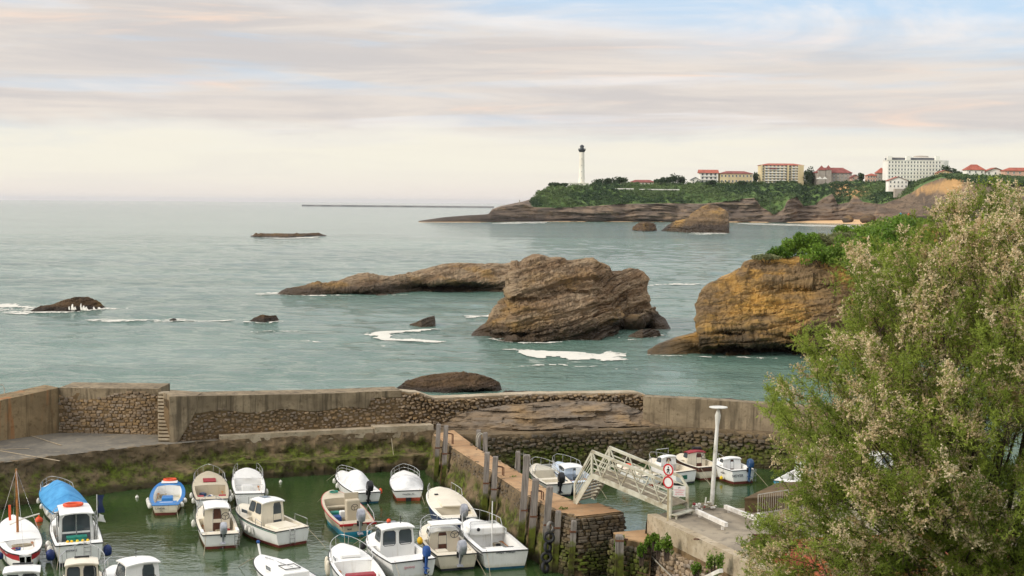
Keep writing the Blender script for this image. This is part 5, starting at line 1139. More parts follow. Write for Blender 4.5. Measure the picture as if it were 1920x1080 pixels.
b.box('crate', (b.X(.42), .55, .42), (.6, .5, .3), SEATB); b.box('crate', (b.X(.55), .42, .45), (.4, .5, .35), TEALBOX); b.box('bucket', (b.X(.5), .1, .5), (.3, .3, .4), WHITE); b.box('bench', (b.X(.72), 0, .62), (.35, 1.3, .1), BEIGE)
m = MB(); m.tube([(b.X(.9) + .2 * math.cos(a), .22 * math.sin(a), 1.2) for a in np.linspace(0, 6.28, 13)[:-1]], .035, 5, closed=True); m.build('rope_coil', TEALBOX, b.o, 60)
m = MB(); m.tube([(b.X(.05), -.95, .75), (b.X(.08), -.95, 1.05), (b.X(.35), -1.05, 1.15), (b.X(.38), -1.05, .85)], .02, 5); m.build('side_rail', STEEL, b.o)
m = MB(); [m.box((b.X(0) - .03, y, .66), (.03, w_, .1)) for y, w_ in ((.6, .7), (-.72, .5))]; m.build('red_panel', REDP, b.o); b.text('##', .2, z=.45, y=.42, mat=NAVY)
b.moor(1); b.clutter(11)
b = Boat('motorboat', 'navy hulled boat with a flat cream deck and silver outboard', (822, 916), (862, 971), 2.3, NAVY, CREAM, ANTID, 1.3, .95, 1.25, .95, fore=.66, trans=.84, full=.45, rubc=WHITE)
b.hatch(.45, 0, 1.7, 1.05, CREAM, None, .08); b.rail(.66, .42, False, .06); b.outboard(-.15, ALU, .4, 1.25); b.hatch(.75, .4, .2, .2, RUBBER); m = MB(); m.box((b.X(.3), -.8, .95), (.6, .06, .06)); m.build('boat_hook', RUBBER, b.o); b.text('####', .13, u=.2, side=1, z=.5, mat=TEXTW); b.ladder(.6, 0, .1, .3, 3)
# ---- outer basin, front row
b.moor(-1); b.clutter(12)
b = Boat('motorboat', 'white motorboat with two rounded rear cabin windows and orange roof lamp', (706, 1002), (776, 1052), 2.5, WHITE, WHITE, ANTID, 1.2, .9, 1.1, .9, fore=.42, trans=.93, gw=.2, aft=.2)
b.cabin(.42, .70, 1.05, .74, WHITE, WHITE, .5, .14, None, 1, None, aftwin=2); b.rail(.68, .5); m = MB(); m.ball((b.X(.60), .1, b.zr + .04), .11, 8); m.build('roof_lamp', ORANGE, b.o, 60); b.hatch(.58, 0, .5, .5, GLASS, b.zr - .04, .04)
m = MB(); m.tube([(b.X(.5), -.3, b.zr), (b.X(.5), -.3, b.zr + .35)], .02, 5); m.build('antenna', RUBBER, b.o); b.outboard(-.55, SEATB, .1, 1.0); b.text('#####', .17, z=.62, y=.2, mat=TEXTP); b.fender(.6, 1, BUOYW, .12, .4, .4); b.fender(.35, 1, BUOYW, .12, .45, .5); b.fender(.82, 1, RUBBER, .13, .3, .3)
b.moor(1); b.clutter(13)
b = Boat('motorboat', 'cream cuddy boat with brown cabin door, between two white boats', (806, 985), (858, 1040), 2.25, CREAM, CREAM, ANTID, 1.1, .75, 1.05, .75, fore=.46, trans=.92)
b.cabin(.46, .72, .5, .7, CREAM, WHITE, .3, .1, None, 1, (.42, .72), False); b.screen(.40, .58, .62, .86, .3); m = MB(); m.box((b.X(.44), 0, b.zr + .3), (.9, 1.5, .07)); m.build('hardtop', WHITE, b.o); b.wheel(b.X(.42), -.45, 1.2, .2); b.outboard(-.1, ALU, .5, 1.3); b.rail(.66, .45)
b.box('seat', (b.X(.2), .5, .55), (.5, .6, .45), CREAM); b.box('seat', (b.X(.2), -.6, .55), (.5, .5, .45), CREAM); m = MB(); m.ball((b.X(.5), 1.15, .9), .2, 10, (1, .7, 1)); m.build('yellow_float', YELLOW, b.o, 60)
b.moor(-1); b.clutter(14)
b = Boat('motorboat', 'bare white open boat with smoked windscreen moored against the jetty', (884, 975), (948, 1034), 2.5, WHITE, WHITE, ANTIG, 1.15, .85, 1.1, .85, fore=.42, trans=.97, gw=.2, boot=.1)
b.box('bulkhead_step', (b.X(.60), 0, 1.12), (.9, 1.7, .35), WHITE); b.screen(.5, .72, .38, .85, .35); b.rail(.66, .5, False); m = MB(); m.tube([(b.X(.5), -.2, .3), (b.X(.5), -.2, 2.6)], [.035, .025], 6); m.build('pole', WHITE, b.o, 60)
b.box('seat', (b.X(.28), .0, .45), (.6, .9, .35), WHITE); b.box('fuel_tank', (b.X(.2), -.55, .55), (.1, .4, .42), pm('slate_panel', srgb(74, 82, 92))); b.text('##### ######', .13, z=.98 - .2, y=0); m = MB(); m.box((b.X(.585), .0, 1.05), (.03, .7, .05)); m.build('slot', RUBBER, b.o)
m = MB(); m.ball((b.X(.52), .45, 1.22), .09, 8); m.build('compass', RUBBER, b.o, 60); b.fender(.45, 1, BUOYR, .16, .3, .3); b.hatch(.02, -.85, .03, .3, WHITE, .4, .35)
for sg in (1, -1): m = MB(); m.tube([(b.X(u), sg * (b.hb_(u) + .02), b.sz(u) - .16) for u in np.linspace(0, .97, 14)], .016, 4); m.build('stripe', RUBBER, b.o)
b.moor(1); b.clutter(15)
b = Boat('motorboat', 'white open boat with pale fenders hung over its bow', (640, 1022), (690, 1092), 2.2, WHITE, WHITE, ANTID, 1.05, .75, 1.0, .75, fore=.46)
b.rail(.55, .42, False); b.hatch(.68, 0, .9, .9, WHITE, None, .12); b.box('seat', (b.X(.25), 0, .6), (.5, 1.3, .3), REDT); m = MB(); m.box((b.X(.62), .75, .92), (.5, .03, .18)); m.build('porthole', GLASS, b.o)
for u in (.58, .68): b.fender(u, 1, CREAM, .1, .7, .3)
b.moor(-1); b.clutter(16)
b = Boat('sailing_cruiser', 'white cabin sailing boat with a framed hatch and dark oval portholes', (488, 1043), (592, 1112), 2.2, WHITE, WHITE, ANTID, 1.0, .8, .95, .8, fore=.68, full=.62)
b.box('coachroof', (b.X(.52), 0, 1.02), (2.5, 1.2, .3), WHITE); hh_ = b.hatch(.45, 0, .75, .7, WHITE, 1.17, .05)
m = MB(); m.tube([(b.X(.45) + sx_ * .38, sy_ * .36, 1.24) for sx_, sy_ in ((-1, -1), (1, -1), (1, 1), (-1, 1))], .02, 4, closed=True); m.build('hatch_frame', RUBBER, b.o)
for sg in (1, -1): m = MB(); m.box((b.X(.6), sg * .605, 1.03), (.55, .02, .16)); m.build('porthole', GLASS, b.o)
m = MB(); m.tube([(b.X(.99), 0, .95), (b.X(1.0) + .1, .06, 1.55)], .05, 6); m.build('bow_pole', WHITE, b.o); m = MB(); m.ball((b.X(1.0) + .1, .06, 1.6), .09, 8); m.build('pole_cap', SEATB, b.o, 60); m = MB(); m.tube([(b.X(.9), 0, 1.05), (b.X(.4), .0, 1.3)], .022, 5); m.build('boom', STEEL, b.o)
b.moor(1); b.clutter(17)
b = Boat('motorboat', 'white cabin boat with dark door and clear side screens at the front row', (212, 1066), (300, 1122), 2.35, WHITE, WHITE, ANTID, 1.1, .8, 1.0, .8, fore=.45)
b.cabin(.36, .66, 1.05, .72, WHITE, WHITE, .45, .12, None, 1, (.14, .5), True); b.rail(.7, .4, False); b.wheel(b.X(.34), -.35, 1.2, .2); m = MB(); m.tube([(b.X(.5), 0, b.zr), (b.X(.5), 0, b.zr + .4)], .012, 5); m.build('antenna', RUBBER, b.o)
b.moor(-1); b.clutter(18)
b = Boat('motorboat', 'blue hulled cabin boat with a flat white roof', (48, 1084), (36, 1140), 2.3, BLUEP, WHITE, ANTID, 1.1, .8, 1.0, .8, fore=.42)
b.cabin(.30, .64, 1.15, .72, WHITE, WHITE, .4, .08, None, 2, (.1, .5), True, aftwin=2); m = MB(); m.box((b.X(.5), 0, b.zr + .03), (.1, .8, .05)); m.build('roof_rack', RUBBER, b.o)
b.moor(1); b.clutter(19)
b = Boat('motorboat', 'cream roofed cabin boat with a bow rail around its roof edge', (156, 1066), (152, 1130), 2.2, WHITE, CREAM, ANTID, 1.1, .8, 1.0, .8, fore=.42)
b.cabin(.40, .70, 1.05, .7, CREAM, CREAM, .4, .08, None, 1, (.1, .45), True, aftwin=2); b.rail(.62, 1.0, False); m = MB(); m.box((b.X(.55), 0, b.zr + .03), (.12, .6, .05)); m.build('roof_rack', RUBBER, b.o)
# ---- inner basin
b.moor(-1); b.clutter(20)
b = Boat('motorboat', 'white open boat with black outboard right behind the jetty', (1005, 872), (1050, 908), 2.0, WHITE, CREAM, ANTID, 1.0, .75, .95, .75, fore=.34, trans=.85)
b.rail(.55, .42, False); b.outboard(0, BLACKP, .4, 1.2); b.screen(.55, .70, .35, .8, .2); b.box('bench', (b.X(.4), 0, .55), (.4, 1.3, .3), CREAM)
b.moor(1); b.clutter(21)
b = Boat('motorboat', 'pale blue decked cabin boat beside the footbridge stairs', (1046, 868), (1098, 905), 2.0, PALEB, PALEB, ANTIG, 1.0, .75, .95, .75, fore=.6)
b.cabin(.40, .70, .42, .66, PALEB, WHITE, .3, .06, None, 1, (.3, .55), True); b.rail(.6, .5, False); b.hatch(.3, -.2, .04, .5, WHITE, .9, .4)
b.moor(-1); b.clutter(22)
b = Boat('motorboat', 'white open boat lying behind the footbridge rail', (1160, 870), (1222, 892), 1.9, WHITE, CREAM, ANTIO, .9, .65, .9, .65, fore=.4)
b.box('seat', (b.X(.3), 0, .6), (.5, 1.1, .35), CREAM); m = MB(); m.tube([(b.X(.75) + .25 * math.cos(a), .25 * math.sin(a), .95) for a in np.linspace(0, 6.28, 13)[:-1]], .05, 5, closed=True); m.build('lifebuoy', ORANGE, b.o, 60)
b.moor(1); b.clutter(23)
b = Boat('fishing_boat', 'white cabin boat with green side windows and brown door', (1222, 862), (1286, 884), 2.2, WHITE, CREAM, ANTID, 1.1, .8, 1.05, .8, fore=.50)
b.cabin(.50, .74, .55, .62, WHITE, WHITE, .35, .06, None, 1, (.34, .68), False); b.rail(.7, .4, False); b.hatch(.0, .1, .03, .4, GREENP, .32, .26); m = MB(); m.box((b.X(.66), -.80, .78), (.7, .02, .14)); m.build('porthole', GREENP, b.o); m = MB(); m.box((b.X(.66), .80, .78), (.7, .02, .14)); m.build('porthole', GREENP, b.o)
m = MB(); m.tube([(b.X(.7), -.5, b.zr), (b.X(.7), -.5, b.zr + .3), (b.X(.7), .5, b.zr + .3), (b.X(.7), .5, b.zr)], .025, 5); m.build('roof_rail', STEEL, b.o)
b.moor(-1); b.clutter(24)
b = Boat('fishing_boat', 'cream boat with dark brown sides and a red edged roof', (1276, 853), (1332, 876), 2.2, CREAM, CREAM, ANTI, 1.05, .8, 1.0, .8, fore=.4, stripe=DOORB)
b.cabin(.46, .70, .6, .66, CREAM, REDT, .3, .06, None, 1, (.2, .5), False); b.wheel(b.X(.42), -.5, 1.2, .2); m = MB(); m.tube([(b.X(.6), -.6, b.zr + .02), (b.X(.6), .0, b.zr + .06)], .12, 7); m.build('rope_pile', RUBBER, b.o)
b.moor(1); b.clutter(25)
b = Boat('motorboat', 'white boat with a name on its stern past the lamp post', (1348, 862), (1394, 882), 2.0, WHITE, WHITE, ANTI, 1.05, .85, 1.0, .85, boot=.16, fore=.46)
b.cabin(.46, .72, .42, .7, WHITE, WHITE, .3, .06, None, 1, (.4, .6), False); b.outboard(-.35, DKBLUE, .15, 1.1); b.text('NOYER', .24, z=.52, y=.42, mat=TEXT); b.text('####', .18, u=.3, side=1, z=.58, mat=TEXT); b.ladder(-.75, 0, .1, .2, 3); m = MB(); m.tube([(b.X(.8), .4, 1.0), (b.X(.8), .4, 1.5), (b.X(.5), .5, 1.45)], .02, 5); m.build('side_rail', STEEL, b.o); b.fender(.3, 1, YELLOW, .1, .2, .6)
b.moor(-1); b.clutter(26)
b = Boat('motorboat', 'white and turquoise cabin boat glimpsed through the tamarisk branches', (1570, 862), (1480, 906), 2.5, TEAL, WHITE, ANTIG, 1.3, 1.0, 1.2, 1.0, fore=.45, L_=6.5)
b.cabin(.42, .72, 1.0, .7, WHITE, WHITE, .5, .12, None, 2, (.2, .6), True); b.rail(.7, .45)
b.moor(1); b.clutter(27)
b = Boat('motorboat', 'white boat almost hidden behind the tamarisk crown', (1640, 868), (1700, 892), 2.2, WHITE, WHITE, ANTID, 1.05, .8, 1.0, .8, fore=.45, L_=5.5)
b.cabin(.42, .70, .8, .7, WHITE, WHITE, .4, .1, None, 2, (.2, .6), True)

b.moor(); b.clutter(28)
# loose buoys on the water
for px_, py_, mt, r, lb in ((66 + 7, 978, ORANGE, .22, 'orange mooring buoy afloat beside the wheelhouse boat'), (257, 934, BUOYW, .11, 'white mooring buoy floating alone left of the dinghy'), (526, 905, BUOYW, .10, 'white mooring buoy floating near the mossy ledge'), (1350, 889, YELLOW, .12, 'yellow mooring buoy floating by the lamp post')):
    m = MB(); m.ball((0, 0, .05), r, 10); m.lathe([(r * .25, r * .9), (r * .25, r * 1.25), (r * .12, r * 1.3)], 6, (0, 0, .05)); o = m.build('mooring_buoy', mt, None, 60); o.location = P(px_, py_); tag(o, lb, 'buoy', 'mooring buoys')
# ------------------------------------------------------------------ timber fender posts, ladders, tyres along the jetty
def timber_mat():
    m, t, b = base_mat('fender_timber', 0.9, 0.2); v = coords(t); sz = N(t, 'ShaderNodeSeparateXYZ'); L(t, v, sz.inputs[0])
    g = NOISE(t, VMUL(t, v, (14, 14, 0.9)), 1.0, 5, 0.7); n2 = NOISE(t, v, 2.2, 5, 0.6)
    col = MIX(t, SMOOTH(t, g, 0.35, 0.68), srgb(150, 142, 134), srgb(104, 98, 92))
    z = MATH(t, 'ADD', sz.outputs[2], MATH(t, 'MULTIPLY', MATH(t, 'SUBTRACT', n2, 0.5), 1.1))
    alg = MIX(t, SMOOTH(t, n2, 0.4, 0.62), srgb(92, 100, 36), srgb(62, 58, 30))
    col = MIX(t, SMOOTH(t, z, 1.35, 1.7, 1.0, 0.0), col, alg); col = MIX(t, SMOOTH(t, z, 0.2, 0.5, 0.8, 0.0), col, srgb(46, 40, 28))
    L(t, col, b.inputs['Base Color']); bump(t, b, g, 0.8, 0.02); return m
TIMB = timber_mat(); IRON = pm('rusty_iron', srgb(112, 74, 52), srgb(84, 56, 42), 4, 0.8, 0.4, 20); GALV = pm('galvanised_rail', srgb(190, 186, 172), srgb(166, 160, 146), 5, 0.5, metal=0.2)
def along(path, px_, z, out, sgn):
    """the place beside a jetty edge that shows at column px_, a little off the wall"""
    u, xy, _ = resample(path, 0.05); nr = path_normal(xy) * sgn
    c = [(abs(proj((xy[i, 0] + nr[i, 0] * out, xy[i, 1] + nr[i, 1] * out, z))[0] - px_), i) for i in range(len(u))]; i = min(c)[1]
    return Vector((xy[i, 0] + nr[i, 0] * out, xy[i, 1] + nr[i, 1] * out, 0))
def post(px_, ytop, w, label, path=None, sgn=-1, out=.42, lean=.10, base=None):
    """timber standing in the water beside the jetty, its head at photo row ytop"""
    c = base or along(path or JL, px_, 2.5, out, sgn); hz_ = PY(px_, ytop, c.y).z; o = thing('fender_post', label, 'post', (c.x, c.y, 0), 0, 'timber fender posts along the jetty')
    ln_ = jl[3] - jl[1]; tp = Vector((lean, lean * .3, hz_)); a = Vector((-lean, -lean * .3, -1.2)); pts = []; M = MB()
    for p_, s_ in ((a, 1), (tp - Vector((0, 0, .06)), 1), (tp, .8)):
        for i, j in ((-1, -1), (1, -1), (1, 1), (-1, 1)): pts.append(p_ + Vector((i, j, 0)) * (w / 2 * s_) + Vector((random.uniform(-.01, .01), 0, 0)))
    f_ = [(3, 2, 1, 0), (8, 9, 10, 11)] + [(r * 4 + k, r * 4 + (k + 1) % 4, r * 4 + 4 + (k + 1) % 4, r * 4 + 4 + k) for r in (0, 1) for k in range(4)]
    M.add(pts, f_).build('timber', TIMB, o)
    q = Vector((lean * .4, lean * .1, ZJ0 - .3)); m = MB(); m.box(q, (w + .03, w + .03, .08)); m.build('iron_band', IRON, o); m = MB(); m.box(q + Vector((.22, .1, 0)), (.34, .06, .06)); m.build('bracket', IRON, o)
    return o
post(819, 795, .27, 'first grey timber post at the jetty root, beside a ladder')
post(833, 798, .27, 'second grey timber post from the jetty root')
post(910, 848, .29, 'grey timber post left of the middle jetty ladder')
post(925, 856, .29, 'grey timber post right of the middle jetty ladder')
post(980, 853, .31, 'tallest leaning timber post by the rusty ladder hoops', lean=.2)
post(998, 898, .31, 'timber post between rusty ladder hoops and tyre fenders', lean=.16)
post(1023, 912, .31, 'timber post just before the hanging tyre fenders', lean=.2)
post(1042, 958, .26, 'dark timber post just behind the hanging tyre fenders')
post(1072, 976, .26, 'short worn timber at the corner of the jetty head', out=.3)
post(897, 806, .26, 'short dark timber post left of the pale ladder arches', JR, 1, .3, 0)
post(910, 811, .26, 'short timber post right of the pale ladder arches', JR, 1, .3, 0)
post(971, 846, .26, 'dark timber post behind the square ladder hoops', JR, 1, .3, 0)
post(1160, 1003, .36, 'weathered timber at the corner of the plant covered wall', base=P(1160, 1012, 2.0).xy.to_3d() + vec(0, -.45, 0), lean=0)
def ladder(name, label, px_, w, n, mat, grp, hoop=None, hmat=None, zf=-.2):
    a = along(JL, px_, 2.5, .42, -1); o = thing(name, label, 'ladder', a, 0, grp); s_ = jdir * (w / 2); up_ = Vector((.22, .08, 2.5))
    for sg in (1, -1):
        m = MB(); m.tube([Vector((0, 0, zf)) + s_ * sg, up_ + s_ * sg], .025, 5); m.build('rail', mat, o, 60)
    for k in range(n):
        q = up_ * ((k + .5) / n); m = MB(); m.tube([q - s_, q + s_], .02, 5); m.build('rung', mat, o, 60)
    if hoop:
        for sg in (1, -1):
            b_ = up_ + s_ * sg; m = MB(); m.tube([b_ + Vector((0, 0, -.2)), b_ + Vector((0, 0, hoop)), b_ + Vector((.16, .06, hoop + .08)), b_ + Vector((.5, .2, hoop)), b_ + Vector((.5, .2, -.05))], .03, 5); m.build('hoop', hmat or mat, o, 60)
    return o
jdir = (jl[3] - jl[1]).normalized(); jdir.z = 0
LG = 'iron ladders on the harbour walls'
ladder('quay_ladder', 'iron ladder between the two posts at the jetty root', 826, .28, 9, IRON, LG, hoop=.55)
ladder('quay_ladder', 'iron ladder between the middle pair of jetty posts', 917.5, .28, 9, IRON, LG, hoop=.55)
ladder('quay_ladder', 'iron ladder beside the tallest leaning timber post', 989, .30, 10, IRON, LG, hoop=.6)
# pale arches and square hoops over the inner side of the jetty
for px_, py_, lb, sq in ((893, 836, 'pair of pale rounded ladder arches on the jetty edge', False), (966, 878, 'pair of pale square ladder hoops on the jetty edge', True)):
    o = thing('ladder_arch', lb, 'handrail', P(px_, py_, 2.5), 0, None)
    for k in (0, 1):
        off = jdir * (.36 * k); m = MB(); aw = Vector((.42, .15, 0))
        if sq: pts = [off, off + Vector((.04, 0, .78)), off + Vector((.04, 0, .82)) + aw, off + aw * 1.1]
        else: pts = [off] + [off + aw * (.5 - .5 * math.cos(t)) + Vector((0, 0, .45 + .32 * math.sin(t))) for t in np.linspace(0, math.pi, 8)] + [off + aw]
        m.tube(pts, .028, 6); m.build('arch', GALV, o, 60)
tq = along(JL, 1033, 2.0, .62, -1) + vec(0, 0, 1.5)
for k in range(5):
    m = MB(); c = tq + Vector((-.06 * k, -.04 * k, .62 - .46 * k)); R3 = Matrix.Rotation(R(80 + 5 * k), 3, 'X') if k % 2 else Matrix.Rotation(R(75), 3, 'Y') @ Matrix.Rotation(R(35), 3, 'X')
    G = [[c + R3 @ Vector(((.21 + .075 * math.cos(b_)) * math.cos(a), (.21 + .075 * math.cos(b_)) * math.sin(a), .08 * math.sin(b_))) for b_ in np.linspace(0, 6.283, 8)[:-1]] for a in np.linspace(0, 6.283, 17)[:-1]]
    m.grid(G, True, True); o = m.build('tyre_fender', RUBBER if k else pm('pale_tyre', srgb(150, 146, 138), srgb(96, 92, 88), 3, .8), None, 60)
    tag(o, ('pale topmost tyre hung as fender on the jetty' if k == 0 else ['', 'black tyre hanging right under the pale topmost tyre', 'black tyre third down in the hanging chain of fenders', 'black tyre fourth down in the hanging chain of fenders', 'black lowest tyre of the chain at the water'][k]), 'tyre', 'tyre fenders hanging on the jetty')
# mooring poles and chains against the walls
for i, (a, b_, zt2, mt, lb) in enumerate((((20, 935), (20, 868), 0, IRON, 'rusty mooring pole leaning on the left quay wall'), ((78, 930), (76, 860), 0, GALV, 'pale mooring pole against the left quay wall'), ((115, 917), (115, 853), 0, IRON, 'rusty mooring pole above the blue covered boat'), ((229, 902), (230, 840), 0, ROPE, 'pale mooring rope hanging alone on the bare quay wall'),
        ((739, 885), (734, 822), 0, ROPE, 'mooring rope hanging above the small covered boat'), ((1025, 866), (1025, 815), 0, IRON, 'rusty mooring pole on the inner wall nearest the jetty'), ((1101, 866), (1100, 808), 0, GALV, 'pale mooring pole left of the footbridge apex'), ((1146, 864), (1145, 808), 0, GALV, 'pale mooring pole right of the footbridge apex'), ((1182, 868), (1174, 812), 0, ROPE, 'slack mooring rope on the inner basin wall'), ((958, 848), (954, 812), 0, ROPE, 'short mooring rope near the pale ladder arches'), ((523, 888), (524, 845), 0, ROPE, 'thin mooring rope over the mossy ledge'))):
    A = P(*a); B = PY(*b_, A.y + .9); mm = MB(); md = (A + B) / 2 + Vector((.05, -.05, 0)); mm.tube([A + Vector((0, 0, -.3)), md, B], .03 if mt is not ROPE else .022, 5); o = mm.build('mooring_line', mt, None, 60); tag(o, lb, 'mooring', 'mooring poles and ropes along the harbour walls')
o = thing('wall_ladder', 'pale steel ladder standing over the inner basin wall edge', 'ladder', P(1423, 842), 0, LG)
lp = P(1423, 842); 
for sg in (0, 1):
    m = MB(); x = .5 * sg; m.tube([(x, 0, -.2), (x, 0, 2.4 + .75), (x + .1, .5, 3.15), (x + .1, .5, 2.3)], .03, 5); m.build('rail', GALV, o, 60)
for k in range(6): m = MB(); m.tube([(0, 0, .3 + .36 * k), (.5, 0, .3 + .36 * k)], .025, 5); m.build('rung', GALV, o, 60)
o.location = P(1421, 850)
o = thing('wall_ladder', 'small dark ladder behind the beige boat with red hatch', 'ladder', P(383, 893), 0, LG)
for sg in (0, 1): m = MB(); m.tube([(.42 * sg, 0, 0), (.42 * sg, .75, 1.6)], .028, 5); m.build('rail', GALV if sg == 0 else IRON, o)
for k in range(5): m = MB(); q = .25 + .28 * k; m.tube([(0, .75 * q / 1.6, q), (.42, .75 * q / 1.6, q)], .02, 5); m.build('rung', IRON, o)
m = MB(); rp = PY(3, 738, 90.5); m.tube([rp + vec(-1.2, 0, -.3), rp + vec(-1.2, 0, .55), rp + vec(.05, .1, .55), rp + vec(.15, .1, .3), rp + vec(.15, .1, -.4)], .04, 6); tag(m.build('wall_handrail', GALV, None, 60), 'white handrail on top of the rust streaked wall', 'handrail')

# ------------------------------------------------------------------ footbridge
BR = pm('bridge_paint', srgb(206, 204, 186), srgb(186, 182, 162), 2.5, 0.5, 0.1, 12, c3=srgb(158, 148, 124), s3=1.2); BDECK = pm('bridge_deck', srgb(150, 138, 116), srgb(124, 114, 96), 3, 0.85)
S0 = vec(3.84, 66.5, 0); E0 = vec(7.25, 63.7, 0); bd = (E0 - S0); BL = bd.length; br = thing('footbridge', 'pale painted steel footbridge with truss rails and steep stairs', 'footbridge', (S0.x, S0.y, ZJ1), math.atan2(bd.y, bd.x))
BWd, z0, z1 = 1.42, 4.28 - ZJ1, 3.30 - ZJ1; RH = 1.08; dk = lambda x: z0 + (z1 - z0) * x / BL
def bbar(nm, a, b_, w, h, mt=BR): m = MB(); m.bar(a, b_, w, h); return m.build(nm, mt, br)
nb = 9
for y in (0, BWd):
    bbar('stringer', (0, y, z0 - .08), (BL, y, z1 - .08), .09, .22)
    bbar('handrail', (-.02, y, z0 + RH), (BL - .35, y, dk(BL - .35) + RH), .10, .13)
    bbar('handrail_end', (BL - .37, y, dk(BL - .35) + RH), (BL - .02, y, z1 + RH - .36), .09, .11)
    bbar('end_post', (BL, y, z1 + RH - .34), (BL, y, -.02 + ZR - ZJ1), .11, .11); bbar('start_post', (0, y, z0 - .1), (0, y, z0 + RH), .10, .10)
    for k in range(3): hh = RH * (.25 + .22 * k); bbar('mid_rail', (.02, y + .02, z0 + hh), (BL - .03, y + .02, z1 + hh), .035, .045)
    for k in range(4):                              # W-shaped truss
        xa = BL * k / 4; xb = BL * (k + .5) / 4; xc = BL * (k + 1) / 4
        bbar('truss_bar', (xa + .06, y - .03, dk(xa) + RH - .05), (xb + .02, y - .03, dk(xb) + .03), .05, .05); bbar('truss_bar', (xb + .06, y - .03, dk(xb) + .03), (xc - .04, y - .03, dk(xc) + RH - (.05 if k < 3 else .4)), .05, .05)
    # stairs down to the jetty
    fx = -.95; bbar('stair_stringer', (0, y, z0 - .12), (fx, y, 0.0), .07, .24); bbar('stair_handrail', (0, y, z0 + RH - .02), (fx - .05, y, .95), .07, .09); bbar('stair_post', (fx - .05, y, -.02), (fx - .05, y, .98), .08, .08)
    for k in range(4): q = .2 + .2 * k; bbar('stair_rail', (0, y, z0 + RH * q), (fx - .05, y, .95 * q + .02), .03, .03)
for k in range(8):
    t = (k + .6) / 8.4; m = MB(); m.box((-.95 * t, BWd / 2, z0 * (1 - t)), (.22, BWd - .08, .035)); m.build('stair_tread', BDECK, br)
for k in range(12):
    xa = BL * k / 12 + .01; xb = BL * (k + 1) / 12 - .01; m = MB(); m.bar((xa, BWd / 2, dk(xa) + .03), (xb, BWd / 2, dk(xb) + .03), BWd - .1, .04); m.build('deck_plank', BDECK, br)
m = MB(); m.box((BL + .22, BWd / 2, .24), (.32, BWd + .1, .05)); m.build('end_step', BR, br)
for y in (.05, BWd - .05): m = MB(); m.box((BL + .3, y, .13), (.07, .07, .2)); m.build('step_foot', BR, br)

# ------------------------------------------------------------------ lamp post, signs, notice
LAMP = pm('lamp_paint', srgb(226, 224, 216), srgb(206, 204, 194), 2, 0.5, c3=srgb(176, 174, 160), s3=2.0)
lb_ = P(1334, 953, ZR); lt = PY(1347, 764, lb_.y); lp_ = thing('lamp_post', 'tall white lamp post with a flat disc head on the quay', 'lamp post', lb_)
d = lt - lb_; m = MB(); m.tube([(0, 0, 0), d * .55, d * .83], [.105, .095, .08], 10); m.build('pole', LAMP, lp_, 50)
m = MB(); m.tube([d * .82, d * .92, d * .985], [.085, .14, .05], 10); m.build('fitting', LAMP, lp_, 50)
m = MB(); m.tube([d * .8, d * .985], [.05, .05], 8); m.build('stem', LAMP, lp_, 50)
m = MB(); m.lathe([(.02, -.05), (.36, -.02), (.43, .0), (.43, .025), (.02, .04)], 20, d); m.build('lamp_head', LAMP, lp_, 40)
m = MB(); m.lathe([(.2, 0), (.2, .05), (.15, .07)], 12); m.build('base_plate', GALV, lp_, 40)
SGR = pm('sign_red', srgb(196, 34, 40), srgb(180, 30, 36), 4, 0.4); SGW = pm('sign_white', srgb(232, 230, 226), srgb(216, 212, 208), 4, 0.45); SGB = pm('sign_black', srgb(24, 24, 26), srgb(34, 34, 36), 4, 0.5)
sb = P(1252, 976, ZR + .14); sg_ = thing('sign_post', 'post with two red ringed traffic signs at the footbridge end', 'sign', sb); stp = PY(1254, 862, sb.y).z - sb.z
m = MB(); m.box((0, 0, stp / 2), (.07, .07, stp)); m.build('post', pm('sign_post_paint', srgb(196, 182, 146), srgb(172, 158, 126), 4, .6), sg_)
Rs = Matrix.Rotation(R(-42), 4, 'Z') @ Matrix.Rotation(R(90), 4, 'X')
def disc(nm, c, r, off, mat, th=.015, parent=sg_, n=28, ring=None):
    M = Matrix.Translation(c) @ Rs; m = MB()
    if ring:
        a = [M @ Vector((r * math.cos(t), r * math.sin(t), off)) for t in np.linspace(0, 6.2832, n + 1)[:-1]]; b_ = [M @ Vector((ring * math.cos(t), ring * math.sin(t), off)) for t in np.linspace(0, 6.2832, n + 1)[:-1]]
        m.grid([a, b_], False, True)
    else: m.prism([(r * math.cos(t), r * math.sin(t)) for t in np.linspace(0, 6.2832, n + 1)[:-1]], off - th, off, M)
    return m.build(nm, mat, parent)
for zc_, nm in ((stp - .44, 'pedestrian'), (stp - 1.0, 'vehicle')):
    c = Vector((.0, -.05, zc_)); f_ = disc('sign_disc', c, .285, .02, SGW); disc('red_ring', c, .28, .026, SGR, ring=.205, parent=f_)
    if nm == 'pedestrian':
        M = Matrix.Translation(c) @ Rs; m = MB()
        def limb(a, b_, w):
            A, B = Vector((*a, .028)), Vector((*b_, .028)); n_ = Vector((-(B - A).y, (B - A).x, 0)).normalized() * w / 2; m.add([M @ (A + n_), M @ (A - n_), M @ (B - n_), M @ (B + n_)], [(0, 1, 2, 3)])
        limb((0, .06), (0, -.04), .075); limb((-.01, -.03), (-.07, -.16), .04); limb((.01, -.03), (.07, -.16), .04); limb((-.02, .05), (-.09, -.03), .03); limb((.02, .05), (.09, -.02), .03)
        m.add([M @ Vector((.035 * math.cos(t), .115 + .035 * math.sin(t), .028)) for t in np.linspace(0, 6.28, 13)[:-1]], [tuple(range(12))]); m.build('walker_symbol', SGB, f_)
nb_ = thing('notice_board', 'white notice board with faded red lettering on the footbridge rail', 'notice', PY(1274, 921, 63.6)); nb_.rotation_euler = (0, 0, R(-14))
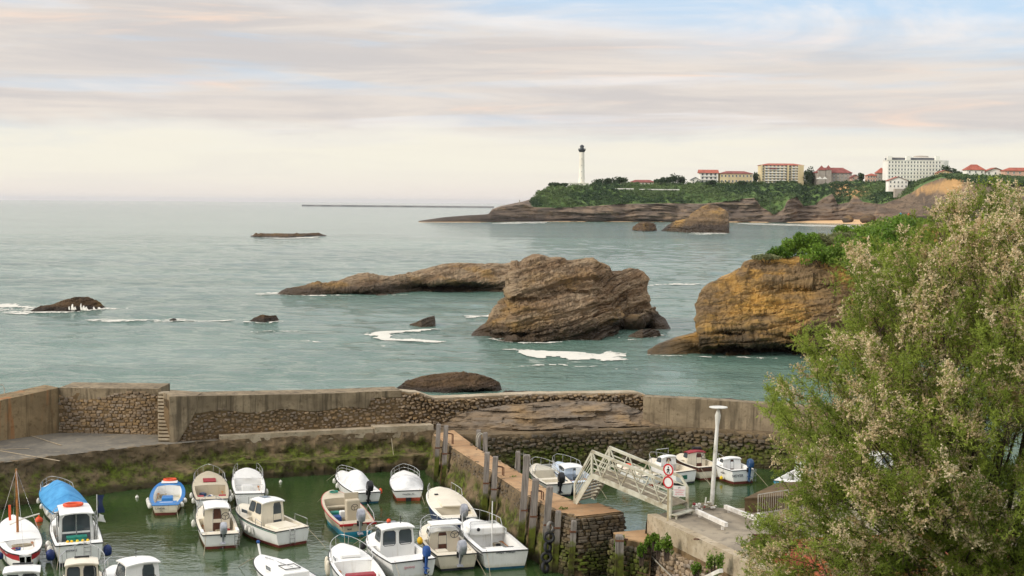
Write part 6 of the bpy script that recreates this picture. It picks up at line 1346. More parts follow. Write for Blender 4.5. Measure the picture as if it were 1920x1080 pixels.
m = MB(); m.box((0, 0, 0), (.55, .025, .48)); m.build('board', SGW, nb_)
for k, (tx, s_, mt) in enumerate((('##', .09, TEXT), ('#########', .085, TEXTP), ('######', .10, TEXTP), ('## #####', .085, TEXTP))):
    me = letters(tx, s_)
    o = link('lettering', me, mt, nb_); o.matrix_local = Matrix.Translation((0, -.016, .16 - .105 * k)) @ Matrix.Rotation(math.pi / 2, 4, 'X')

# ------------------------------------------------------------------ bits on the right quay
WB = pm('white_beam', srgb(232, 228, 220), srgb(206, 200, 190), 3, 0.6)
for a, b_, lb in (((1306, 958), (1362, 984), 'white painted beam lying from the footbridge foot'), ((1360, 950), (1422, 974), 'white painted beam ending at the stubby bollard')):
    A, B = P(*a, ZR + .2), P(*b_, ZR + .3); o = thing('barrier_beam', lb, 'barrier', ((A + B) / 2).xy.to_3d()); c = (A + B) / 2; c.z = 0
    m = MB(); m.bar(A - c, B - c, .16, .18); m.build('beam', WB, o)
    for q in (.12, .88): p_ = A.lerp(B, q) - c; m = MB(); m.box((p_.x, p_.y, ZR + .06), (.12, .12, .14)); m.build('foot', WB, o)
o = thing('bollard', 'stubby white double bollard at the end of the beam', 'bollard', P(1422, 985, ZR))
for x in (0, .2): m = MB(); m.lathe([(.10, 0), (.09, .42), (.12, .44), (.12, .52), (.05, .56)], 10, (x, 0, 0)); m.build('stub', WB, o, 40)
fo = thing('crowd_barrier', 'grey metal railing with thin upright bars on the quay', 'barrier', P(1421, 968, ZR)); fa, fb_ = P(1421, 968, ZR), P(1457, 962, ZR); fd = (fb_ - fa) * 1.6
for z in (.12, 1.0): m = MB(); m.tube([(0, 0, z), (fd.x, fd.y, z)], .022, 6); m.build('frame_bar', GALV, fo)
for q in (0, 1): m = MB(); m.tube([(fd.x * q, fd.y * q, 0), (fd.x * q, fd.y * q, 1.0)], .025, 6); m.build('frame_post', GALV, fo)
for k in range(1, 14): q = k / 14; m = MB(); m.tube([(fd.x * q, fd.y * q, .12), (fd.x * q, fd.y * q, 1.0)], .012, 5); m.build('bar', GALV, fo)
np_ = thing('net_pile', 'small heap of white and red floats and net at the lamp foot', 'net pile', P(1322, 955, ZR)); rs = random.Random(4)
for k in range(26):
    m = MB(); m.ball((rs.uniform(-.55, .5), rs.uniform(-.3, .3), rs.uniform(.05, .28)), rs.uniform(.05, .10), 7, (1, 1, .8)); m.build('float', rs.choice([BUOYW, BUOYW, WB, REDT]), np_, 60)
m = MB(); m.tube([(.0, .1, .1), (.05, .1, .55)], .035, 6); m.build('stake', BUOYW, np_)
m = MB(); m.tube([(rs.uniform(-.5, .5), rs.uniform(-.25, .25), .04 + .02 * k) for k in range(14)], .03, 5); m.build('rope', ROPE, np_)
m = MB(); rg = P(1306, 1011, ZR + .17); m.tube([rg + vec(.12 * math.cos(a), .1 * math.sin(a), 0) for a in np.linspace(0, 6.28, 11)[:-1]], .02, 5, closed=True); tag(m.build('mooring_ring', IRON, None, 60), 'small dark iron mooring ring on the pale parapet', 'ring')
m = MB(); m.bar(P(1310, 1090, 3.4), P(1352, 1070, 4.2), .16, .14); tag(m.build('white_spar', WB), 'white spar poking up below the plant covered wall', 'spar')
pp = MB(); pp.tube([rA + rdir * q + Vector((rdir.y, -rdir.x, 0)) * -.0 + vec(-.28 - .12 * k, -.1, 0) + vec(0, 0, z) for k, (q, z) in enumerate(((1.2, -.9), (1.2, -1.45), (4.0, -1.9), (6.5, -2.3)))], .03, 6); tag(pp.build('drain_pipe', GALV, None, 60), 'thin pale pipe running down the plant covered wall', 'pipe')
# hut with a tiled roof under the tree
TILE = pm('clay_tile', srgb(160, 94, 70), srgb(134, 76, 56), 2.0, 0.85, 0.4, 20, c3=srgb(140, 92, 70), s3=1.0, rnd=0.25); PLAST = pm('hut_plaster', srgb(216, 206, 188), srgb(196, 184, 164), 2, .9)
hut = thing('harbour_hut', 'harbour hut with a red clay tiled roof beneath the tamarisk', 'hut', (13.6, 49.0, ZR - .1), R(12))
m = MB(); m.box((0, 0, .7), (7.2, 4.6, 1.8)); m.build('wall', PLAST, hut)
m = MB(); m.add([(-3.9, -2.6, 1.52), (3.9, -2.6, 1.52), (3.9, 0, 2.7), (-3.9, 0, 2.7), (3.9, 2.6, 1.52), (-3.9, 2.6, 1.52)], [(0, 1, 2, 3), (3, 2, 4, 5), (0, 3, 5), (1, 4, 2), (0, 5, 4, 1)]); roof = m.build('roof', TILE, hut)
tm = MB(); tm.grid([[(x_, .115 * math.cos(a), .07 * math.sin(a)) for a in np.linspace(0, math.pi, 6)] for x_ in (-.24, .24)]); tme = tm.build('tile', TILE, hut, 60, False); tme.parent = roof; tdat = tme.data; first = True
an = math.atan2(1.18, 2.6)
for r_ in range(7):
    for c_ in range(32):
        for sd_ in ((-1,) if c_ % 1 == 0 else (-1, 1)):
            o = tme if first else bpy.data.objects.new('tile', tdat)
            if not first: C.objects.link(o); o.parent = roof
            first = False; t = (r_ + .5) / 7
            o.matrix_local = Matrix.Translation((-3.78 + c_ * .244 + random.uniform(-.01, .01), sd_ * 2.6 * (1 - t), 1.53 + 1.18 * t + .04)) @ Matrix.Rotation(an if sd_ < 0 else -an, 4, 'X') @ Matrix.Rotation(math.pi / 2, 4, 'Z')
m = MB(); m.tube([(-3.95, 0, 2.76), (3.95, 0, 2.76)], .14, 8); m.build('ridge', TILE, hut)
bx = thing('dinghy_box', 'dark brown upturned tender lying on the quay under the branches', 'tender', P(1448, 1022, ZR)); G = [[(x_, .5 * (1 - (x_ / 1.0) ** 4 * .6) * math.cos(a), .42 * (1 - (x_ / 1.1) ** 4) * math.sin(a)) for a in np.linspace(0, math.pi, 8)] for x_ in np.linspace(-.9, .9, 9)]
m = MB(); m.grid(G); m.add(G[0], [tuple(range(8))]); m.add(G[-1], [tuple(range(8))]); m.build('hull', DOORB, bx, 50); m = MB(); m.box((0, 0, .42), (1.7, .06, .08)); m.build('keel', DOORB, bx)
# ------------------------------------------------------------------ buildings on the headland
CREAMW = pm('wall_cream', srgb(226, 208, 164), srgb(208, 188, 146), .05, .9); WHITEW = pm('wall_white', srgb(246, 242, 232), srgb(234, 228, 216), .05, .9); GREYW = pm('wall_greystone', srgb(176, 166, 154), srgb(154, 144, 132), .2, .9); PINKW = pm('wall_pink', srgb(214, 176, 156), srgb(200, 160, 140), .1, .9); PEACH = pm('wall_peach', srgb(234, 202, 160), srgb(222, 186, 142), .1, .9); OCHW = pm('wall_ochre', srgb(208, 178, 120), srgb(196, 164, 108), .1, .9)
ROOFR = pm('roof_red_tile', srgb(178, 100, 80), srgb(152, 82, 66), .3, .85, .3, 1.5); ROOFD = pm('roof_dark_red', srgb(146, 84, 76), srgb(124, 70, 64), .3, .85, .3, 1.5); SLATE = pm('roof_slate', srgb(110, 112, 116), srgb(92, 94, 98), .3, .7); FWIN = pm('far_window', srgb(78, 84, 90), srgb(104, 108, 110), .3, .2); SHUT = pm('dark_shutter', srgb(60, 74, 88), srgb(78, 86, 96), .3, .7)
WIN_ME = {}
def win_mesh(w, h, sill=True):
    k = (round(w, 2), round(h, 2))
    if k not in WIN_ME:
        m = MB(); m.box((0, 0, 0), (w, .16, h)); a = m.build('tmp', FWIN); WIN_ME[k] = [a.data]; bpy.data.objects.remove(a)
        m = MB(); [m.box(c, s_) for c, s_ in (((0, -.06, -h / 2 - .1), (w + .5, .4, .18)), ((-w / 2 - .07, -.04, 0), (.14, .24, h)), ((w / 2 + .07, -.04, 0), (.14, .24, h)), ((0, -.04, h / 2 + .07), (w + .28, .24, .14)))]
        b_ = m.build('tmp', WHITEW); WIN_ME[k].append(b_.data); bpy.data.objects.remove(b_)
    return WIN_ME[k]
def bld(name, label, x0, x1, yt, yb, Y, dep=14, mat=WHITEW, roof='flat', rmat=ROOFR, rh=3.0, rows=3, cols=6, ww=1.3, wh=1.7, cat='house', over=.8, group='buildings along the headland', bal=0, z_extra=3.0, skip=(), chim=0, rot=0.0):
    A, B = PY(x0, yb, Y), PY(x1, yb, Y); zt_ = PY((x0 + x1) / 2, yt, Y).z; W = B.x - A.x; zb = (A.z + B.z) / 2; Hh = zt_ - zb - (rh if roof != 'flat' else 0)
    o = thing(name, label, cat, ((A.x + B.x) / 2, Y + dep / 2, zb), rot, group)
    m = MB(); m.box((0, 0, Hh / 2 - z_extra / 2), (W, dep, Hh + z_extra)); m.build('wall', mat, o)
    if roof == 'hip':
        a, b_ = W / 2 + over, dep / 2 + over; r_ = max(.2, a - b_); m = MB(); m.add([(-a, -b_, Hh), (a, -b_, Hh), (a, b_, Hh), (-a, b_, Hh), (-r_, 0, Hh + rh), (r_, 0, Hh + rh), (-a, -b_, Hh - .35), (a, -b_, Hh - .35), (a, b_, Hh - .35), (-a, b_, Hh - .35)], [(0, 1, 5, 4), (1, 2, 5), (2, 3, 4, 5), (3, 0, 4), (6, 7, 1, 0), (7, 8, 2, 1), (8, 9, 3, 2), (9, 6, 0, 3), (9, 8, 7, 6)]); rf = m.build('roof', rmat, o)
    elif roof == 'gable':
        a, b_ = W / 2 + over, dep / 2 + over; m = MB(); m.add([(-a, -b_, Hh - .2), (a, -b_, Hh - .2), (a, b_, Hh - .2), (-a, b_, Hh - .2), (-a, 0, Hh + rh), (a, 0, Hh + rh)], [(0, 1, 5, 4), (2, 3, 4, 5), (1, 2, 5), (3, 0, 4), (3, 2, 1, 0)]); rf = m.build('roof', rmat, o)
    elif roof == 'front':
        a, b_ = W / 2 + over, dep / 2 + over; m = MB(); m.add([(-a, -b_, Hh - .3), (0, -b_, Hh + rh), (a, -b_, Hh - .3), (-a, b_, Hh - .3), (0, b_, Hh + rh), (a, b_, Hh - .3)], [(0, 1, 4, 3), (1, 2, 5, 4)]); m.add([(-a, -b_, Hh - .75), (0, -b_, Hh + rh - .45), (a, -b_, Hh - .75), (-a, b_, Hh - .75), (0, b_, Hh + rh - .45), (a, b_, Hh - .75)], [(3, 4, 1, 0), (4, 5, 2, 1)]); rf = m.build('roof', rmat, o)
        m = MB(); m.add([(-W / 2, -dep / 2, Hh), (W / 2, -dep / 2, Hh), (0, -dep / 2, Hh + rh * .92), (-W / 2, dep / 2, Hh), (W / 2, dep / 2, Hh), (0, dep / 2, Hh + rh * .92)], [(0, 1, 2), (3, 5, 4)]); m.build('gable', mat, o)
    else:
        m = MB(); m.box((0, 0, Hh + .2), (W + .8, dep + .8, .5)); rf = m.build('parapet', mat if rmat is ROOFR else rmat, o)
    for k in range(chim): m = MB(); m.box((W * (-.3 + .6 * k / max(1, chim - 1)), 1, Hh + rh * .9), (1.0, 1.0, 2.2)); m.build('chimney', WHITEW, rf)
    fh = Hh / rows
    for r_ in range(rows):
        for c_ in range(cols):
            if (r_, c_) in skip: continue
            x = (c_ + .5) / cols * W - W / 2; z = fh * (r_ + .52)
            me = win_mesh(ww, wh); w_ = bpy.data.objects.new('window', me[0]); C.objects.link(w_); w_.parent = o; w_.location = (x, -dep / 2 - .03, z); f_ = bpy.data.objects.new('frame', me[1]); C.objects.link(f_); f_.parent = w_
    for r_ in range(bal): m = MB(); m.box((0, -dep / 2 - .6, fh * (r_ + 1) - .1), (W * .96, 1.2, .25)); m.box((0, -dep / 2 - 1.15, fh * (r_ + 1) + .45), (W * .96, .1, .9)); m.build('balcony', WHITEW, o)
    return o, W, Hh, dep
# lighthouse
lh = PY(1090.5, 345, 1460); LHW = pm('lighthouse_white', srgb(238, 232, 218), srgb(226, 218, 202), .1, .8); LHB = pm('lighthouse_black', srgb(44, 48, 56), srgb(58, 62, 68), .5, .6)
lt_ = thing('lighthouse', 'tall white lighthouse with a black lantern on the headland', 'lighthouse', lh); hL = PY(1091, 270.5, 1460).z - lh.z
m = MB(); m.lathe([(3.6, -6), (3.55, .5), (3.2, 2), (2.75, hL * .5), (2.45, hL * .80)], 24); m.build('tower', LHW, lt_, 40)
m = MB(); m.lathe([(2.5, hL * .80), (3.5, hL * .84), (3.9, hL * .855), (3.9, hL * .875), (3.0, hL * .88)], 24); m.build('gallery', LHB, lt_, 40)
m = MB(); m.tube([(3.8 * math.cos(a), 3.8 * math.sin(a), hL * .895) for a in np.linspace(0, 6.28, 17)[:-1]], .12, 5, closed=True); m.build('gallery_rail', LHB, lt_)
m = MB(); m.lathe([(1.9, hL * .88), (1.9, hL * .945)], 16); m.build('lantern', GLASS, lt_, 40); m = MB(); m.lathe([(2.4, hL * .942), (2.3, hL * .955), (1.2, hL * .978), (.25, hL * .985), (.2, hL)], 16); m.build('lantern_roof', LHB, lt_, 40)
for k in range(4): m = MB(); m.box((-.2, -2.95 + .12 * k, hL * (.15 + .16 * k)), (.5, .4, .9)); m.build('window', FWIN, lt_)
bld('keeper_building', 'long low white building at the foot of the lighthouse', 1066, 1103, 343.5, 350, 1455, 12, WHITEW, 'flat', ROOFR, 0, 1, 5, 1.2, 1.4, 'building')
bld('low_house', 'low white house with red roof among trees near the lighthouse', 1181, 1230, 337, 348, 1490, 12, WHITEW, 'hip', ROOFD, 2.6, 1, 7, 1.3, 1.7)
bld('villa', 'white villa with overhanging red roof and dark balconies', 1313, 1345, 318, 344, 1500, 12, WHITEW, 'gable', ROOFR, 3.4, 3, 4, 1.8, 2.4, over=1.6, bal=2)
bld('annex_house', 'small white annex with dark roof left of the red roofed villa', 1296, 1312, 332, 345, 1496, 9, WHITEW, 'front', SLATE, 2.6, 2, 2, 1.2, 1.6)
bld('mansion', 'wide cream mansion with flat red roof beside the villa', 1350, 1411, 320.5, 345, 1500, 16, CREAMW, 'hip', ROOFD, 2.6, 2, 9, 1.5, 2.2, cat='mansion', chim=3)
ap, W, Hh, dep = bld('apartment_block', 'large cream apartment block with balconies and thin red roof', 1426, 1506, 306, 344, 1505, 18, CREAMW, 'hip', ROOFR, 2.0, 7, 11, 2.2, 1.8, 'apartment block')
for r_ in range(7):
    for x_, w_ in ((-W * .16, W * .50), (W * .33, W * .22)): m = MB(); m.box((x_, -dep / 2 - .7, Hh / 7 * r_ + .55), (w_, 1.4, .9)); m.build('balcony', WHITEW, ap)
for x_ in (-W / 2 + .8, W * .14, W / 2 - 3): m = MB(); m.box((x_, -dep / 2 - .9, Hh / 2 - 1), (1.6 if x_ < W * .4 else 6, 1.9, Hh + 2)); m.build('pier', CREAMW, ap)
m = MB(); m.box((-W * .22, -dep / 2 - 1.5, Hh * .80), (W * .2, 1.4, .5)); m.build('awning', REDT, ap)
cv, W, Hh, dep = bld('grey_villa', 'grey stone manor with steep dark red roofs and gables', 1530, 1597, 314, 343, 1500, 16, GREYW, 'hip', ROOFD, 5.5, 3, 9, 1.3, 1.9, 'mansion', chim=2)
for x_, w_, h_ in ((-W * .36, 7.5, Hh + 2.5), (-W * .17, 5.5, Hh + 3.0)):
    m = MB(); m.box((x_, -dep / 2 - 1, h_ / 2 - 1), (w_, 6, h_ + 2)); tw = m.build('tower', GREYW, cv); m = MB(); a = w_ / 2 + .6; m.add([(x_ - a, -dep / 2 - 4.6, h_), (x_ + a, -dep / 2 - 4.6, h_), (x_ + a, -dep / 2 + 2.6, h_), (x_ - a, -dep / 2 + 2.6, h_), (x_, -dep / 2 - 1, h_ + 5)], [(0, 1, 4), (1, 2, 4), (2, 3, 4), (3, 0, 4), (3, 2, 1, 0)]); m.build('tower_roof', ROOFD, tw)
for x_ in (-W * .42, -W * .28): m = MB(); a = 3; m.add([(x_ - a, -dep / 2 - 4.3, Hh * .35), (x_ + a, -dep / 2 - 4.3, Hh * .35), (x_, -dep / 2 - 4.3, Hh * .62), (x_ - a, -dep / 2, Hh * .35), (x_ + a, -dep / 2, Hh * .35), (x_, -dep / 2, Hh * .62)], [(0, 1, 2), (0, 2, 5, 3), (1, 4, 5, 2)]); m.build('gable', WHITEW, cv)
bld('lodge', 'small pinkish lodge beside the grey manor', 1597, 1612, 327, 342, 1490, 10, PINKW, 'front', ROOFD, 3.2, 2, 2, 1.2, 1.6)
bld('pink_house', 'pink house with a low red roof left of the white hotel', 1626, 1646, 325, 341, 1470, 10, PINKW, 'hip', ROOFR, 2.2, 2, 4, 1.3, 1.7)
bld('tower_house', 'grey tower house with pointed red roof touching the white hotel', 1645, 1663, 314, 341, 1468, 10, GREYW, 'hip', ROOFR, 5.5, 3, 2, 1.2, 1.8)
ho, W, Hh, dep = bld('hotel', 'big white hotel with rounded end and dark top floor strip', 1664, 1764, 301, 342, 1440, 20, WHITEW, 'flat', ROOFR, 0, 6, 17, 1.3, 1.7, 'hotel')
m = MB(); m.box((0, 1.5, Hh + 1.6), (W * .93, dep - 5, 2.6)); m.build('top_floor', SLATE, ho); m = MB(); m.box((0, 1.5, Hh + 3.15), (W * .96, dep - 4, .5)); m.build('top_roof', WHITEW, ho); m = MB(); m.lathe([(8, 0), (8, .01), (7, 1.6), (2, 2.0)], 16, (W * .18, 2, Hh + 3.3)); m.build('roof_dome', GREYW, ho, 40)
for x_ in (-W * .47, -W * .12, W * .43): m = MB(); m.box((x_, -dep / 2 + 1.5, Hh + 2.2), (4.5, 4, 4.4)); m.build('roof_pavilion', WHITEW, ho)
m = MB(); m.lathe([(dep / 2, -3), (dep / 2, Hh + .4)], 20, (W / 2, 0, 0)); m.build('round_end', WHITEW, ho, 60)
for r_ in range(6): m = MB(); m.tube([(-W / 2, -dep / 2 - .15, Hh / 6 * r_ + .1), (W / 2, -dep / 2 - .15, Hh / 6 * r_ + .1)], .22, 4); m.build('cornice', WHITEW, ho)
cw_, W, Hh, dep = bld('chapel_house', 'small white house with red roof on the green slope', 1666, 1702, 331, 353, 1320, 10, WHITEW, 'front', ROOFR, 3.4, 2, 5, 1.2, 1.5)
m = MB(); m.box((2, -dep / 2 - 2, -4.5), (W * .7, 5, 8)); m.build('retaining_wall', GREYW, cw_)
bld('peach_house', 'peach house with arched terrace at the end of the hotel', 1758, 1786, 319, 333, 1400, 10, PEACH, 'front', ROOFR, 2.4, 2, 3, 1.8, 1.9)
bld('cottage', 'white cottage with steep red roof behind the tamarisk tip', 1812, 1846, 308, 336, 1180, 10, WHITEW, 'hip', ROOFR, 4.5, 2, 3, 1.2, 1.5)
bld('gabled_house', 'white gabled house with wide red roof at the right end', 1848, 1884, 314, 337, 1180, 10, WHITEW, 'front', ROOFR, 3.2, 2, 3, 1.2, 1.6, over=1.2)
bld('long_house', 'long brownish house with red roof at the far right', 1884, 1950, 314, 345, 1170, 10, PINKW, 'hip', ROOFR, 2.6, 3, 6, 1.2, 1.6)

# ------------------------------------------------------------------ foliage helpers
def leaf_mat(name, c1, c2, c3=None, trans=0.35, rough=0.6):
    m, t, b = base_mat(name, rough, 0.25); tone = N(t, 'ShaderNodeAttribute', attribute_name='tone').outputs['Fac']; ri = N(t, 'ShaderNodeNewGeometry').outputs['Random Per Island']
    col = MIX(t, tone, c1, c2); hs = N(t, 'ShaderNodeHueSaturation'); L(t, col, hs.inputs['Color']); L(t, MATH(t, 'MULTIPLY_ADD', ri, 0.5, 0.75), hs.inputs['Value']); col = hs.outputs[0]
    L(t, col, b.inputs['Base Color']); tr = N(t, 'ShaderNodeBsdfTranslucent'); L(t, col, tr.inputs['Color']); mx = N(t, 'ShaderNodeMixShader'); mx.inputs[0].default_value = trans
    L(t, b.outputs[0], mx.inputs[1]); L(t, tr.outputs[0], mx.inputs[2]); L(t, mx.outputs[0], t.nodes['Material Output'].inputs['Surface']); return m
NR = np.random.RandomState(5)
def unit(n): v = NR.normal(size=(n, 3)); return v / np.linalg.norm(v, axis=1)[:, None]
def leaf_quads(Pn, size, tone, name, mat, parent=None, aspect=.6, flat=0.0):
    n = len(Pn); a = unit(n); a[:, 2] *= 1 - flat; a /= np.linalg.norm(a, axis=1)[:, None]; b_ = np.cross(a, unit(n)); b_ /= np.linalg.norm(b_, axis=1)[:, None] + 1e-9
    s_ = (size * NR.uniform(.6, 1.4, n))[:, None]; A, B = a * s_, b_ * s_ * aspect
    V = np.stack([Pn - A, Pn - B * .9, Pn + A, Pn + B], 1).reshape(-1, 3); Q = np.arange(4 * n).reshape(-1, 4)
    o = np_mesh(name, V, Q, mat, parent); at = o.data.attributes.new('tone', 'FLOAT', 'POINT'); at.data.foreach_set('value', np.repeat(np.asarray(tone, np.float32) * np.ones(n, np.float32), 4)); return o
HLEAF = leaf_mat('headland_leaf', srgb(58, 80, 52), srgb(104, 122, 74), trans=.25); DLEAF = leaf_mat('dark_leaf', srgb(40, 58, 36), srgb(74, 92, 54), trans=.2); BUSH = leaf_mat('shrub_leaf', srgb(70, 104, 32), srgb(122, 150, 52), trans=.3); GRS = leaf_mat('grass_blade', srgb(104, 132, 50), srgb(148, 160, 76), trans=.3)
BARK = pm('bark', srgb(84, 70, 58), srgb(62, 52, 44), 3, .9, .6, 15)
# scrub covering the slopes: clumps of leaf faces over the vegetated part
vr = np.argwhere((VGH > .5)); vr = vr[(vr[:, 1] < 74) & (PXH[vr[:, 0]] < 1960)]; k = 5200; sel = vr[NR.randint(0, len(vr), k)]
cen = GH[sel[:, 0], sel[:, 1]] + NR.normal(size=(k, 3)) * [1.5, 1.5, .2]
ax = np.abs(((cen[:, 0] / cen[:, 1]) * F + 960))
scarm = ~((ax > 1708) & (ax < 1772) & (sel[:, 1] < 60)); cen = cen[scarm]; k = len(cen)
tn = np.clip(.45 + 1.1 * fbm(cen / [60, 60, 40], 3) + .12 * NR.normal(size=k), 0, 1); rad = NR.uniform(1.2, 3.0, k)
m_ = 16; pts = (cen[:, None, :] + unit(k * m_).reshape(k, m_, 3) * (rad[:, None, None] * NR.uniform(.5, 1, (k, m_, 1))) * [1, 1, .75] + [0, 0, .5]).reshape(-1, 3)
o = leaf_quads(pts, .85, np.clip(np.repeat(tn, m_) + .1 * NR.normal(size=k * m_), 0, 1), 'hillside_scrub', HLEAF); tag(o, 'dense green scrub covering the headland slopes', 'scrub', kind='stuff')
def far_tree(px_, py_, Y, h, w, label, mat=DLEAF, tone=.4, leaf=.9, n=700, group='trees on the headland'):
    b_ = PY(px_, py_, Y); o = thing('tree', label, 'tree', b_, 0, group)
    m = MB(); m.tube([(0, 0, -2), (.1, 0, h * .35), (.2, .1, h * .7)], [.4, .3, .15], 6); [m.tube([(0, 0, h * .3), (math.cos(a) * w * .3, math.sin(a) * w * .3, h * .65)], [.2, .08], 5) for a in (0.5, 2.4, 4.4)]; m.build('trunk', BARK, o)
    c = NR.normal(size=(9, 3)) * [w * .24, w * .24, h * .16] + [0, 0, h * .42]; q = c[NR.randint(0, 9, n)] + unit(n) * (NR.uniform(.3, 1, (n, 1)) ** .5) * [w * .30, w * .30, h * .32]
    leaf_quads(q, leaf, np.clip(tone + .2 * NR.normal(size=n), 0, 1), 'crown', mat, o); return o
for i, (px_, py_, Y, h, w, lb) in enumerate(((1040, 352, 1440, 6, 12, 'rounded tree at the seaward tip of the headland slope'), (1058, 352, 1442, 5, 10, 'low tree just left of the lighthouse foot'), (1125, 347, 1465, 8, 14, 'bushy tree right of the lighthouse foot'), (1140, 346, 1470, 7, 10, 'second bushy tree right of the lighthouse'), (1165, 346, 1470, 9, 13, 'bushy tree left of the low white house'),
        (1238, 346, 1485, 8, 12, 'tree right of the low white house'), (1255, 345, 1488, 9, 13, 'bushy tree midway between low house and villa'), (1275, 345, 1488, 10, 14, 'tallest bushy tree left of the villa annex'), (1416, 344, 1510, 14, 6, 'slim dark tree between mansion and apartment block'), (1514, 343, 1502, 16, 9, 'dark tree right of the apartment block'), (1523, 343, 1515, 17, 11, 'dark tree left of the grey manor'), (1614, 342, 1490, 10, 7, 'slim dark tree right of the pink lodge'), (1708, 350, 1325, 6, 9, 'dark tree beside the white slope house'), (1776, 330, 1420, 11, 12, 'dark tree behind the peach house'), (1796, 330, 1300, 5, 12, 'low bush on the hill crest right of the peach house'), (1652, 345, 1450, 4, 12, 'low bush below the tower house'), (1335, 345, 1485, 4, 9, 'garden bush in front of the red roofed villa'), (1390, 346, 1490, 4, 9, 'garden bush in front of the cream mansion'))):
    far_tree(px_, py_, Y, h, w, lb)
# small white parapet and lamp poles on the cliff edge
m = MB(); wl_ = PY(1105, 353.5, 1440); m.box(wl_ + vec(22, 0, 0), (46, .5, 1.0)); m.box(wl_ + vec(70, 8, -.4), (44, .5, 1.0)); tag(m.build('cliff_parapet', WHITEW), 'thin white parapet line on the slope under the lighthouse', 'parapet')
for px_ in (1111, 1130): m = MB(); q = PY(px_, 352, 1445); m.tube([q, q + vec(0, 0, 7), q + vec(.9, 0, 7.3)], .14, 5); tag(m.build('lamp_pole', GALV), 'thin pale lamp pole nearest the lighthouse foot' if px_ == 1111 else 'thin pale lamp pole between the two bushy trees', 'lamp post', 'lamp poles on the headland path')
m = MB(); q = PY(974, 381, 1300); m.lathe([(.5, -.5), (.5, 2.4), (.7, 2.5), (.2, 3.2)], 8, q); tag(m.build('cairn', GREYW), 'tiny stone marker on the bare headland tip', 'marker')
for px_, py_, r_, lb in ((1628, 417, 9, 'dark boulder lying on the far beach'), (1590, 416, 7, 'pale boulder at the cliff foot by the far beach')):
    q = PY(px_, py_, 1345 if px_ > 1600 else 1375); v = unit(60); rr_ = r_ * (.8 + .25 * fbm(v * 1.3, 2)); import bmesh
    b_ = bmesh.new(); [b_.verts.new(tuple(q_)) for q_ in v * rr_[:, None] * [1, .8, .7]]; bmesh.ops.convex_hull(b_, input=b_.verts); me = bpy.data.meshes.new('boulder'); b_.to_mesh(me); b_.free(); o = link('boulder', me, FARROCK, None, 40); o.location = q + vec(0, 0, r_ * .3); tag(o, lb, 'boulder')

# ------------------------------------------------------------------ near headland on the right: lookout, shrubs, people
tag(rock('lookout_hill', None, [(1600, 470), (1640, 446), (1672, 424), (1720, 420), (1800, 419), (2050, 415)], [(1600, 520), (2050, 520)], 30, 40, pm('hill_turf', srgb(96, 118, 48), srgb(122, 132, 62), .4, .9, space='world', c3=srgb(150, 128, 88), s3=.2), .8, 2.0, 0, 2.0, 40, 1.0, 1.0, seed=21), kind='structure')
lw = PY(1672, 419, 318); lwall = MB(); lwall.box((12.6, 0, .8), (25, .5, 1.75)); o = lwall.build('lookout_wall', pm('lookout_stone', srgb(104, 96, 82), srgb(84, 78, 66), 1, .9), None); o.location = lw; tag(o, 'dark low lookout wall where two walkers stand', 'wall', kind='thing')
ter = MB(); ter.box((13, 3.2, .3), (26, 6, .5)); o = ter.build('lookout_terrace', QTOP); o.location = lw + vec(0, .1, .65); tag(o, kind='structure')
def person(px_, py_, Y, h, top, legs, label, bag=None, hat=None):
    f_ = PY(px_, py_, Y); o = thing('person', label, 'person', f_, R(200)); SK = pm('skin', srgb(206, 160, 132), srgb(190, 144, 118), 8, .6)
    m = MB(); s_ = h / 1.72
    rings = [(0, .11, .06, .0), (.10, .075, .055, .0), (.46, .10, .07, .0), (.80, .15, .11, 0), (.95, .18, .125, 0), (1.10, .165, .12, 0), (1.30, .20, .125, 0), (1.42, .19, .11, 0), (1.48, .08, .07, 0), (1.53, .06, .06, 0), (1.56, .085, .09, .01), (1.63, .085, .105, .015), (1.70, .07, .085, .01), (1.735, .02, .03, 0)]
    m.grid([[(rx * s_ * math.cos(a), ry * s_ * math.sin(a) + dy, z * s_) for a in np.linspace(0, 6.283, 13)[:-1]] for z, rx, ry, dy in rings], False, True)
    for sg in (1, -1): m.tube([(sg * .19 * s_, 0, 1.40 * s_), (sg * .27 * s_, .03, 1.14 * s_), (sg * .20 * s_, -.16, 1.0 * s_), (sg * .14 * s_, -.22, 1.02 * s_)], [.06 * s_, .045 * s_, .035 * s_, .03 * s_], 7)
    m.build('body', SK, o, 60)
    m = MB(); m.grid([[(rx * s_ * 1.1 * math.cos(a), ry * s_ * 1.12 * math.sin(a) + dy, z * s_) for a in np.linspace(0, 6.283, 13)[:-1]] for z, rx, ry, dy in [(.86, .17, .12, 0)] + rings[4:9]], False, True)
    for sg in (1, -1): m.tube([(sg * .18 * s_, 0, 1.40 * s_), (sg * .27 * s_, .03, 1.14 * s_), (sg * .22 * s_, -.12, 1.02 * s_)], [.075 * s_, .06 * s_, .05 * s_], 7)
    m.build('jacket', top, o, 60)
    m = MB(); [m.tube([(sg * .09 * s_, 0, .92 * s_), (sg * .10 * s_, -.02, .5 * s_), (sg * .10 * s_, 0, .04)], [.105 * s_, .08 * s_, .06 * s_], 8) for sg in (1, -1)]; m.build('trousers', legs, o, 60)
    m = MB(); m.ball((0, .015, 1.665 * s_), .10 * s_, 10, (.95, 1.12, .8)); m.build('hair', DOORB if hat is None else hat, o, 60)
    if bag: m = MB(); m.ball((0, .17 * s_, 1.2 * s_), .2 * s_, 10, (.85, .6, 1.2)); m.build('backpack', bag, o, 60)
tzp = lw.z + .9
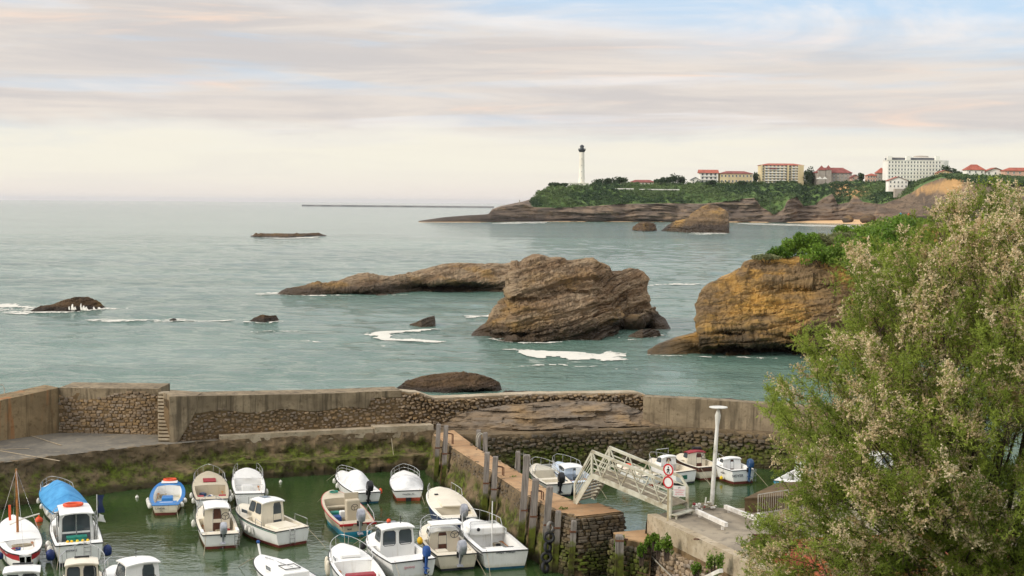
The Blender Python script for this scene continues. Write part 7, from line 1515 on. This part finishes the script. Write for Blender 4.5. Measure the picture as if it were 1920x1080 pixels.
pA = PY(1688, 405, 320.5); person(1688, 960 * 0 + proj((pA.x, 320.5, tzp))[1], 320.5, 1.75, pm('teal_jacket', srgb(30, 140, 160), srgb(24, 120, 140), 3, .8), BLACKP, 'person in a teal jacket with a dark backpack on the lookout wall', TEAL)
pB = PY(1704, 405, 320.0); person(1703.5, proj((pB.x, 320.0, tzp))[1], 320.0, 1.62, pm('orange_top', srgb(206, 112, 80), srgb(190, 98, 70), 3, .8), pm('tan_trousers', srgb(176, 130, 100), None, 3, .8), 'person in orange clothes on the lookout next to the teal walker')
def shrub(px_, py_, Y, w, h, label, mat=BUSH, tone=.5, n=900, leaf=.16, d_=None, group='shrubs on the near headland'):
    b_ = PY(px_, py_, Y); o = thing('shrub', label, 'shrub', b_, 0, group); d_ = d_ or w * .7
    c = np.stack([NR.uniform(-.5, .5, 26) * w * .8, NR.uniform(-.5, .5, 26) * d_ * .8, NR.uniform(.2, .75, 26) * h], 1); c[:, 2] *= np.sqrt(np.clip(1 - (2 * c[:, 0] / w) ** 2, .15, 1))
    ct = NR.uniform(-.25, .25, 26); ii = NR.randint(0, 26, n); q = c[ii] + unit(n) * (NR.uniform(.2, 1, (n, 1)) ** .4) * [w * .15, d_ * .15, h * .26]; q[:, 2] = np.maximum(q[:, 2], -.2)
    leaf_quads(q, leaf, np.clip(tone + ct[ii] + .1 * NR.normal(size=n), 0, 1), 'foliage', mat, o)
    m = MB(); [m.tube([(x_ * .3, 0, -.4), (x_, y_, h * .5)], [.06, .03], 5) for x_, y_ in ((-w * .25, 0), (0, d_ * .1), (w * .25, -d_ * .1))]; m.build('stem', BARK, o); return o
GREY = leaf_mat('grey_leaf', srgb(110, 116, 74), srgb(150, 150, 106), trans=.25)
shrub(1460, 484, 170, 3.2, 1.5, 'small dark green shrub at the seaward edge of the cliff top', BUSH, .25, 1400, .14)
shrub(1436, 487, 168, 3.4, .8, 'grey green tuft hanging on the cliff edge', GREY, .3, 900, .12)
shrub(1506, 478, 172, 5.6, 3.0, 'big rounded bright green shrub on the cliff top', BUSH, .55, 3600, .16)
shrub(1545, 470, 176, 4.6, 2.4, 'grey green shrub right of the bright green one', GREY, .35, 2400, .15)
shrub(1585, 462, 178, 5.0, 2.0, 'low olive shrub on the cliff terrace', GREY, .2, 2400, .15)
shrub(1600, 450, 190, 6.5, 2.4, 'bright green shrub highest on the near cliff', BUSH, .6, 3600, .17)
shrub(1640, 452, 200, 7.0, 2.6, 'yellow green bush under the lookout wall', GRS, .3, 3200, .18)
shrub(1720, 424, 310, 6.0, 2.0, 'small bush growing right of the two walkers', BUSH, .5, 1500, .25)
shrub(1690, 440, 230, 10, 3.4, 'wide green bush below the two walkers', GRS, .2, 3600, .2)
shrub(1545, 495, 166, 6.0, 2.6, 'loose green shrub spilling over the cliff face', BUSH, .6, 2600, .16)
shrub(1595, 500, 164, 6.0, 4.0, 'tall green shrub over the cliff behind the tamarisk', GRS, .2, 2600, .17)
shrub(1665, 520, 158, 12.0, 7.0, 'wide green thicket behind the tamarisk crown', BUSH, .5, 5200, .2)
m = MB(); q = PY(1510, 464, 178); m.box(q + vec(1.5, 0, -.2), (3.4, .5, .5)); tag(m.build('terrace_wall', COPE), 'short pale terrace wall between cliff top shrubs', 'wall', kind='thing')
# plants in the joints of the right quay wall and on the jetty
for px_, py_, Y, w, h, lb in ((1163, 1035, 63.1, .55, .9, 'round green plant tuft on the timber corner of the passage'), (1203, 1044, 62.0, .5, .7, 'green plant tuft lowest left in the quay wall'), (1217, 1028, 62.2, .4, .7, 'small plant tuft right under the parapet corner'), (1228, 1018, 62.0, .5, .5, 'flat plant tuft tucked under the concrete parapet'), (1250, 1035, 60.6, .6, .9, 'bushiest green plant tuft in the quay wall'), (1234, 1032, 61.4, .3, .4, 'tiny plant tuft between two larger tufts'), (1340, 1068, 56.4, .8, 1.0, 'bright green plant beside the white spar'), (1305, 1078, 57.8, .5, .6, 'green plant tuft at the bottom of the quay wall'),
        (957, 908, 74.3, 1.0, .5, 'green weed patch on the jetty edge between the posts'), (1058, 972, 65.8, .8, .6, 'weeds on the jetty edge behind the tyres'), (1118, 985, 66.2, .5, .55, 'weed tuft hanging over the jetty head'), (1078, 1002, 65.0, .4, .6, 'weed tuft on the corner timber of the jetty head'), (1257, 974, 64.2, .3, .35, 'weed tuft at the foot of the traffic sign post')):
    shrub(px_, py_, Y, w, h, lb, BUSH, .55, 700, .045, .35, 'plants growing in the harbour walls')
# ------------------------------------------------------------------ the tamarisk in the foreground
crown_px = [(1795, 335), (1770, 372), (1730, 395), (1690, 412), (1650, 440), (1600, 455), (1568, 480), (1560, 530), (1580, 575), (1520, 600), (1475, 640), (1480, 690), (1405, 695), (1430, 745), (1410, 775), (1425, 810), (1405, 850), (1450, 880), (1480, 930), (1440, 955), (1370, 955), (1400, 1000), (1345, 1030), (1320, 1120), (2160, 1120), (2160, 330), (1960, 318), (1900, 330), (1860, 322), (1830, 345)]
TREE = vec(7.9, 23.0, 8.0); TLEAF = leaf_mat('tamarisk_leaf', srgb(96, 115, 42), srgb(178, 192, 88), trans=.42); TFLOW = leaf_mat('tamarisk_flower', srgb(204, 178, 134), srgb(248, 234, 202), trans=.3); TBARK = pm('tamarisk_bark', srgb(84, 70, 58), srgb(60, 50, 42), 6, .9, .5, 30)
tam = thing('tamarisk_tree', 'feathery green tamarisk with beige flower plumes above the harbour', 'tree', TREE)
rs = np.random.RandomState(21)
cp = np.array(crown_px, float); tips = []
while len(tips) < 2900:
    x, y = rs.uniform(1340, 2160), rs.uniform(315, 1120)
    if not in_poly(np.array([x]), np.array([y]), crown_px)[0]: continue
    e = float(seg_dist(np.array([x]), np.array([y]), crown_px)[0])
    if rs.rand() > .5 + .5 * min(1, e / 90): continue
    if float(pnoise(np.array([[x / 85, y / 85, 4.2]]))[0]) + .5 * float(pnoise(np.array([[x / 40, y / 40, 1.2]]))[0]) < rs.uniform(-.55, -.05): continue
    dep = 2.6 * math.sqrt(min(1, e / 260)) + .25; tips.append((*PY(x, y, 22.6 + rs.uniform(-1, 1) * dep), x, y, e))
T = np.array(tips); tip = T[:, :3]; hub = np.array([7.9, 22.9, 11.4])
vd = tip - hub; vd /= np.linalg.norm(vd, axis=1)[:, None]; vd = vd + [0, 0, .30] + .42 * rs.normal(size=vd.shape); vd /= np.linalg.norm(vd, axis=1)[:, None]
ln = rs.uniform(.45, .85, len(T)); bas = tip - vd * ln[:, None]
# limbs
mb = MB(); trunk = MB(); trunk.tube([(0, 0, -.6), (.1, 0, 1.2), (-.05, .1, 2.6), (-.1, .1, 3.6)], [.26, .2, .17, .12], 9)
limbs = []
order = rs.permutation(len(T))[:80]
for i in order:
    a = np.array([7.85, 23.05, 10.6 + rs.uniform(-1.2, 1.2)]); b_ = bas[i]; md = a + (b_ - a) * .5 + [0, 0, -.10 * np.linalg.norm(b_ - a)] + .18 * rs.normal(size=3); m2 = a + (b_ - a) * .8 + [0, 0, -.05] + .10 * rs.normal(size=3)
    pts = [a, (a + md) / 2 + .05 * rs.normal(size=3), md, m2, b_, tip[i] - vd[i] * .15]; r0 = rs.uniform(.022, .05); limbs += pts[1:5]
    mb.tube([Vector(p) - TREE for p in pts], [r0, r0 * .8, r0 * .6, r0 * .42, r0 * .28, .004], 6)
mb.build('limbs', TBARK, tam, 60); trunk.build('trunk', TBARK, tam, 60)
limbs = np.array(limbs); tw = MB()
for i in range(len(T)):                               # twigs joining each spray to the nearest limb
    d = np.linalg.norm(limbs - bas[i], axis=1); j = int(d.argmin())
    if d[j] > .5: j = None
    p = [Vector(limbs[j]) - TREE] if j is not None else []
    tw.tube(p + [Vector(bas[i]) - TREE, Vector(bas[i] + vd[i] * ln[i] * .6) - TREE, Vector(tip[i]) - TREE], [.007] * len(p) + [.0055, .004, .0015], 4)
tw.build('twigs', TBARK, tam, None, False)
# feathery green sprays: each bough carries side shoots, each shoot carries thin scale-leaf strands
yr = np.clip((T[:, 4] - 330) / 750, 0, 1); edge_ = np.clip(T[:, 5] / 160, 0, 1)
cl_n = fbm(np.stack([T[:, 3] / 110, T[:, 4] / 110, T[:, 1] / 1.5], -1), 2)
cc = rs.permutation(len(T)); cc = cc[rs.rand(len(T)) < (.75 - .35 * yr[cc])][:420]                # flowering heads come in plumes of several neighbouring boughs
fl = np.min(np.linalg.norm(tip[:, None, :] - tip[None, cc, :], axis=2), axis=1) < .34 + .10 * rs.rand(len(T))
tone_b = np.clip(.5 + .38 * fbm(np.stack([T[:, 3] / 140, T[:, 4] / 140, T[:, 1] / 2], -1) + 9, 2) + .14 * rs.normal(size=len(T)), 0, 1)
NS, NN = 25, 14
def per(u, n): return np.repeat(u, n, axis=0)
cnt = np.where(fl, .55, 1.0)
ix = np.repeat(np.arange(len(T)), (NS * cnt).astype(int)); ns = len(ix); t = rs.uniform(.05, 1.0, ns)
so_ = bas[ix] + vd[ix] * (ln[ix] * t)[:, None] + .012 * rs.normal(size=(ns, 3)); sdv = vd[ix] * .6 + rs.normal(size=(ns, 3)) * .75 + [0, 0, .12]; sdv /= np.linalg.norm(sdv, axis=1)[:, None]; sln = rs.uniform(.12, .30, ns) * (1.15 - .6 * t)
jx = np.repeat(np.arange(ns), NN); nn_ = len(jx); q = rs.uniform(0, 1, nn_); no = so_[jx] + sdv[jx] * (sln[jx] * q)[:, None]; nd = sdv[jx] + rs.normal(size=(nn_, 3)) * .85; nd /= np.linalg.norm(nd, axis=1)[:, None]; nl = rs.uniform(.03, .07, nn_)
wd = np.cross(nd, rs.normal(size=(nn_, 3))); wd /= np.linalg.norm(wd, axis=1)[:, None] + 1e-9; wd *= .0062
V = np.stack([no - wd, no + wd, no + nd * nl[:, None]], 1).reshape(-1, 3) - np.array(TREE)
o = np_mesh('foliage', V, np.arange(3 * nn_).reshape(-1, 3), TLEAF, tam); o['kind'] = 'stuff'; at = o.data.attributes.new('tone', 'FLOAT', 'POINT'); at.data.foreach_set('value', np.repeat(np.clip(tone_b[ix][jx] + .1 * rs.normal(size=nn_), 0, 1), 3).astype(np.float32))
# flower plumes: bunches of thin racemes set with tiny blossoms
fi_ = np.where(fl)[0]; NR_, ND = 22, 13
ix = np.repeat(fi_, NR_); ns = len(ix); t = rs.uniform(.5, 1.03, ns); so_ = bas[ix] + vd[ix] * (ln[ix] * t)[:, None]; sdv = vd[ix] * .4 + rs.normal(size=(ns, 3)) * .9 + [0, 0, .3]; sdv /= np.linalg.norm(sdv, axis=1)[:, None]; sln = rs.uniform(.08, .20, ns)
jx = np.repeat(np.arange(ns), ND); nn_ = len(jx); q = rs.uniform(.1, 1, nn_); no = so_[jx] + sdv[jx] * (sln[jx] * q)[:, None] + .007 * rs.normal(size=(nn_, 3)) - np.array(TREE)
ftone = np.clip(.42 + .25 * fbm(np.stack([T[:, 3] / 70, T[:, 4] / 70, T[:, 1]], -1) + 3, 2) + .14 * rs.normal(size=len(T)), 0, 1)
n_ = len(no); a_ = unit(n_); b_ = np.cross(a_, unit(n_)); b_ /= np.linalg.norm(b_, axis=1)[:, None] + 1e-9; s_ = (.0135 * NR.uniform(.6, 1.4, n_))[:, None]
V = np.stack([no - a_ * s_, no + (a_ * .5 + b_ * .87) * s_, no + (a_ * .5 - b_ * .87) * s_], 1).reshape(-1, 3)
o = np_mesh('flowers', V, np.arange(3 * n_).reshape(-1, 3), TFLOW, tam); o['kind'] = 'stuff'; at = o.data.attributes.new('tone', 'FLOAT', 'POINT'); at.data.foreach_set('value', np.repeat(np.clip(ftone[ix][jx] + .16 * rs.normal(size=n_), 0, 1), 3).astype(np.float32))
# ------------------------------------------------------------------ sea air
hz = MB(); hz.box((0, 20900, 42.5), (62000, 46000, 97)); ho_ = hz.build('haze', None)
hm = bpy.data.materials.new('haze'); hm.use_nodes = True; ht = hm.node_tree; ht.nodes.clear(); hv = N(ht, 'ShaderNodeVolumePrincipled'); hv.inputs['Color'].default_value = (0.92, 0.95, 1.0, 1); hv.inputs['Density'].default_value = 0.00002; hv.inputs['Anisotropy'].default_value = 0.2
hout = N(ht, 'ShaderNodeOutputMaterial'); L(ht, hv.outputs[0], hout.inputs['Volume']); ho_.data.materials.append(hm); tag(ho_, kind='stuff')
hm.cycles.homogeneous_volume = True
